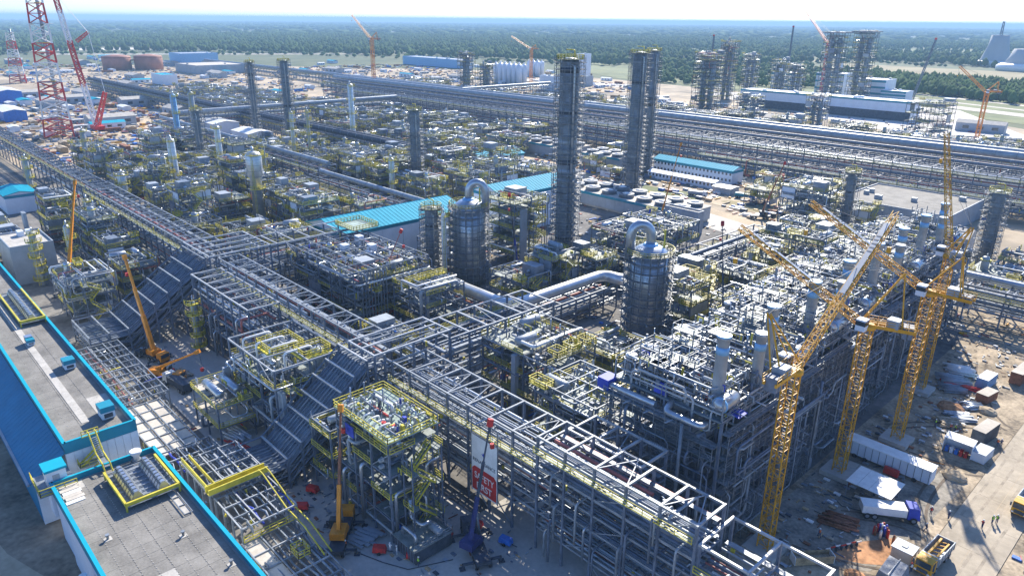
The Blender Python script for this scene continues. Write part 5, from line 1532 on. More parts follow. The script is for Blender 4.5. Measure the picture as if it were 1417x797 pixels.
letters("SAFETY", t, -77.45, 67.44, 7.1, 1.75, "white_paint", 4.9)
letters("FIRST", t, -77.45, 67.44, 5.2, 1.75, "white_paint", 3.8)
for x in (bx0, bx1): O("banner_pole", MB(o).use("galvanised").bar((x, 67.55, 4.1), (x, 67.55, 18.4), .14), t)

# ------------------------------------------------------------------ lattice cranes
def lattice(mb, p, q, w0, w1=None, seg=None, ch=.2, dg=.1):
    w1 = w1 or w0
    p, q = Vector(p), Vector(q); d = q-p; L = d.length; d.normalize()
    up = Vector((0, 0, 1)) if abs(d.z) < .95 else Vector((1, 0, 0))
    a = d.cross(up).normalized(); b = a.cross(d)
    n = max(2, round(L/(seg or w0*1.2)))
    def cor(k, i):
        w_ = (w0+(w1-w0)*k/n)/2
        s = ((-1, -1), (1, -1), (1, 1), (-1, 1))[i]
        return p+d*(L*k/n)+a*(s[0]*w_)+b*(s[1]*w_)
    for i in range(4): mb.bar(cor(0, i), cor(n, i), ch)
    for k in range(n):
        for i in range(4):
            j = (i+1) % 4
            if k % 2: mb.bar(cor(k, i), cor(k+1, j), dg)
            else: mb.bar(cor(k, j), cor(k+1, i), dg)
            mb.bar(cor(k, i), cor(k, j), dg)
    return mb
_sec = None
def tower_crane(label, bx, by, H, tip, atip, mname="crane_yellow", w_=1.9, board=True, far=False):
    t = E("tower_crane", label, "tower crane", (bx, by, 0)); o = t.location
    if not far:
        n = round(H/3.2); s = H/n
        b = MB().use(mname); lattice(b, (0, 0, 0), (0, 0, s), w_*.95, seg=1.6, ch=.17, dg=.09)
        me = b.mesh("mast_section")
        for i in range(n): O("mast_section", me, t, (0, 0, s*i))
        O("base", MB().use("concrete").box(-2.6, 2.6, -2.6, 2.6, 0, .9), t)
        ld = MB().use("galvanised")
        for z in np.arange(.5, H, .6): ld.box(-.25, .25, .3, .36, z, z+.05)
        for x in (-.25, .25): ld.bar((x, .33, .5), (x, .33, H), .06)
        O("ladder", ld, t)
    else:
        O("mast", lattice(MB().use(mname), (0, 0, 0), (0, 0, H), w_, seg=w_*1.5, ch=.4, dg=.22), t)
    tip, atip = Vector(tip), Vector(atip)
    top = Vector((bx, by, H))
    d = Vector((tip.x-bx, tip.y-by, 0)).normalized(); s_ = Vector((-d.y, d.x, 0))
    root = top+d*1.2+Vector((0, 0, .8))
    sc_ = w_/1.9
    O("slewing_ring", MB(o).use(mname).lathe([(w_*.8, H), (w_*.8, H+.7), (w_*.6, H+.9)], 12, (bx, by, 0)), t)
    cj = MB(o).use(mname)
    e_ = top-d*7.5*sc_+Vector((0, 0, .8))
    for k in (-1, 1): cj.bar(top+s_*k*.9*sc_+Vector((0, 0, .8)), e_+s_*k*.9*sc_, .3, .5)
    for k in range(6): cj.bar(top-d*(1.2*k+.5)*sc_+s_*.9*sc_+Vector((0, 0, .8)), top-d*(1.2*k+.5)*sc_-s_*.9*sc_+Vector((0, 0, .8)), .15)
    cj.rail([top+s_*1.1*sc_+Vector((0, 0, 1)), e_+s_*1.1*sc_+Vector((0, 0, .2))], 1.1, 1.5, .09); cj.rail([top-s_*1.1*sc_+Vector((0, 0, 1)), e_-s_*1.1*sc_+Vector((0, 0, .2))], 1.1, 1.5, .09)
    O("counter_jib", cj, t)
    for k in range(2):
        c = e_+d*(.7+k*.9)*sc_
        O("counterweight", MB(o).use("primer_steel").hexa([c-d*.35-s_*.9-Vector((0, 0, 1.3)), c+d*.35-s_*.9-Vector((0, 0, 1.3)), c+d*.35+s_*.9-Vector((0, 0, 1.3)), c-d*.35+s_*.9-Vector((0, 0, 1.3))],
            [c-d*.35-s_*.9+Vector((0, 0, .9)), c+d*.35-s_*.9+Vector((0, 0, .9)), c+d*.35+s_*.9+Vector((0, 0, .9)), c-d*.35+s_*.9+Vector((0, 0, .9))]), t)
    wh = e_+d*3.4*sc_
    O("winch", MB(o).use("grey_panel").box(wh.x-1, wh.x+1, wh.y-1, wh.y+1, wh.z+.2, wh.z+1.7), t)
    cb = top+s_*1.7*sc_+d*.8
    c_ = O("cab", MB(o).use("panel_white").box(cb.x-.8, cb.x+.8, cb.y-.8, cb.y+.8, H+.1, H+2.2), t)
    O("window", MB(o).use("glass_dark").box(cb.x-.84, cb.x+.84, cb.y-.84, cb.y+.84, H+1.1, H+1.9), c_)
    O("jib", lattice(MB(o).use(mname), root, tip, 1.25*sc_, .9*sc_, ch=.13*sc_, dg=.07*sc_), t)
    af = MB(o).use(mname)
    for k in (-1, 1):
        af.bar(root+s_*k*.8*sc_, atip+s_*k*.25*sc_, .19*sc_)
        af.bar(top-d*5.4*sc_+s_*k*.8*sc_+Vector((0, 0, .8)), atip+s_*k*.25*sc_, .2*sc_)
    for k in range(1, 5):
        f = k/5; A = root.lerp(atip, f); af.bar(A+s_*.6*sc_*(1-f*.6), A-s_*.6*sc_*(1-f*.6), .13*sc_)
    O("luffing_frame", af, t)
    rp = MB(o).use("dark_steel")
    rp.bar(atip, root.lerp(tip, .97)+Vector((0, 0, .5)), .07*sc_); rp.bar(atip, root.lerp(tip, .6)+Vector((0, 0, .5)), .06*sc_)
    O("pendant_rope", rp, t)
    if board:
        A, B = root.lerp(tip, .42), root.lerp(tip, .9)
        nrm = (B-A).normalized(); side = nrm.cross(s_).normalized()
        if side.z < 0: side = -side
        hw = .42
        P0, P1 = A+side*.75, B+side*.75
        q = [P0-s_*hw, P1-s_*hw, P1+s_*hw, P0+s_*hw]
        bd = O("name_board", MB(o).use("grey_panel").hexa([v-side*.05 for v in q], q), t)
        mk = MB(o).use("dark_steel")
        for k in range(5):
            c = P0.lerp(P1, .58+.055*k)+side*.015
            e1 = nrm*.16; 
            mk.hexa([c-e1-s_*.35-side*.01, c+e1-s_*.35-side*.01, c+e1*.6+s_*.35-side*.01, c-e1*.4+s_*.35-side*.01], [c-e1-s_*.35+side*.01, c+e1-s_*.35+side*.01, c+e1*.6+s_*.35+side*.01, c-e1*.4+s_*.35+side*.01])
        O("board_mark", mk, bd)
    hk = MB(o).use("dark_steel").bar(tip, tip-Vector((0, 0, 6)), .06)
    h_ = O("hoist_rope", hk, t)
    O("hook_block", MB(o).use("crane_yellow").box(tip.x-.3, tip.x+.3, tip.y-.3, tip.y+.3, tip.z-7, tip.z-6), h_)
    return t
tower_crane("nearest yellow luffing tower crane, jib rising over the first furnaces", -40.6, 95.3, 32, (-41.8, 129, 50), (-44.6, 93.6, 40.6))
tower_crane("yellow tower crane in front of the middle furnaces with jib swung left", -41.7, 125.3, 30, (-64.1, 117.9, 45), (-38.6, 129.4, 40))
tower_crane("yellow tower crane by the far furnaces, left one of the close pair", -38.6, 145.4, 32, (-64.3, 146.5, 45), (-34.8, 147, 40))
tower_crane("yellow tower crane with a near-vertical jib, rear one of the close pair", -43.3, 172.2, 32.5, (-54.9, 192.6, 55.9), (-39.7, 169.2, 40.5), board=False)

def ray_pt(x, y, z): return (x, y, z)
tower_crane("distant orange luffing crane standing near the far rack crossing at left", -723, 468, 58, (-752, 462, 84), (-716, 470, 66), "crane_orange", 3, False, True)
tower_crane("distant orange crane next to the far white silos", -705, 700, 44, (-735, 692, 60), (-700, 702, 50), "crane_orange", 2.6, False, True)
tower_crane("distant orange crane on the right edge beyond the racks", -155, 615, 34, (-172, 600, 52), (-150, 618, 42), "crane_orange", 2.4, False, True)
tower_crane("distant red and white crane beside the two bare tall towers", -372, 830, 58, (-455, 925, 100), (-366, 826, 68), "red_paint", 3, False, True)

# mobile telescopic cranes
def wheel_mesh(r, w_):
    b = MB().use("rubber").lathe([(r*.7, -w_/2), (r, -w_/2+.05), (r, w_/2-.05), (r*.7, w_/2)], 12, axis='y')
    return b.mesh("tyre"), MB().use("galvanised").lathe([(r*.55, -w_/2-.02), (r*.55, w_/2+.02)], 8, axis='y').mesh("rim")
WH = wheel_mesh(.62, .5)
def wheels(t, xs, hw, r=.62):
    for x in xs:
        for s in (-1, 1):
            w_ = O("tyre", WH[0], t, (x, s*hw, r)); O("rim", WH[1], w_)
def mobile_crane(label, bx, by, tip, rz, body="crane_orange", boom="crane_orange", carrier=True, r0=.55, stages=3, cat="mobile crane", tipc=None, cabm=None):
    t = E("mobile_crane", label, cat, (bx, by, 0), rz)
    if carrier:
        b = MB().use("dark_steel").box(-5.0, 4.6, -1.2, 1.2, .9, 1.5); b.use(cabm or body).box(3.6, 5.4, -1.2, 1.2, .7, 2.7)
        O("chassis", b, t)
        O("windscreen", MB().use("glass_dark").box(5.38, 5.44, -1.1, 1.1, 1.6, 2.5), t)
        wheels(t, (-4.4, -3.0, .6, 2.0, 4.4), 1.1)
        og = MB().use("dark_steel")
        for x in (-3.8, 3.0):
            og.box(x-.2, x+.2, -3.2, 3.2, .7, 1.0)
            for s in (-1, 1): og.box(x-.45, x+.45, s*3.2-.45, s*3.2+.45, 0, .15); og.bar((x, s*3.1, .1), (x, s*3.1, 1), .2)
        O("outrigger", og, t, kind="stuff")
    inv = Matrix.Rotation(-rz, 4, 'Z')
    tp = inv @ (Vector(tip)-Vector((bx, by, 0)))
    d = Vector((tp.x, tp.y, 0)); d = d.normalized() if d.length > .5 else Vector((1, 0, 0))
    s_ = Vector((-d.y, d.x, 0))
    tt = MB().use(body)
    tt.lathe([(1.2, 1.6), (1.2, 1.9)], 12)
    c = -d*1.6
    tt.hexa([c-d*1.3-s_*1.2+Vector((0, 0, 1.9)), c+d*2.2-s_*1.2+Vector((0, 0, 1.9)), c+d*2.2+s_*1.2+Vector((0, 0, 1.9)), c-d*1.3+s_*1.2+Vector((0, 0, 1.9))],
            [c-d*1.3-s_*1.2+Vector((0, 0, 3.1)), c+d*1.6-s_*1.1+Vector((0, 0, 3.1)), c+d*1.6+s_*1.1+Vector((0, 0, 3.1)), c-d*1.3+s_*1.2+Vector((0, 0, 3.1))])
    tu = O("turret", tt, t)
    O("cab", MB().use("glass_dark").box(d.x*.8+s_.x*1.4-.6, d.x*.8+s_.x*1.4+.6, d.y*.8+s_.y*1.4-.6, d.y*.8+s_.y*1.4+.6, 1.7, 3.3), t)
    foot = -d*1.6+Vector((0, 0, 2.8))
    ks = [0, .38, .68, 1.0][:stages+1]; ks[-1] = 1
    for i in range(stages):
        mm = boom if not tipc or i == 0 else tipc
        a, e_ = foot.lerp(tp, ks[i]*.96), foot.lerp(tp, ks[i+1])
        O("boom_section", MB().use(mm).bar(a, e_, (r0-.12*i)*1.5, (r0-.12*i)*1.7), t)
    O("luffing_cylinder", MB().use("galvanised").tube([Vector((d.x*1.2, d.y*1.2, 2.2)), foot.lerp(tp, .3)], .2, 8), t)
    O("boom_head", MB().use("red_paint" if body != "crane_orange" else body).bar(tp-(tp-foot).normalized()*.5, tp+(tp-foot).normalized()*.7, .8), t)
    h_ = O("hoist_rope", MB().use("dark_steel").bar(tp+d*.6, tp+d*.6-Vector((0, 0, 4)), .06), t)
    O("hook_block", MB().use("red_paint").box(tp.x+d.x*.6-.3, tp.x+d.x*.6+.3, tp.y+d.y*.6-.3, tp.y+d.y*.6+.3, tp.z-4.8, tp.z-4), h_)
    occ(bx-4, bx+4, by-4, by+4)
    return t
mobile_crane("orange mobile crane at the far end of the street, boom leaning right", -239.9, 43.5, (-256, 54, 31), .2)
mobile_crane("orange mobile crane working beside the upper incline", -179.7, 47.0, (-184.3, 46.2, 25.5), .3)
mobile_crane("orange mobile crane standing in front of the pipe tower with upright boom", -89.3, 46.8, (-93.2, 50.6, 21), 2.4, r0=.42, tipc="rust")
mobile_crane("purple-blue mobile crane parked before the safety banner", -72.4, 61.2, (-73.6, 65.4, 21), 2.7, "navy", "navy", r0=.38, tipc="dark_steel", cabm="dark_steel")
mobile_crane("crane with a thin dark red boom beside the blue-roofed hall", -165, 103, (-161, 110.2, 25), .4, "red_paint", "pipe_red", r0=.36)
mobile_crane("crane with a thin dark blue boom before the yellow-stepped structure", -166.5, 160, (-157.7, 148.2, 30), .5, "deep_blue", "deep_blue", r0=.36, tipc="dark_steel")
mobile_crane("crane with a long rust-orange boom right of the tallest columns", -152.5, 220, (-150.7, 227.3, 38), .5, "crane_orange", "crane_orange", r0=.4)
mobile_crane("crane with a thin black boom behind the furnace row", -82, 150, (-96.1, 167.7, 30), .7, "dark_steel", "dark_steel", r0=.36)
mobile_crane("distant crane with a dark slanted boom on the sandy strip", -147, 289, (-125, 257.6, 31), .7, "dark_steel", "rust", r0=.42)
mobile_crane("small orange loader crane by the street near the upper incline", -166, 45, (-158.5, 51, 8), .6, "crane_orange", "crane_orange", r0=.34, stages=2)

# red and white flare tower and derrick crane, far left
def flare(label, x, y, H, w0, w1, pipe_r=.9):
    t = E("flare_tower", label, "flare tower", (x, y, 0))
    n = max(6, round(H/13)); 
    for k in range(n):
        z0, z1 = H*k/n, H*(k+1)/n
        a, b_ = (w0+(w1-w0)*(k/n)**.85), (w0+(w1-w0)*((k+1)/n)**.85)
        mb = MB().use("red_paint" if k % 2 == 0 else "white_paint")
        cs = [(math.cos(v), math.sin(v)) for v in (.3, .3+2*math.pi/3, .3+4*math.pi/3)]
        m_ = 2
        for q in range(m_):
            za, zb = z0+(z1-z0)*q/m_, z0+(z1-z0)*(q+1)/m_
            ra, rb = (a+(b_-a)*q/m_)*.6, (a+(b_-a)*(q+1)/m_)*.6
            for i in range(3):
                j = (i+1) % 3
                A, B = (cs[i][0]*ra, cs[i][1]*ra, za), (cs[i][0]*rb, cs[i][1]*rb, zb)
                A2, B2 = (cs[j][0]*ra, cs[j][1]*ra, za), (cs[j][0]*rb, cs[j][1]*rb, zb)
                mb.bar(A, B, .95); mb.bar(A, B2, .5); mb.bar(A2, B, .5); mb.bar(B, B2, .5)
        O("lattice_bay", mb, t)
        if k % 3 == 2: O("platform", MB().use("galvanised").lathe([(b_*.62, z1-.2), (b_*.62, z1)], 6), t)
    for i in range(2): O("flare_pipe", MB().use("cladding_matt").tube([(i*2-1, 0, 0), (i*1.4-.7, 0, H+4)], pipe_r, 10), t)
    for k in range(1, n, 2): O("yellow_platform", MB().use("rail_yellow").lathe([(1.9, H*k/n), (1.9, H*k/n+.6)], 8), t)
    return t
flare("huge red and white lattice flare tower at far left", -590, 124, 100, 20, 9)
flare("smaller distant red and white lattice flare tower at far left", -1112, 198, 60, 20, 8)
t = E("crawler_crane", "red and white lattice boom crawler crane beside the big flare tower", "crawler crane", (-604, 149, 0)); o = t.location
base = Vector((-604, 149, 3))
tipb = Vector((-682, 155.7, 97)); 
bs = [("red_paint", 0, .1), ("white_paint", .1, .3), ("red_paint", .3, .62), ("white_paint", .62, .8), ("red_paint", .8, 1)]
mid = Vector((-643, 155.9, 62))
for nm, a, b_ in (("white_paint", 0, .3), ("red_paint", .3, .5), ("red_paint", .5, .62), ("white_paint", .62, .85), ("red_paint", .85, 1.0)):
    O("boom_section", lattice(MB(o).use(nm), base.lerp(tipb, a), base.lerp(tipb, b_), 3.0, ch=.7, dg=.35), t)
O("derrick_mast", lattice(MB(o).use("red_paint"), mid, (-640, 163.9, 68.4), 2.2, 1.6, ch=.5, dg=.3), t)
O("back_stay", lattice(MB(o).use("red_paint"), base, (-598, 157, 28), 3.0, 2.0, ch=.6, dg=.35), t)
rp = MB(o).use("white_paint").bar((-640, 163.9, 68.4), tipb, .3).bar((-640, 163.9, 68.4), (-598, 157, 28), .3)
O("pendant_rope", rp, t)
b = MB(o).use("red_paint").box(-610, -598, 146, 153, 1.4, 4.2); b.use("dark_steel").box(-612, -596, 144, 146.5, 0, 1.6).box(-612, -596, 152.5, 155, 0, 1.6)
O("crawler", b, t)
for i, (x, y, H) in enumerate(((-560, 900, 62), (-505, 1010, 74), (-300, 905, 64), (-190, 1010, 70))):
    t = E("lattice_mast", ["thin grey lattice mast behind the far scaffold towers", "thin grey mast against the forest left of the bare tall towers", "thin leaning boom mast right of the bare tall towers", "thin grey mast on the horizon left of the cooling tower"][i], "mast", (x, y, 0))
    O("mast", lattice(MB().use("primer_steel"), (0, 0, 0), (0 if i != 2 else 12, 0, H), 2.0, 1.2, seg=4, ch=.5, dg=.25), t)
    O("mast_head", MB().use("red_paint").box(-1 if i != 2 else 11, 1 if i != 2 else 13, -1, 1, H, H+2), t)

# ------------------------------------------------------------------ far racks and plant
def far_rack(label, axis, a0, a1, c0, c1, levels, ztop, seed, big=()):
    t = rack(label, axis, a0, a1, c0, c1, levels, ztop, 9, 9, seed, 1, "primer_steel", "primer_steel", .4, .4, True, True, tray=False)
    o = t.location
    P = (lambda a, c, z: (a, c, z)) if axis == 'X' else (lambda a, c, z: (c, a, z))
    for (c, z, r, m_) in big:
        pp = pipe("main_pipe", t, P(min(a0, a1), c, z), P(max(a0, a1), c, z), r, m_, 14)
        jn = MB(o).use("galvanised")
        for i in range(int(abs(a1-a0)/9)):
            a = min(a0, a1)+4+i*9; jn.lathe([(r+.05, a-.15), (r+.05, a+.15)], 14, (0, c, z) if axis == 'X' else (c, 0, z), 'x' if axis == 'X' else 'y')
        O("pipe_joint", jn, t, kind="stuff")
    occ(a0, a1, c0, c1) if axis == 'X' else occ(c0, c1, a0, a1)
    return t
far_rack("front lane of the wide far pipe rack crossing the whole picture", 'X', -640, -30, 378, 396, [4, 7.5, 11, 14.5], 17, 201, [(393, 18.6, .8, "primer_steel")])
far_rack("middle lane of the wide far pipe rack carrying the thick silver main", 'X', -720, -30, 402, 420, [4, 8, 12, 15.5], 18.5, 202, [(416, 21, 1.9, "cladding_matt"), (406, 19.6, .8, "primer_steel")])
far_rack("rear lane of the wide far pipe rack below the scaffold towers", 'X', -760, -30, 440, 458, [4, 8, 12], 16, 203, [(452, 18, 1.5, "cladding_matt"), (444, 17.6, .7, "primer_steel")])
far_rack("cross rack joining the far racks to the left plant", 'Y', 188, 376, -556, -544, [4, 7.5, 11], 14, 204, [(-547, 15.8, 1.6, "cladding_matt")])
far_rack("dark covered rack running away on the left past the white sheds", 'X', -960, -330, 252-18, 252-6, [3, 6, 9], 11.5, 205, [(238, 12.8, 1.6, "dark_steel"), (243, 12.6, 1.5, "dark_steel")])
far_rack("extension of the street rack running away at the far left", 'X', -560, -314, 76, 83, [5, 9, 12], 14, 206)
far_rack("rack between the two groups of compressor halls", 'X', -306, -190, 160, 170, [5, 8.5], 12, 207, [(166, 13, 1.0, "cladding_matt")])
far_rack("rack behind the left column group", 'X', -540, -312, 168, 178, [4, 8, 11], 13.5, 208, [(174, 14.6, 1.1, "cladding_matt")])
far_rack("curving feeder rack behind the furnace row", 'Y', 172, 246, -128, -119, [3, 6], 9, 209, [(-121, 9.8, .7, "primer_steel")])
far_rack("right-edge rack with silver pipes beyond the last furnace", 'X', -60, -4, 226, 240, [4, 8], 11, 210, [(232, 12.2, 1.0, "cladding")])
far_rack("lane of racks beyond the grey control building", 'X', -230, -30, 366, 374, [4, 8], 11, 211)
far_rack("low far rack on the open ground at upper left", 'X', -1300, -620, 500, 512, [4, 8], 10, 212, [(505, 11.6, 1.8, "cladding_matt")])
far_rack("low far rack crossing the sand at upper centre", 'Y', 420, 640, -620, -608, [4, 8], 10, 213, [(-612, 11.2, 1.3, "cladding_matt")])

def open_tower(label, x, y, H, w_, seed, lev=5.0, steel="primer_steel", equip=.8, flare_top=0, rail_p=.3, core=True):
    t = unit(label, x-w_/2, x+w_/2, y-w_/2, y+w_/2, list(np.arange(lev, H-.5, lev))+[H], seed, 1, "open_tower", "steel tower", rail_p, .55, False, equip*.5, bay=w_/3, fit=.35, pipes=.5, steel=steel)
    if core:
        for k in (-1, 1): O("reactor", MB().use("cladding_matt").lathe([(w_*.1, 0), (w_*.13, 1), (w_*.13, H-7), (w_*.05, H-5)], 12), t, (k*w_*.22, 0, 0))
    if flare_top: O("crown_frame", MB().use("primer_steel").box(-w_*.62, w_*.62, -w_*.62, w_*.62, H+.2, H+1.2), t)
    occ(x-w_/2, x+w_/2, y-w_/2, y+w_/2)
    return t
open_tower("left one of the two tall bare steel towers on the horizon", -354, 809, 70, 19, 301, 5, "dark_steel", flare_top=1)
open_tower("right one of the two tall bare steel towers on the horizon", -336, 840, 71, 19, 302, 5, "dark_steel", flare_top=1)
open_tower("broad dark scaffolded block tower right of the second tall column", -384, 614, 53, 20, 303, 3.6, "dark_steel", flare_top=0)
open_tower("slimmer dark tower behind the broad scaffolded block tower", -436, 735, 60, 14, 304, 4, "dark_steel")
for i, (x, y, H) in enumerate(((-452, 812, 44), (-418, 818, 40), (-392, 806, 36))):
    open_tower(["left", "middle", "right"][i]+" one of three lower steel towers behind the long white hall", x, y, H, 15, 305+i, 4.5, "dark_steel")
open_tower("dark twin process tower at upper centre beside the white silos, broader half", -700, 585, 42, 15, 309, 4, "dark_steel")
open_tower("dark process block attached to the twin tower at upper centre", -676, 596, 30, 15, 310, 4, "dark_steel")
open_tower("open steel pump house at the right beyond the racks", -186, 604, 26, 26, 311, 6, "dark_steel", core=False)
open_tower("small open tower left of the long white hall", -312, 565, 22, 18, 312, 5, "primer_steel")
open_tower("low open structure before the long white hall", -270, 600, 24, 14, 313, 5, "primer_steel")
LONGHALL = flat_block("long white and teal production hall below the bare tall towers", -392, -228, 690, 712, 16, "panel_white", "white_paint", units=8)
O("lower_wall", MB().use("dark_steel").box(-82.2, 82.2, -11.4, -11.1, 0, 7.5), LONGHALL); O("trim_band", MB().use("teal_trim").box(-82.3, 82.3, -11.35, -11.05, 15, 16.7), LONGHALL)
for i, (x0, x1, y0, y1, H) in enumerate(((-460, -432, 880, 905, 22), (-405, -372, 884, 910, 24), (-352, -318, 868, 898, 21), (-318, -292, 858, 880, 11))):
    t = flat_block(["leftmost", "second", "third", "lowest"][i]+" white block with teal bands behind the bare tall towers", x0, x1, y0, y1, H, "panel_white", "white_paint", units=2)
    o = t.location
    for z in (H*.3, H*.62, H*.93): O("trim_band", MB(o).use("teal_trim").box(x0-.2, x1+.2, y0-.2, y0-.1, z-1, z+1.1), t)
t = E("cooling_tower", "pale tapering cooling tower with a lift mast on top at far right", "cooling tower", (-447, 1779, 0))
O("shell", MB().use("concrete_tower").lathe([(31, 6), (27, 14), (18.5, 40), (16, 60)], 28), t)
O("basin", MB().use("white_paint").lathe([(36, 0), (36, 7), (30, 11)], 28), t)
O("lift_mast", lattice(MB().use("primer_steel"), (0, 0, 60), (0, 0, 86), 4, 2.5, ch=.8, dg=.5), t)
t = E("cooling_tower", "half-built squat cooling tower cut by the right edge", "cooling tower", (-367, 1650, 0))
O("shell", MB().use("concrete_tower").lathe([(36, 6), (26, 24), (21, 38)], 28), t)
O("basin", MB().use("white_paint").lathe([(44, 0), (44, 9), (36, 13)], 28), t)
for j, (x, y, n, H, lab) in enumerate(((-752, 680, 6, 24, "tall silo row at upper centre"), (-822, 812, 3, 20, "small far silo group"))):
    for i in range(n):
        for q in range(2):
            t = E("storage_silo", ["first", "second", "third", "fourth", "fifth", "sixth"][i]+" white silo from the left, "+["front", "rear"][q]+" line of the "+lab, "silo", (x+i*9, y+q*9, 0), 0, lab)
            O("shell", MB().use("panel_white").lathe([(3.9, 0), (3.9, H), (1.5, H+2)], 14), t)
            O("head", MB().use("white_paint").lathe([(1.2, H+1.5), (1.2, H+4)], 8), t)
flat_block("tall white tower block with teal bands beside the tallest column", -716, -700, 800, 814, 36, "panel_white", "white_paint", units=1)
flat_block("white and blue filter building in front of the silos", -640, -600, 650, 662, 17, "panel_white", "white_paint", units=6)
flat_block("blue-roofed low hall behind the silos", -690, -640, 730, 750, 12, "grey_panel", "blue_roof", units=2)
flat_block("big blue-grey warehouse near the forest edge at upper left", -1395, -1340, 480, 545, 20, "pale_blue_band", "grey_panel", units=2)
flat_block("pale grey warehouse in front of the big blue-grey one", -1215, -1130, 425, 500, 12, "grey_panel", "pale_concrete", units=2)
flat_block("long bright blue workshop at the forest edge", -1180, -1010, 830, 860, 14, "pale_blue_band", "grey_panel", units=3)
for i, (x, y) in enumerate(((-1300, 366), (-1288, 410))):
    t = E("storage_tank", ["left", "right"][i]+" rust-brown storage tank at far left", "tank", (x, y, 0))
    O("shell", MB().use("tank_rust").lathe([(21, 0), (21, 20), (20, 21), (6, 23)], 24), t)
    O("ring", MB().use("rust").lathe([(21.3, 18.6), (21.3, 19.4)], 24), t)
gable("nearer white shed beside the dark covered rack", -560, -528, 205, 224, 8, 9.6, 'X', "white_paint", "panel_white", False, ribs=4)
gable("second white shed beside the dark covered rack, closer to the scaffold pair", -497, -470, 205, 222, 7.5, 9, 'X', "white_paint", "panel_white", False, ribs=4)
gable("white shed with blue band at the far left edge", -900, -850, 128, 150, 11, 13, 'X', "white_paint", "blue_paint", False, ribs=5)
gable("lower white shed below the blue-banded one at the left edge", -745, -700, 108, 124, 8, 9.5, 'X', "white_paint", "blue_paint", False, ribs=5)
flat_block("white site block beside the tanks at far left with cyan top", -1010, -970, 322, 340, 12, "panel_white", "cyan_roof", units=1)
gable("pale open shed on the sand before the left columns", -415, -388, 112, 128, 4, 5, 'X', "white_paint", "panel_white", False, ribs=4)
t = E("storage_tank", "dark box-shaped tank house on the sand at left", "tank house", (-452, 148, 0))
O("body", MB().use("dark_steel").box(-7, 7, -6, 6, 0, 12), t); O("roof", MB().use("primer_steel").box(-7.3, 7.3, -6.3, 6.3, 12, 12.6), t); O("stair_frame", MB().use("galvanised").bar((8, -5, 0), (8, 5, 12), .4), t)

# ------------------------------------------------------------------ the rest of the plant: structures packed into the free ground
rF = random.Random(99)
FILLED = {}
def fill(X0, X1, Y0, Y1, tries, wr, dr, lv, group, words, detail=1, rail=(.55, .95), gap=1.5, equip=1.0, fit=1.0, pipes=1.0):
    n = 0
    for k in range(tries):
        w_, d_ = rF.uniform(*wr), rF.uniform(*dr)
        x, y = rF.uniform(X0, X1-w_), rF.uniform(Y0, Y1-d_)
        if not free(x, x+w_, y, y+d_, gap): continue
        nl = rF.choice(lv)
        st_ = rF.uniform(3.4, 4.4)
        hs = [st_*(i+1) for i in range(nl)]
        wd = words[n % len(words)]
        FILLED.setdefault((group, wd), []).append((nl, unit(wd, x, x+w_, y, y+d_, hs, 1000+k+int(abs(X0)), detail, rail_p=rF.uniform(*rail), deck_p=rF.uniform(.35, .75), equip=equip, group=group,
             topframe=rF.random() < .5, fit=fit, pipes=pipes, stair=(x+w_+1.6, y+d_*.5, .2, hs[-1], (0, 1), 3.0) if rF.random() < .5 else None,
             top="galvanised" if rF.random() < .8 else "bright_steel")))
        occ(x, x+w_, y, y+d_); n += 1
fill(-330, -210, 50, 66, 120, (11, 18), (8, 12), [3, 4], "structures along the far street", ["yellow-railed structure along the far street"])
fill(-335, -212, 30, 50, 120, (11, 18), (8, 13), [2, 3, 4], "structures along the far street", ["yellow-railed structure along the far street"])
fill(-332, -212, 86, 158, 400, (10, 18), (9, 15), [3, 3, 4, 5], "left middle process structures", ["pipework structure among the left columns"])
fill(-196, -162, 119, 160, 60, (10, 15), (9, 14), [2, 3], "structures in front of the compressor halls", ["piped structure before the cyan-roofed halls"])
fill(-162, -136, 126, 178, 60, (9, 14), (9, 14), [2, 3], "low structures by the tallest column", ["pipe structure near the tallest column"])
fill(-116, -77, 124, 222, 500, (8, 13), (8, 12), [3, 3, 4], "structures behind the furnaces", ["yellow-trimmed structure behind the furnaces"], rail=(.6, .95), fit=1.5)
fill(-150, -86, 82, 94, 60, (9, 14), (7, 10), [2], "structures behind the main rack", ["piped structure behind the main rack"])
fill(-86, -67, 84, 124, 60, (8, 12), (8, 12), [2, 3], "structures left of the first furnace", ["shaded structure beside the first furnace"])
fill(-330, -232, 178, 262, 400, (11, 18), (10, 16), [3, 4, 4], "middle distance process structures", ["drum structure beyond the halls"])
fill(-455, -334, 92, 168, 260, (11, 20), (10, 15), [2, 3, 4], "upper left process structures", ["structure before the sandy yard"])
fill(-460, -316, 182, 232, 200, (11, 20), (10, 15), [2, 3], "upper left process structures", ["structure before the sandy yard"])
fill(-540, -316, 258, 372, 300, (14, 24), (11, 18), [2, 3, 3], "structures before the far racks", ["steel structure before the far racks"], fit=.6)
fill(-120, -66, 226, 272, 200, (9, 15), (8, 13), [3, 3, 4], "structures beyond the furnace row", ["piped structure beyond the furnace row"], fit=1.4)
fill(-60, -8, 242, 300, 90, (12, 18), (9, 14), [2, 2], "right edge process structures", ["dark structure beyond the right yard"])
fill(-60, -26, 202, 226, 40, (10, 14), (8, 10), [2], "right edge process structures", ["dark structure beyond the right yard"])
fill(-300, -70, 300, 372, 70, (9, 14), (7, 10), [1, 2], "low structures on the sandy strip", ["steel structure on the sandy strip"], fit=.5)
fill(-420, -60, 462, 560, 140, (18, 32), (14, 24), [2, 3], "far plant structures", ["far structure behind the wide racks"], fit=.5, pipes=.7)
fill(-860, -420, 462, 600, 140, (18, 32), (14, 24), [1, 2, 2], "far left plant structures", ["far structure at upper centre"], fit=.5, pipes=.7)
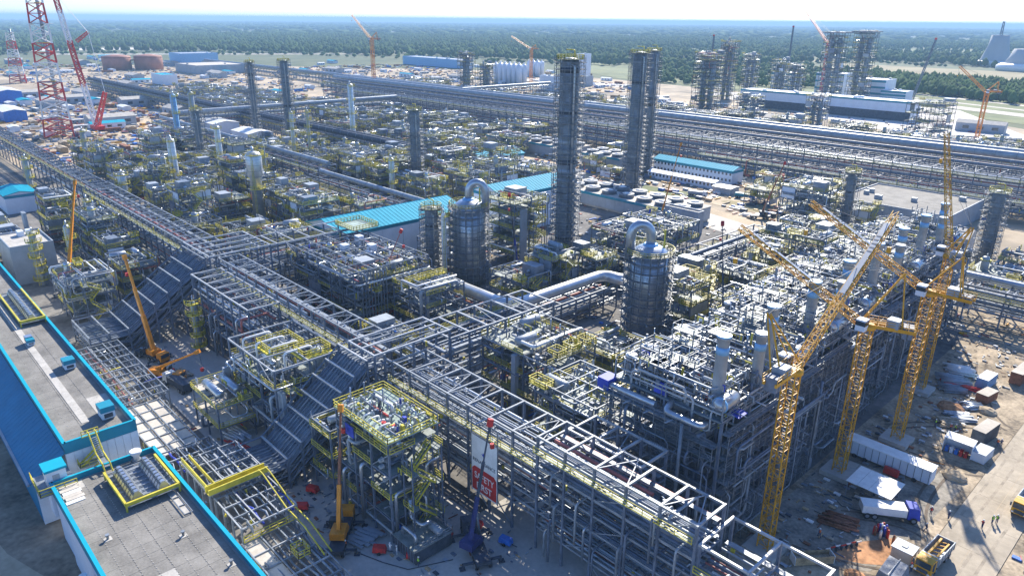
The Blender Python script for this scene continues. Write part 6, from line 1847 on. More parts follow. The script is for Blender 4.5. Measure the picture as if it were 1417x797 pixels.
fill(-900, -560, 258, 372, 120, (18, 32), (12, 22), [1, 2], "far left plant structures", ["far structure at upper centre"], fit=.5, pipes=.7)

_ORD = ["first", "second", "third", "fourth", "fifth", "sixth", "seventh", "eighth", "ninth", "tenth", "eleventh", "twelfth", "thirteenth", "fourteenth", "fifteenth", "sixteenth",
        "seventeenth", "eighteenth", "nineteenth", "twentieth"] + ["twenty-"+q for q in ("first", "second", "third", "fourth", "fifth", "sixth", "seventh", "eighth", "ninth")] + ["thirtieth"] + ["thirty-"+q for q in ("first", "second", "third", "fourth", "fifth", "sixth", "seventh", "eighth", "ninth")] + ["fortieth"] + ["forty-"+q for q in ("first", "second", "third", "fourth", "fifth", "sixth", "seventh", "eighth", "ninth")]
_NL = {1: "single-deck", 2: "two-deck", 3: "three-deck", 4: "four-deck", 5: "five-deck"}
def _sx(o):
    v = o.location; return (v.x*_rt.x+v.y*_rt.y)/max(1.0, v.x*_fw.x+v.y*_fw.y)
for (grp, wd), L in FILLED.items():
    by = {}
    for nl, o in L: by.setdefault(nl, []).append(o)
    for nl, os_ in by.items():
        os_.sort(key=_sx)
        for i, o in enumerate(os_):
            o["label"] = (_NL[nl]+" "+wd) if len(os_) == 1 else _ORD[min(i, 48)]+" "+_NL[nl]+" "+wd+", from the left"

# site cabins, sheds and containers on the open ground: small, far, countable
def shed_mesh(w_, d_, h, wall, roof, gab=True):
    b = MB().use(wall).box(-w_/2, w_/2, -d_/2, d_/2, 0, h)
    b.use(roof)
    if gab: b.hexa([(-w_/2-.3, -d_/2-.3, h), (w_/2+.3, -d_/2-.3, h), (w_/2+.3, d_/2+.3, h), (-w_/2-.3, d_/2+.3, h)], [(-w_/2-.3, -.1, h+d_*.16), (w_/2+.3, -.1, h+d_*.16), (w_/2+.3, .1, h+d_*.16), (-w_/2-.3, .1, h+d_*.16)])
    else: b.box(-w_/2-.15, w_/2+.15, -d_/2-.15, d_/2+.15, h, h+.3)
    b.use("glass_dark")
    for i in range(3): b.box(-w_*.35+i*w_*.3, -w_*.35+i*w_*.3+w_*.13, -d_/2-.06, -d_/2, h*.35, h*.7)
    return b.mesh("site_shed")
SH = [(shed_mesh(14, 6, 3.4, "panel_white", "white_paint"), "small white site shed with a pale roof", "white site sheds"),
      (shed_mesh(20, 9, 4.6, "panel_white", "cyan_roof"), "white site shed with a cyan roof", "cyan-roofed site sheds"),
      (shed_mesh(12, 2.6, 2.7, "blue_paint", "blue_roof", False), "blue shipping container", "blue containers"),
      (shed_mesh(12, 2.6, 2.7, "rust", "rust", False), "rust-red shipping container", "rust-red containers"),
      (shed_mesh(12, 2.6, 2.7, "cladding_matt", "white_paint", False), "white shipping container", "white containers"),
      (shed_mesh(26, 14, 6.5, "grey_panel", "membrane_pale"), "grey metal workshop", "grey workshops"),
      (shed_mesh(9, 5, 3, "timber", "plank_wood"), "timber crate store", "timber stores")]
SHEDS = {}
zones = [((-900, -440), (120, 232), 70, "on the sandy yard at far left"), ((-1700, -620), (200, 490), 90, "near the forest at upper left"),
         ((-1300, -560), (520, 900), 70, "at upper centre"), ((-560, -150), (560, 690), 26, "behind the far racks"), ((-320, -80), (300, 366), 12, "on the sandy strip before the far racks"),
         ((-700, -420), (90, 140), 18, "beside the far left rack")]
for (xr, yr, n, wh_) in zones:
    for k in range(n):
        x, y = rF.uniform(*xr), rF.uniform(*yr)
        i = rF.choices(range(7), [5, 2, 2, 2, 4, 1.6, 2])[0]
        if not free(x-10, x+10, y-5, y+5, 0): continue
        o = bpy.data.objects.new("site_shed" if i in (0, 1, 5, 6) else "container", SH[i][0]); COL.objects.link(o)
        o.location = (x, y, 0); o.rotation_euler = (0, 0, rF.choice([0, 0, math.pi/2, .1]))
        tag(o, SH[i][1]+" "+wh_, "site shed" if i in (0, 1, 5, 6) else "container", SH[i][2]+" "+wh_)
        o.scale = (rF.uniform(.8, 1.3), rF.uniform(.85, 1.2), 1); SHEDS.setdefault(o["label"], []).append(o)
        occ(x-7, x+7, y-4, y+4)
for lb, os_ in SHEDS.items():
    os_.sort(key=_sx)
    if len(os_) > 1:
        for i, o in enumerate(os_): o["label"] = _ORD[min(i, 48)]+" "+lb.replace(" with a pale roof", "").replace("white site shed with a cyan roof", "cyan-roofed white site shed")+", from the left"
# scattered construction material on the open ground, nobody could count it
def litter(name, rects, n, smax, seed, mats_=None, long=.5):
    rn = random.Random(seed); b = MB()
    ms = mats_ or ["white_paint", "galvanised", "cladding_matt", "rust", "dark_steel", "blue_paint", "timber", "primer_steel", "crane_yellow", "grey_panel", "pipe_red", "plank_wood"]
    for k in range(n):
        xr, yr = rn.choice(rects)
        x, y = rn.uniform(*xr), rn.uniform(*yr)
        b.use(rn.choice(ms)); s_ = rn.uniform(.25, 1)*smax; h = rn.uniform(.2, 1)*smax*.6
        if rn.random() < long:
            L = s_*rn.uniform(1.5, 4); a = rn.choice([0, math.pi/2, rn.uniform(0, 3.1)])
            b.bar((x, y, h*.4), (x+L*math.cos(a), y+L*math.sin(a), h*.4), s_*.4, h*.6)
        else: b.box(x-s_, x+s_, y-s_*.6, y+s_*.6, 0, h)
    return O(name, b, kind="stuff")
litter("construction_debris", [((-900, -420), (95, 232)), ((-1500, -600), (200, 480)), ((-1200, -560), (500, 800))], 5200, 3.0, 1)
litter("construction_debris", [((-520, -320), (90, 372)), ((-320, -80), (286, 372)), ((-600, -120), (462, 680))], 2600, 2.0, 2)
litter("construction_debris", [((-330, -80), (86, 262))], 1600, 1.2, 3)
litter("construction_debris", [((-300, -125), (43, 52)), ((-125, -84), (44, 51)), ((-105, -66), (50, 68))], 520, .5, 4, ["galvanised", "dark_steel", "primer_steel", "timber", "cladding_matt", "rust", "grey_panel", "galvanised"])
litter("construction_debris", [((-45, -32), (92, 150)), ((-44, -30), (150, 215))], 520, .6, 5, ["galvanised", "dark_steel", "timber", "cladding_matt", "rust", "white_paint", "plank_wood", "grey_panel", "primer_steel"])
litter("construction_debris", [((-62, -8), (215, 300)), ((-13, 0), (120, 260))], 420, 1.0, 6)

# ------------------------------------------------------------------ the yard on the right: vehicles, cabins, piles
def dump_truck(label, x, y, rz, body="crane_yellow", load=True, grp=None):
    t = E("dump_truck", label, "dump truck", (x, y, 0), rz, grp)                 # front towards local -y
    O("chassis", MB().use("dark_steel").box(-.55, .55, -4, 4.2, .75, 1.15), t)
    b = MB().use(body).hexa([(-1.25, -4.4, .7), (1.25, -4.4, .7), (1.25, -2.3, .7), (-1.25, -2.3, .7)], [(-1.2, -4.25, 2.95), (1.2, -4.25, 2.95), (1.2, -2.3, 3.1), (-1.2, -2.3, 3.1)])
    c_ = O("cab", b, t)
    O("windscreen", MB().use("glass_dark").hexa([(-1.1, -4.44, 1.8), (1.1, -4.44, 1.8), (1.1, -4.3, 1.8), (-1.1, -4.3, 1.8)], [(-1.05, -4.34, 2.75), (1.05, -4.34, 2.75), (1.05, -4.2, 2.75), (-1.05, -4.2, 2.75)]), c_)
    O("grille", MB().use("dark_steel").box(-.8, .8, -4.46, -4.4, .9, 1.5), c_)
    for s in (-1, 1):
        O("headlight", MB().use("white_paint").box(s*.95-.18, s*.95+.18, -4.48, -4.4, .85, 1.1), c_)
        O("side_window", MB().use("glass_dark").box(s*1.24-.02, s*1.24+.02, -3.9, -2.9, 1.8, 2.7), c_)
        O("mirror", MB().use("dark_steel").box(s*1.45-.12, s*1.45+.12, -4.35, -4.2, 1.9, 2.6), c_)
    tb = MB().use("cladding_matt")
    tb.box(-1.25, 1.25, -2.0, 4.4, 1.15, 1.35)
    for s in (-1, 1): tb.hexa([(s*1.2-.06, -2, 1.35), (s*1.2+.06, -2, 1.35), (s*1.2+.06, 4.4, 1.35), (s*1.2-.06, 4.4, 1.35)], [(s*1.28-.06, -2, 2.75), (s*1.28+.06, -2, 2.75), (s*1.28+.06, 4.4, 2.75), (s*1.28-.06, 4.4, 2.75)])
    tb.box(-1.25, 1.25, -2.1, -2.0, 1.35, 3.0); tb.box(-1.25, 1.25, -2.9, -2.0, 2.95, 3.06); tb.box(-1.25, 1.25, 4.4, 4.5, 1.35, 2.6)
    ti = O("tipper", tb, t)
    rib = MB().use("galvanised")
    for s in (-1, 1):
        for i in range(6): rib.box(s*1.3-.05, s*1.3+.09*s, -1.8+i*1.2, -1.7+i*1.2, 1.35, 2.75)
    O("side_rib", rib, ti)
    if load:
        ld = MB().use("crane_yellow")
        ld.bar((-.6, -1.5, 2.2), (-.6, 4, 2.3), .3, .5); ld.bar((.5, -1.5, 2.0), (.6, 4, 2.1), .25)
        for i in range(5): ld.bar((-.6, -1+i*1.1, 2.1), (.5, -.4+i*1.1, 2.1), .14)
        O("load", ld, t)
    for yy in (-3.4, -1.9, 2.0, 3.4):
        for s in (-1, 1):
            w_ = O("tyre", WHX[0], t, (s*1.05, yy, .55)); O("rim", WHX[1], w_)
    return t
def _wx():
    b = MB().use("rubber").lathe([(.38, -.2), (.55, -.17), (.55, .17), (.38, .2)], 12, axis='x')
    return b.mesh("tyre"), MB().use("galvanised").lathe([(.32, -.22), (.32, .22)], 8, axis='x').mesh("rim")
WHX = _wx()
dump_truck("yellow dump truck carrying yellow crane parts on the concrete road", -20.9, 112.0, -.06)
dump_truck("yellow-cabbed grey truck standing at the right road edge", -14.6, 139.5, -.05, load=False)
def flat_truck(label, x, y, rz, cabm, bedm, cargo=None):
    t = E("flatbed_truck", label, "truck", (x, y, 0), rz)                         # front towards local +x
    O("chassis", MB().use("dark_steel").box(-4.6, 3.2, -.5, .5, .7, 1.05), t)
    O("bed", MB().use(bedm).box(-4.7, 2.4, -1.25, 1.25, 1.05, 2.5 if cargo is None else 1.3), t)
    if cargo: O("load", MB().use(cargo).lathe([(.5, -4.4), (1.05, -4.1), (1.05, 1.8), (.5, 2.1)], 12, (0, 0, 2.3), 'x'), t)
    c_ = O("cab", MB().use(cabm).hexa([(2.6, -1.2, .7), (4.6, -1.2, .7), (4.6, 1.2, .7), (2.6, 1.2, .7)], [(2.6, -1.15, 3), (4.3, -1.15, 2.9), (4.3, 1.15, 2.9), (2.6, 1.15, 3)]), t)
    O("windscreen", MB().use("glass_dark").hexa([(4.45, -1.05, 1.7), (4.6, -1.05, 1.7), (4.6, 1.05, 1.7), (4.45, 1.05, 1.7)], [(4.25, -1, 2.7), (4.4, -1, 2.7), (4.4, 1, 2.7), (4.25, 1, 2.7)]), c_)
    wheels(t, (-3.8, -2.6, 3.6), 1.05, .55)
    return t
flat_truck("truck with dark blue cab and white bed beside the gas bottles", -30.2, 119.0, .62, "deep_blue", "white_paint")
flat_truck("small white truck on the street beside the yellow-green trestle", -160, 46.2, 3.3, "white_paint", "dark_steel")
flat_truck("white tank truck parked in the sandy ground far right", -68, 296, .9, "white_paint", "galvanised", "cladding_matt")
flat_truck("blue lorry on the sandy strip by the site office", -172, 318, .2, "blue_paint", "teal_trim")
flat_truck("grey lorry parked near the pale shelter on the sandy strip", -190, 305, .3, "white_paint", "grey_panel")
# long white cabin on wheels, pale canopy, containers, tents
t = E("site_trailer", "long white ribbed trailer cabin lying half in the furnaces' shade", "trailer", (-36, 134.4, 0)); o = t.location
O("body", MB(o).use("panel_white").box(-44, -28.4, 133, 135.9, .7, 3.4), t)
O("roof", MB(o).use("white_paint").box(-44.1, -28.3, 132.9, 136.0, 3.4, 3.55), t)
for i in range(13): O("rib", unit_cube("galvanised"), t, (-44+i*1.28-o.x, -1.42, 2.05), sc=(.1, .08, 2.6))
for x in (-42, -40, -31): O("wheel", MB(o).use("rubber").lathe([(.45, 132.95), (.45, 133.3)], 10, (x, 0, .45), 'y'), t)
O("red_kiosk", MB(o).use("red_paint").box(-36, -33.4, 131.6, 132.4, .2, 1.5), t)
t = E("canopy", "white flat canopy roof on posts partly in shade beside the trailer", "canopy", (-34.5, 122.8, 0)); o = t.location
for i in range(4): O("roof_panel", unit_cube("white_paint"), t, (-37.3+i*1.95-o.x, 0, 3.05+.02*(i % 2)), sc=(1.9, 6.6, .1))
for x in (-38, -31.2):
    for y in (119.8, 125.8): beam("post", t, (x, y, 0), (x, y, 3), .14, "galvanised")
t = E("paved_pad", "grey slab-paved working pad beside the middle crane foot", "paving", (-40, 129, 0))
for i in range(4):
    for j in range(2): O("slab", unit_cube("pale_concrete"), t, (-3+i*2, -1+j*2.1, .08), sc=(1.9, 2.0, .16))
def container(label, x, y, rz, L=6, m_="rust", top=None, h=2.6, grp=None, open_=False):
    t = E("container", label, "container", (x, y, 0), rz, grp)
    O("shell", MB().use(m_).box(-L/2, L/2, -1.22, 1.22, .1, h), t)
    O("roof", MB().use(top or m_).box(-L/2-.03, L/2+.03, -1.25, 1.25, h, h+.06), t)
    cr = MB().use(m_)
    for i in range(int(L/.5)):
        for s in (-1, 1): cr.box(-L/2+.2+i*.5, -L/2+.42+i*.5, s*1.22-.03, s*1.22+.05*s, .2, h-.1)
    O("corrugation", cr, t, kind="stuff")
    O("door", MB().use("dark_steel" if open_ else m_).box(-L/2-.05, -L/2, -1.1, 1.1, .2, h-.1), t)
    return t
container("brown container with pale pink roof at the top of the road", -28.6, 198, 1.5, 12, "rust", "pale_concrete", 3.0)
container("light blue site cabin next to the pink-roofed container", -33.6, 186.5, 1.5, 6, "pale_blue_band", "panel_white")
container("red-brown low container with pink lid below the blue cabin", -31.3, 178.4, 1.4, 5, "rust", "pale_concrete", 2.2)
container("grey slab-roofed store between the white-roofed stall and the blue bundles", -26.6, 159.3, 1.45, 7, "dark_steel", "pale_concrete", 3.2)
container("open white bin beside the white-roofed stall", -24.8, 151.2, 1.5, 4.5, "panel_white", "grey_panel", 2.0)
t = E("site_stall", "white-roofed open stall with blue and red goods beside the road", "stall", (-28.6, 149.8, 0))
O("roof", MB().use("white_paint").hexa([(-2.6, -1.2, 3.0), (2.6, -1.2, 3.0), (2.6, 1.4, 3.3), (-2.6, 1.4, 3.3)], [(-2.6, -1.2, 3.12), (2.6, -1.2, 3.12), (2.6, 1.4, 3.42), (-2.6, 1.4, 3.42)]), t)
O("back_wall", MB().use("panel_white").box(-2.5, 2.5, 1.2, 1.3, 0, 3.2), t)
for s in (-1, 1): O("side_wall", MB().use("panel_white").box(s*2.5-.05, s*2.5+.05, -1, 1.2, 0, 3.0), t)
for i, m_ in enumerate(("blue_paint", "panel_white", "blue_paint", "red_paint", "red_paint")): O("goods", MB().use(m_).box(-2.1+i*.85, -1.5+i*.85, -.9, .1, 0, 1.0+.2*(i % 2)), t)
t = E("generator_tent", "dark grey tarpaulin tent near the dump truck", "tent", (-23.9, 103.3, 0))
O("tarp", MB().use("tarp_grey").hexa([(-1.9, -2.4, 0), (1.9, -2.4, 0), (1.9, 2.4, 0), (-1.9, 2.4, 0)], [(-1.4, -2.2, 2.6), (1.5, -2.3, 2.3), (1.3, 2.2, 2.5), (-1.5, 2.2, 2.7)]), t)
O("ridge_pole", MB().use("galvanised").bar((0, -2.5, 2.75), (0, 2.5, 2.7), .12), t)
O("flap", MB().use("dark_steel").hexa([(-1.0, -2.55, 0), (1.0, -2.55, 0), (.8, -2.42, 0), (-.8, -2.42, 0)], [(-.7, -2.35, 2), (.7, -2.4, 1.9), (.6, -2.3, 1.9), (-.6, -2.28, 2)]), t)
t = E("concrete_box", "grey concrete tank box with a flat lid above the tent", "concrete box", (-24.6, 109.9, 0))
O("body", MB().use("pale_concrete").box(-1.5, 1.5, -1.3, 1.3, 0, 2.2), t); O("lid", MB().use("grey_panel").box(-1.65, 1.65, -1.45, 1.45, 2.2, 2.35), t); O("hatch", MB().use("galvanised").box(-.4, .4, -.4, .4, 2.35, 2.45), t)
t = E("wood_trough", "long pale timber trough box on edge at the bottom of the yard", "timber box", (-34.2, 98.6, 0), .9)
for s in (-1, 1): O("side_board", MB().use("timber").box(-3.2, 3.2, s*.8-.06, s*.8+.06, 0, 1.4), t)
O("floor_board", MB().use("plank_wood").box(-3.2, 3.2, -.74, .74, .5, .6), t)
for s in (-1, 1): O("end_board", MB().use("white_paint").box(s*3.2-.06, s*3.2+.06, -.86, .86, 0, 1.5), t)
t = E("lifting_frame", "white steel lifting frame lying at the end of the main rack", "steel frame", (-31, 84.5, 0), .4)
for (p, q) in (((-1.5, -1, 3), (1.5, -1, 3.4)), ((-1.5, 1, 3), (1.5, 1, 3.4)), ((-1.5, -1, 3), (-1.5, 1, 3)), ((1.5, -1, 3.4), (1.5, 1, 3.4)), ((-1.5, -1, 3), (1.5, 1, 3.4)), ((-1.5, -1, .1), (-1.5, -1, 3)), ((1.5, 1, .1), (1.5, 1, 3.4))):
    O("bar", MB().use("bright_steel").bar(p, q, .2), t)
cylm = [MB().use(m_).lathe([(.14, 0), (.14, 1.2), (.06, 1.4)], 8).mesh("gas_bottle") for m_ in ("red_paint", "deep_blue", "white_paint", "rust")]
rn = random.Random(8)
for i in range(16):
    x, y = -28.6+rn.uniform(-1.6, 1.6), 113.2+rn.uniform(-1.4, 1.4)
    k = i % 4
    o = bpy.data.objects.new("gas_bottle", cylm[k]); COL.objects.link(o); o.location = (x, y, 0); o.scale = (1.6, 1.6, 1.2)
    tag(o, ["red", "dark blue", "white", "rust-brown"][k]+" gas bottle in the cluster above the grey box", "gas bottle", ["red", "blue", "white", "brown"][k]+" gas bottles by the tent")
# stacks of pipes and planks in the sand
def stack(label, x, y, rz, L, n, rows, m_, r=.18, nm="pipe_stack", part="pipe"):
    t = E(nm, label, "stack", (x, y, 0), rz)
    me = MB().use(m_).lathe([(r, -L/2), (r, L/2)], 8, axis='x').mesh(part) if part == "pipe" else MB().use(m_).box(-L/2, L/2, -r, r, -r*.35, r*.35).mesh(part)
    rn = random.Random(int(abs(x*10)))
    for j in range(rows):
        for i in range(n-j):
            O(part, me, t, (rn.uniform(-.9, .9), (i-(n-j)/2)*r*2.7+rn.uniform(-.12, .12), r+j*r*(1.8 if part == "pipe" else .8)), (0, 0, rn.uniform(-.09, .09)))
    for s in (-1, 1): O("bearer", MB().use("timber").box(s*L*.3-.1, s*L*.3+.1, -n*r*1.2, n*r*1.2, -.02, .06), t)
    return t
stack("stack of silver pipes on the sand near the rear crane foot", -39.5, 183, .5, 6, 9, 3, "cladding_matt", .22)
stack("stack of grey pipes on the sand beside a red timber row", -38.4, 178.5, .6, 5, 8, 2, "galvanised", .2)
stack("stack of pale boards on the sand behind the two green-vested workers", -33.6, 161.6, .6, 4, 8, 3, "plank_wood", .22, "board_stack", "board")
stack("stack of grey planks on the sand next to the pale boards", -33.0, 165.6, .7, 4, 8, 3, "grey_panel", .22, "board_stack", "board")
stack("row of red-painted channel bars lying in the sand", -36.8, 181.5, .25, 9, 4, 2, "red_paint", .2)
stack("bundle of white tubes in the shade by the right rack", -40.2, 190.5, .3, 6, 8, 2, "white_paint", .24)
stack("pile of rusty bars at the foot of the furnace shade", -35.5, 111.5, .3, 5, 8, 2, "rust", .2)
stack("white pipes stacked on the sand left of the right edge columns", -33, 172.5, .9, 4, 6, 2, "cladding", .22)
stack("bright blue channel lying on the street below the incline", -115.8, 46.0, .35, 6.5, 2, 1, "blue_paint", .3)
stack("pale pipes and red bars piled in the shaded street", -131, 47.6, .2, 5, 6, 2, "panel_white", .24)
stack("red bars in the shaded street beside the pale pipes", -127.4, 46.4, .2, 6, 3, 1, "red_paint", .22)
stack("sheaf of pale timber in the sunlit street near the white truck", -166, 48.6, .2, 6, 8, 2, "plank_wood", .25, "board_stack", "board")
stack("steel plates in a pile by the foot of the pipe tower", -87, 49.8, .3, 4, 6, 2, "grey_panel", .3, "board_stack", "board")
def trolley(label, x, y, rz, m_="red_paint"):
    t = E("compressor_trailer", label, "compressor", (x, y, 0), rz)
    O("body", MB().use(m_).hexa([(-1.1, -.6, .4), (1.1, -.6, .4), (1.1, .6, .4), (-1.1, .6, .4)], [(-1.0, -.55, 1.35), (.9, -.55, 1.25), (.9, .55, 1.25), (-1.0, .55, 1.35)]), t)
    for s in (-1, 1): O("wheel", MB().use("rubber").lathe([(.28, s*.68-.08), (.28, s*.68+.08)], 10, (0, 0, .28), 'y'), t)
    O("drawbar", MB().use("dark_steel").bar((1.0, 0, .45), (2.1, 0, .3), .12), t)
trolley("red wheeled compressor on the street below the pipe tower", -82.2, 49.4, .8)
trolley("small red welding set between the workers in white", -77.6, 52.6, .9)
trolley("red welding set on the cross street behind the workers", -78, 59.6, .6)
trolley("red generator by the banner leg of the main rack", -76.4, 64.8, .4)
trolley("blue compressor at the foot of the main rack near the purple crane", -70, 65.6, .3, "blue_paint")
trolley("red box machine beside the trestle cables", -100.4, 45.6, .9)
trolley("red wheeled compressor in the sunlit street near the upper incline", -168.5, 47.6, .2)
trolley("red box machine in the dark behind the upright orange crane", -103.6, 49.4, .5)

# wheel ruts, spoil heaps, cables and a barrier: the wear of a working yard
mat("rut_soil", (0.15, 0.12, 0.09), 0.95, 0, 0.3, 0.5, bump=0.3)
def track(name, pts, w_, z, mname, gap=1.9):
    for s in (-1, 1):
        b = MB().use(mname); n = len(pts); prev = None
        for i in range(n):
            a = Vector((*pts[max(0, i-1)], 0)); c = Vector((*pts[min(n-1, i+1)], 0)); d = (c-a).normalized(); q = Vector((-d.y, d.x, 0))
            p = Vector((*pts[i], z))+q*s*gap/2
            l, r = b.pt(p+q*w_/2), b.pt(p-q*w_/2)
            if prev: b.face((prev[1], r, l, prev[0]))
            prev = (l, r)
        O(name, b, kind="structure")
def curve(p0, p1, p2, n=14):
    return [((1-t)**2*p0[0]+2*t*(1-t)*p1[0]+t*t*p2[0], (1-t)**2*p0[1]+2*t*(1-t)*p1[1]+t*t*p2[1]) for t in [i/n for i in range(n+1)]]
for i, (a, b_, c) in enumerate((((-23, 146), (-27, 141), (-44, 143)), ((-23, 118), (-27, 121), (-36, 114)), ((-24, 168), (-31, 170), (-38, 200)), ((-25, 166), (-33, 164), (-42, 150)), ((-26, 122), (-29, 128), (-28, 145)), ((-24.5, 105), (-29, 101), (-38, 99)))):
    track("wheel_rut", curve(a, b_, c), .5, -.05+.003*i, "rut_soil")
mat("road_dirt", (0.36, 0.31, 0.24), 0.95, 0, 0.25, 0.4)
for i, x in enumerate((-20.6, -16.2)): track("tyre_mark", [(x+.25*math.sin(k*.7+i), 84+k*6) for k in range(34)], .45, -.012+.002*i, "road_dirt")
for i, (x, y, r_, h_, m_, nm) in enumerate(((-26.3, 140.6, 2.2, 1.1, "sand", "low sand heap between trailer and white-roofed stall"), (-35.5, 168.5, 2.8, 1.3, "clay", "reddish soil heap in the sandy yard by the far furnaces"), (-29.6, 172.8, 2.0, 1.0, "sand", "pale sand heap beside the red-brown low container"), (-27.9, 100.2, 1.8, .8, "clay", "small clay heap near the grey tent"))):
    rn = random.Random(i); bm = bmesh.new(); bmesh.ops.create_icosphere(bm, subdivisions=3, radius=1)
    for v in bm.verts: v.co = Vector((v.co.x*r_*rn.uniform(.9, 1.1), v.co.y*r_*.8*rn.uniform(.9, 1.1), max(-.15, v.co.z*h_*rn.uniform(.85, 1.1))))
    me = bpy.data.meshes.new("spoil_heap"); bm.to_mesh(me); bm.free(); me.materials.append(MATS[m_])
    tag(O("spoil_heap", me, None, (x, y, 0)), nm, "soil heap")
for i, (pts, m_, nm) in enumerate((([(-40, 118), (-37, 116), (-33, 117.5), (-30, 115)], "dark_steel", "black cable snaking from the furnace foot to the gas bottles"), ([(-44, 141), (-40, 142.5), (-35, 141), (-29, 143.5)], "crane_orange", "orange cable across the yard behind the long trailer"), ([(-84, 47), (-80, 48.5), (-76, 50.5), (-73, 57)], "dark_steel", "black cable lying along the street by the upright orange crane"))):
    tag(O("cable", MB((0, 0, 0)).use(m_).tube([(x, y, .06) for x, y in pts], .07, 5)), nm, "cable")
t = E("site_barrier", "red and white barrier boards along the clay patch", "barrier", (-32, 105, 0), 1.1)
for i in range(7):
    O("board", unit_cube("red_paint" if i % 2 else "white_paint"), t, (-3+i, .08*(i % 3), .8), sc=(.96, .06, .28)); O("foot", unit_cube("dark_steel"), t, (-3.4+i, 0, .4), sc=(.08, .5, .8))
# ------------------------------------------------------------------ people
def person_mesh(pose, top, legs):
    J = {"pelvis": (0, 0, .93), "chest": (0, 0, 1.32), "neck": (0, 0, 1.5), "head": (0, .02, 1.63), "crown": (0, .02, 1.74),
         "shL": (-.19, 0, 1.42), "elL": (-.27, .02, 1.14), "haL": (-.27, .1, .88), "shR": (.19, 0, 1.42), "elR": (.27, .02, 1.14), "haR": (.27, .1, .88),
         "hiL": (-.1, 0, .88), "knL": (-.11, .02, .5), "anL": (-.11, -.02, .09), "toL": (-.12, .14, .04), "hiR": (.1, 0, .88), "knR": (.11, .02, .5), "anR": (.11, -.02, .09), "toR": (.12, .14, .04)}
    if pose == 1:
        J.update(knL=(-.1, .2, .52), anL=(-.1, .28, .1), toL=(-.1, .44, .08), knR=(.1, -.06, .5), anR=(.1, -.3, .13), toR=(.1, -.18, .04), haL=(-.26, -.16, .92), elL=(-.26, -.08, 1.15), haR=(.26, .26, .98), elR=(.26, .08, 1.15))
    if pose == 2: J.update(haR=(.2, .36, 1.16), elR=(.27, .1, 1.13), haL=(-.18, .34, 1.12), elL=(-.27, .1, 1.12))
    rad = {"pelvis": .155, "chest": .165, "neck": .07, "head": .105, "crown": .075, "sh": .075, "el": .055, "ha": .045, "hi": .1, "kn": .075, "an": .055, "to": .045}
    E_ = [("pelvis", "chest"), ("chest", "neck"), ("neck", "head"), ("head", "crown"), ("chest", "shL"), ("shL", "elL"), ("elL", "haL"), ("chest", "shR"), ("shR", "elR"), ("elR", "haR"),
          ("pelvis", "hiL"), ("hiL", "knL"), ("knL", "anL"), ("anL", "toL"), ("pelvis", "hiR"), ("hiR", "knR"), ("knR", "anR"), ("anR", "toR")]
    ks = list(J)
    me = bpy.data.meshes.new("person")
    me.from_pydata([J[k] for k in ks], [(ks.index(a), ks.index(b)) for a, b in E_], [])
    ob = bpy.data.objects.new("tmp", me); COL.objects.link(ob)
    sk = ob.modifiers.new("s", 'SKIN'); ob.modifiers.new("d", 'SUBSURF').levels = 1
    for i, k in enumerate(ks):
        r = rad.get(k, rad.get(k[:2], .06)); me.skin_vertices[0].data[i].radius = (r, r)
    me.skin_vertices[0].data[0].use_root = True
    dg = bpy.context.evaluated_depsgraph_get()
    m2 = bpy.data.meshes.new_from_object(ob.evaluated_get(dg)); m2.name = "person"
    bpy.data.objects.remove(ob)
    m2.materials.clear()
    for n in (top, legs, "skin"): m2.materials.append(MATS[n])
    for p in m2.polygons:
        z = p.center.z; p.material_index = 2 if z > 1.49 or (abs(p.center.x) > .14 and z < .96 and abs(p.center.x) > .2) else (1 if z < .92 else 0); p.use_smooth = True
    return m2
helm = {m_: MB().use(m_).lathe([(.16, 1.66), (.155, 1.7), (.12, 1.77), (.05, 1.81)], 10, (0, .02, 0)).mesh("helmet") for m_ in ("white_paint", "red_paint", "crane_yellow")}
vest = {m_: MB().use(m_).lathe([(.17, .95), (.2, 1.2), (.2, 1.4), (.12, 1.47)], 10).mesh("vest") for m_ in ("vest_green", "vest_orange", "red_paint", "white_paint")}
PM = {}
def person(label, x, y, rz, pose=0, top="work_blue", legs="work_blue", hm="white_paint", vs="vest_green", z=0):
    k = (pose, top, legs)
    if k not in PM: PM[k] = person_mesh(*k)
    o = bpy.data.objects.new("person", PM[k]); COL.objects.link(o); o.location = (x, y, z); o.rotation_euler = (0, 0, rz)
    tag(o, label, "person")
    O("helmet", helm[hm], o)
    if vs: O("vest", vest[vs], o)
person("worker in red vest standing on the concrete road left of two green vests", -18.2, 127.6, 2.4, 2, vs="red_paint")
person("worker in green vest on the road, nearer the red-vested one", -17.4, 130.2, -2.0, 0)
person("worker in green vest on the road, farther from the red-vested one", -16.9, 130.9, 2.8, 2)
person("worker in orange vest walking up the road by the white-roofed stall", -23.9, 158.6, .2, 1, vs="vest_orange")
person("dark-clothed worker walking beside the orange-vested one on the road", -23.4, 159.0, .2, 1, vs=None)
person("worker in red vest standing in the yard between canopy and road", -25.4, 125.0, .5, 0, vs="red_paint")
person("dark-clothed worker at the road edge above the dump truck", -22.9, 126.0, 1.2, 0, vs=None)
person("dark-clothed worker between gas bottles and dump truck", -24.4, 119.6, 2.0, 1, vs=None)
person("worker with red helmet beside the grey tent", -22.6, 107.6, 1.0, 2, hm="red_paint", vs="white_paint")
person("worker in green vest beside the pale boards, leftmost of three", -35.2, 157.6, 1.0, 0)
person("worker in green vest by the pale boards, nearest the white stall", -31.6, 158.4, -1.0, 2)
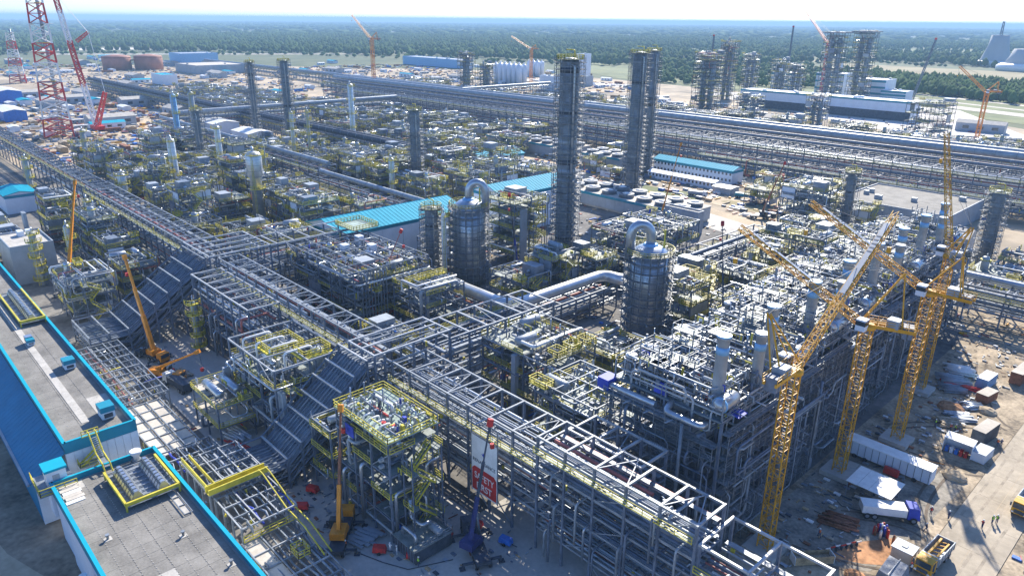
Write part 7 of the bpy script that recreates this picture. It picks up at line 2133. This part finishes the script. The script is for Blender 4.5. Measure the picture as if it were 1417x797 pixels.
person("worker in orange vest by the pale boards between two green vests", -32.4, 158.0, 2.0, 0, vs="vest_orange")
person("worker in white crossing the street near the low skid", -80.2, 59.9, 1.0, 1, "white_paint", "panel_white", vs=None)
person("worker in white overalls, left one of a pair on the street", -81.3, 55.4-4.6, .5, 2, "white_paint", "panel_white", vs=None)
person("worker in white overalls, right one of a pair on the street", -80.0, 51.2, 2.6, 0, "white_paint", "panel_white", vs=None)
person("worker in dark clothes with green vest on the cross street", -75.6, 52.2, .3, 1)
person("dark-clothed worker on the shaded street below the busy structure", -121, 45.6, .6, 0, vs=None)
person("second dark-clothed worker on the shaded street by the panelled trestle", -128.6, 41.8, 1.6, 1, vs="vest_orange")
person("worker in orange vest near the upright orange crane", -86.6, 45.9, 1.5, 0, vs="vest_orange")
person("worker in red clothing on the first furnace roof", -60.6, 96.6, 1.0, 0, "red_paint", "work_blue", vs=None, z=24.55)
person("worker in red clothing on the first furnace roof near the orange helmet", -58.2, 98.4, 2.0, 2, "red_paint", "work_blue", hm="crane_yellow", vs=None, z=24.55)
person("worker in orange vest at the foot of the nearest tower crane", -36.0, 105.0, 1.0, 1, vs="vest_orange")

# ------------------------------------------------------------------ the air: pale haze over the whole place
hz = bpy.data.materials.new("haze_air"); hz.use_nodes = True
t_ = hz.node_tree
for n in list(t_.nodes):
    if n.type != 'OUTPUT_MATERIAL': t_.nodes.remove(n)
pv = t_.nodes.new("ShaderNodeVolumePrincipled")
pv.inputs["Color"].default_value = (0.45, 0.72, 1.0, 1)
pv.inputs["Density"].default_value = HAZE
pv.inputs["Anisotropy"].default_value = 0.0
t_.links.new(pv.outputs[0], [n for n in t_.nodes if n.type == 'OUTPUT_MATERIAL'][0].inputs["Volume"])
me = bpy.data.meshes.new("haze")
s = 46500
me.from_pydata([(x, y, z) for z in (-1.4, 108) for x, y in ((-s, -s), (s, -s), (s, s), (-s, s))], [], [(3,2,1,0),(4,5,6,7),(0,1,5,4),(1,2,6,5),(2,3,7,6),(3,0,4,7)])
me.materials.append(hz)
if HAZE > 0: O("haze", me, kind="stuff")
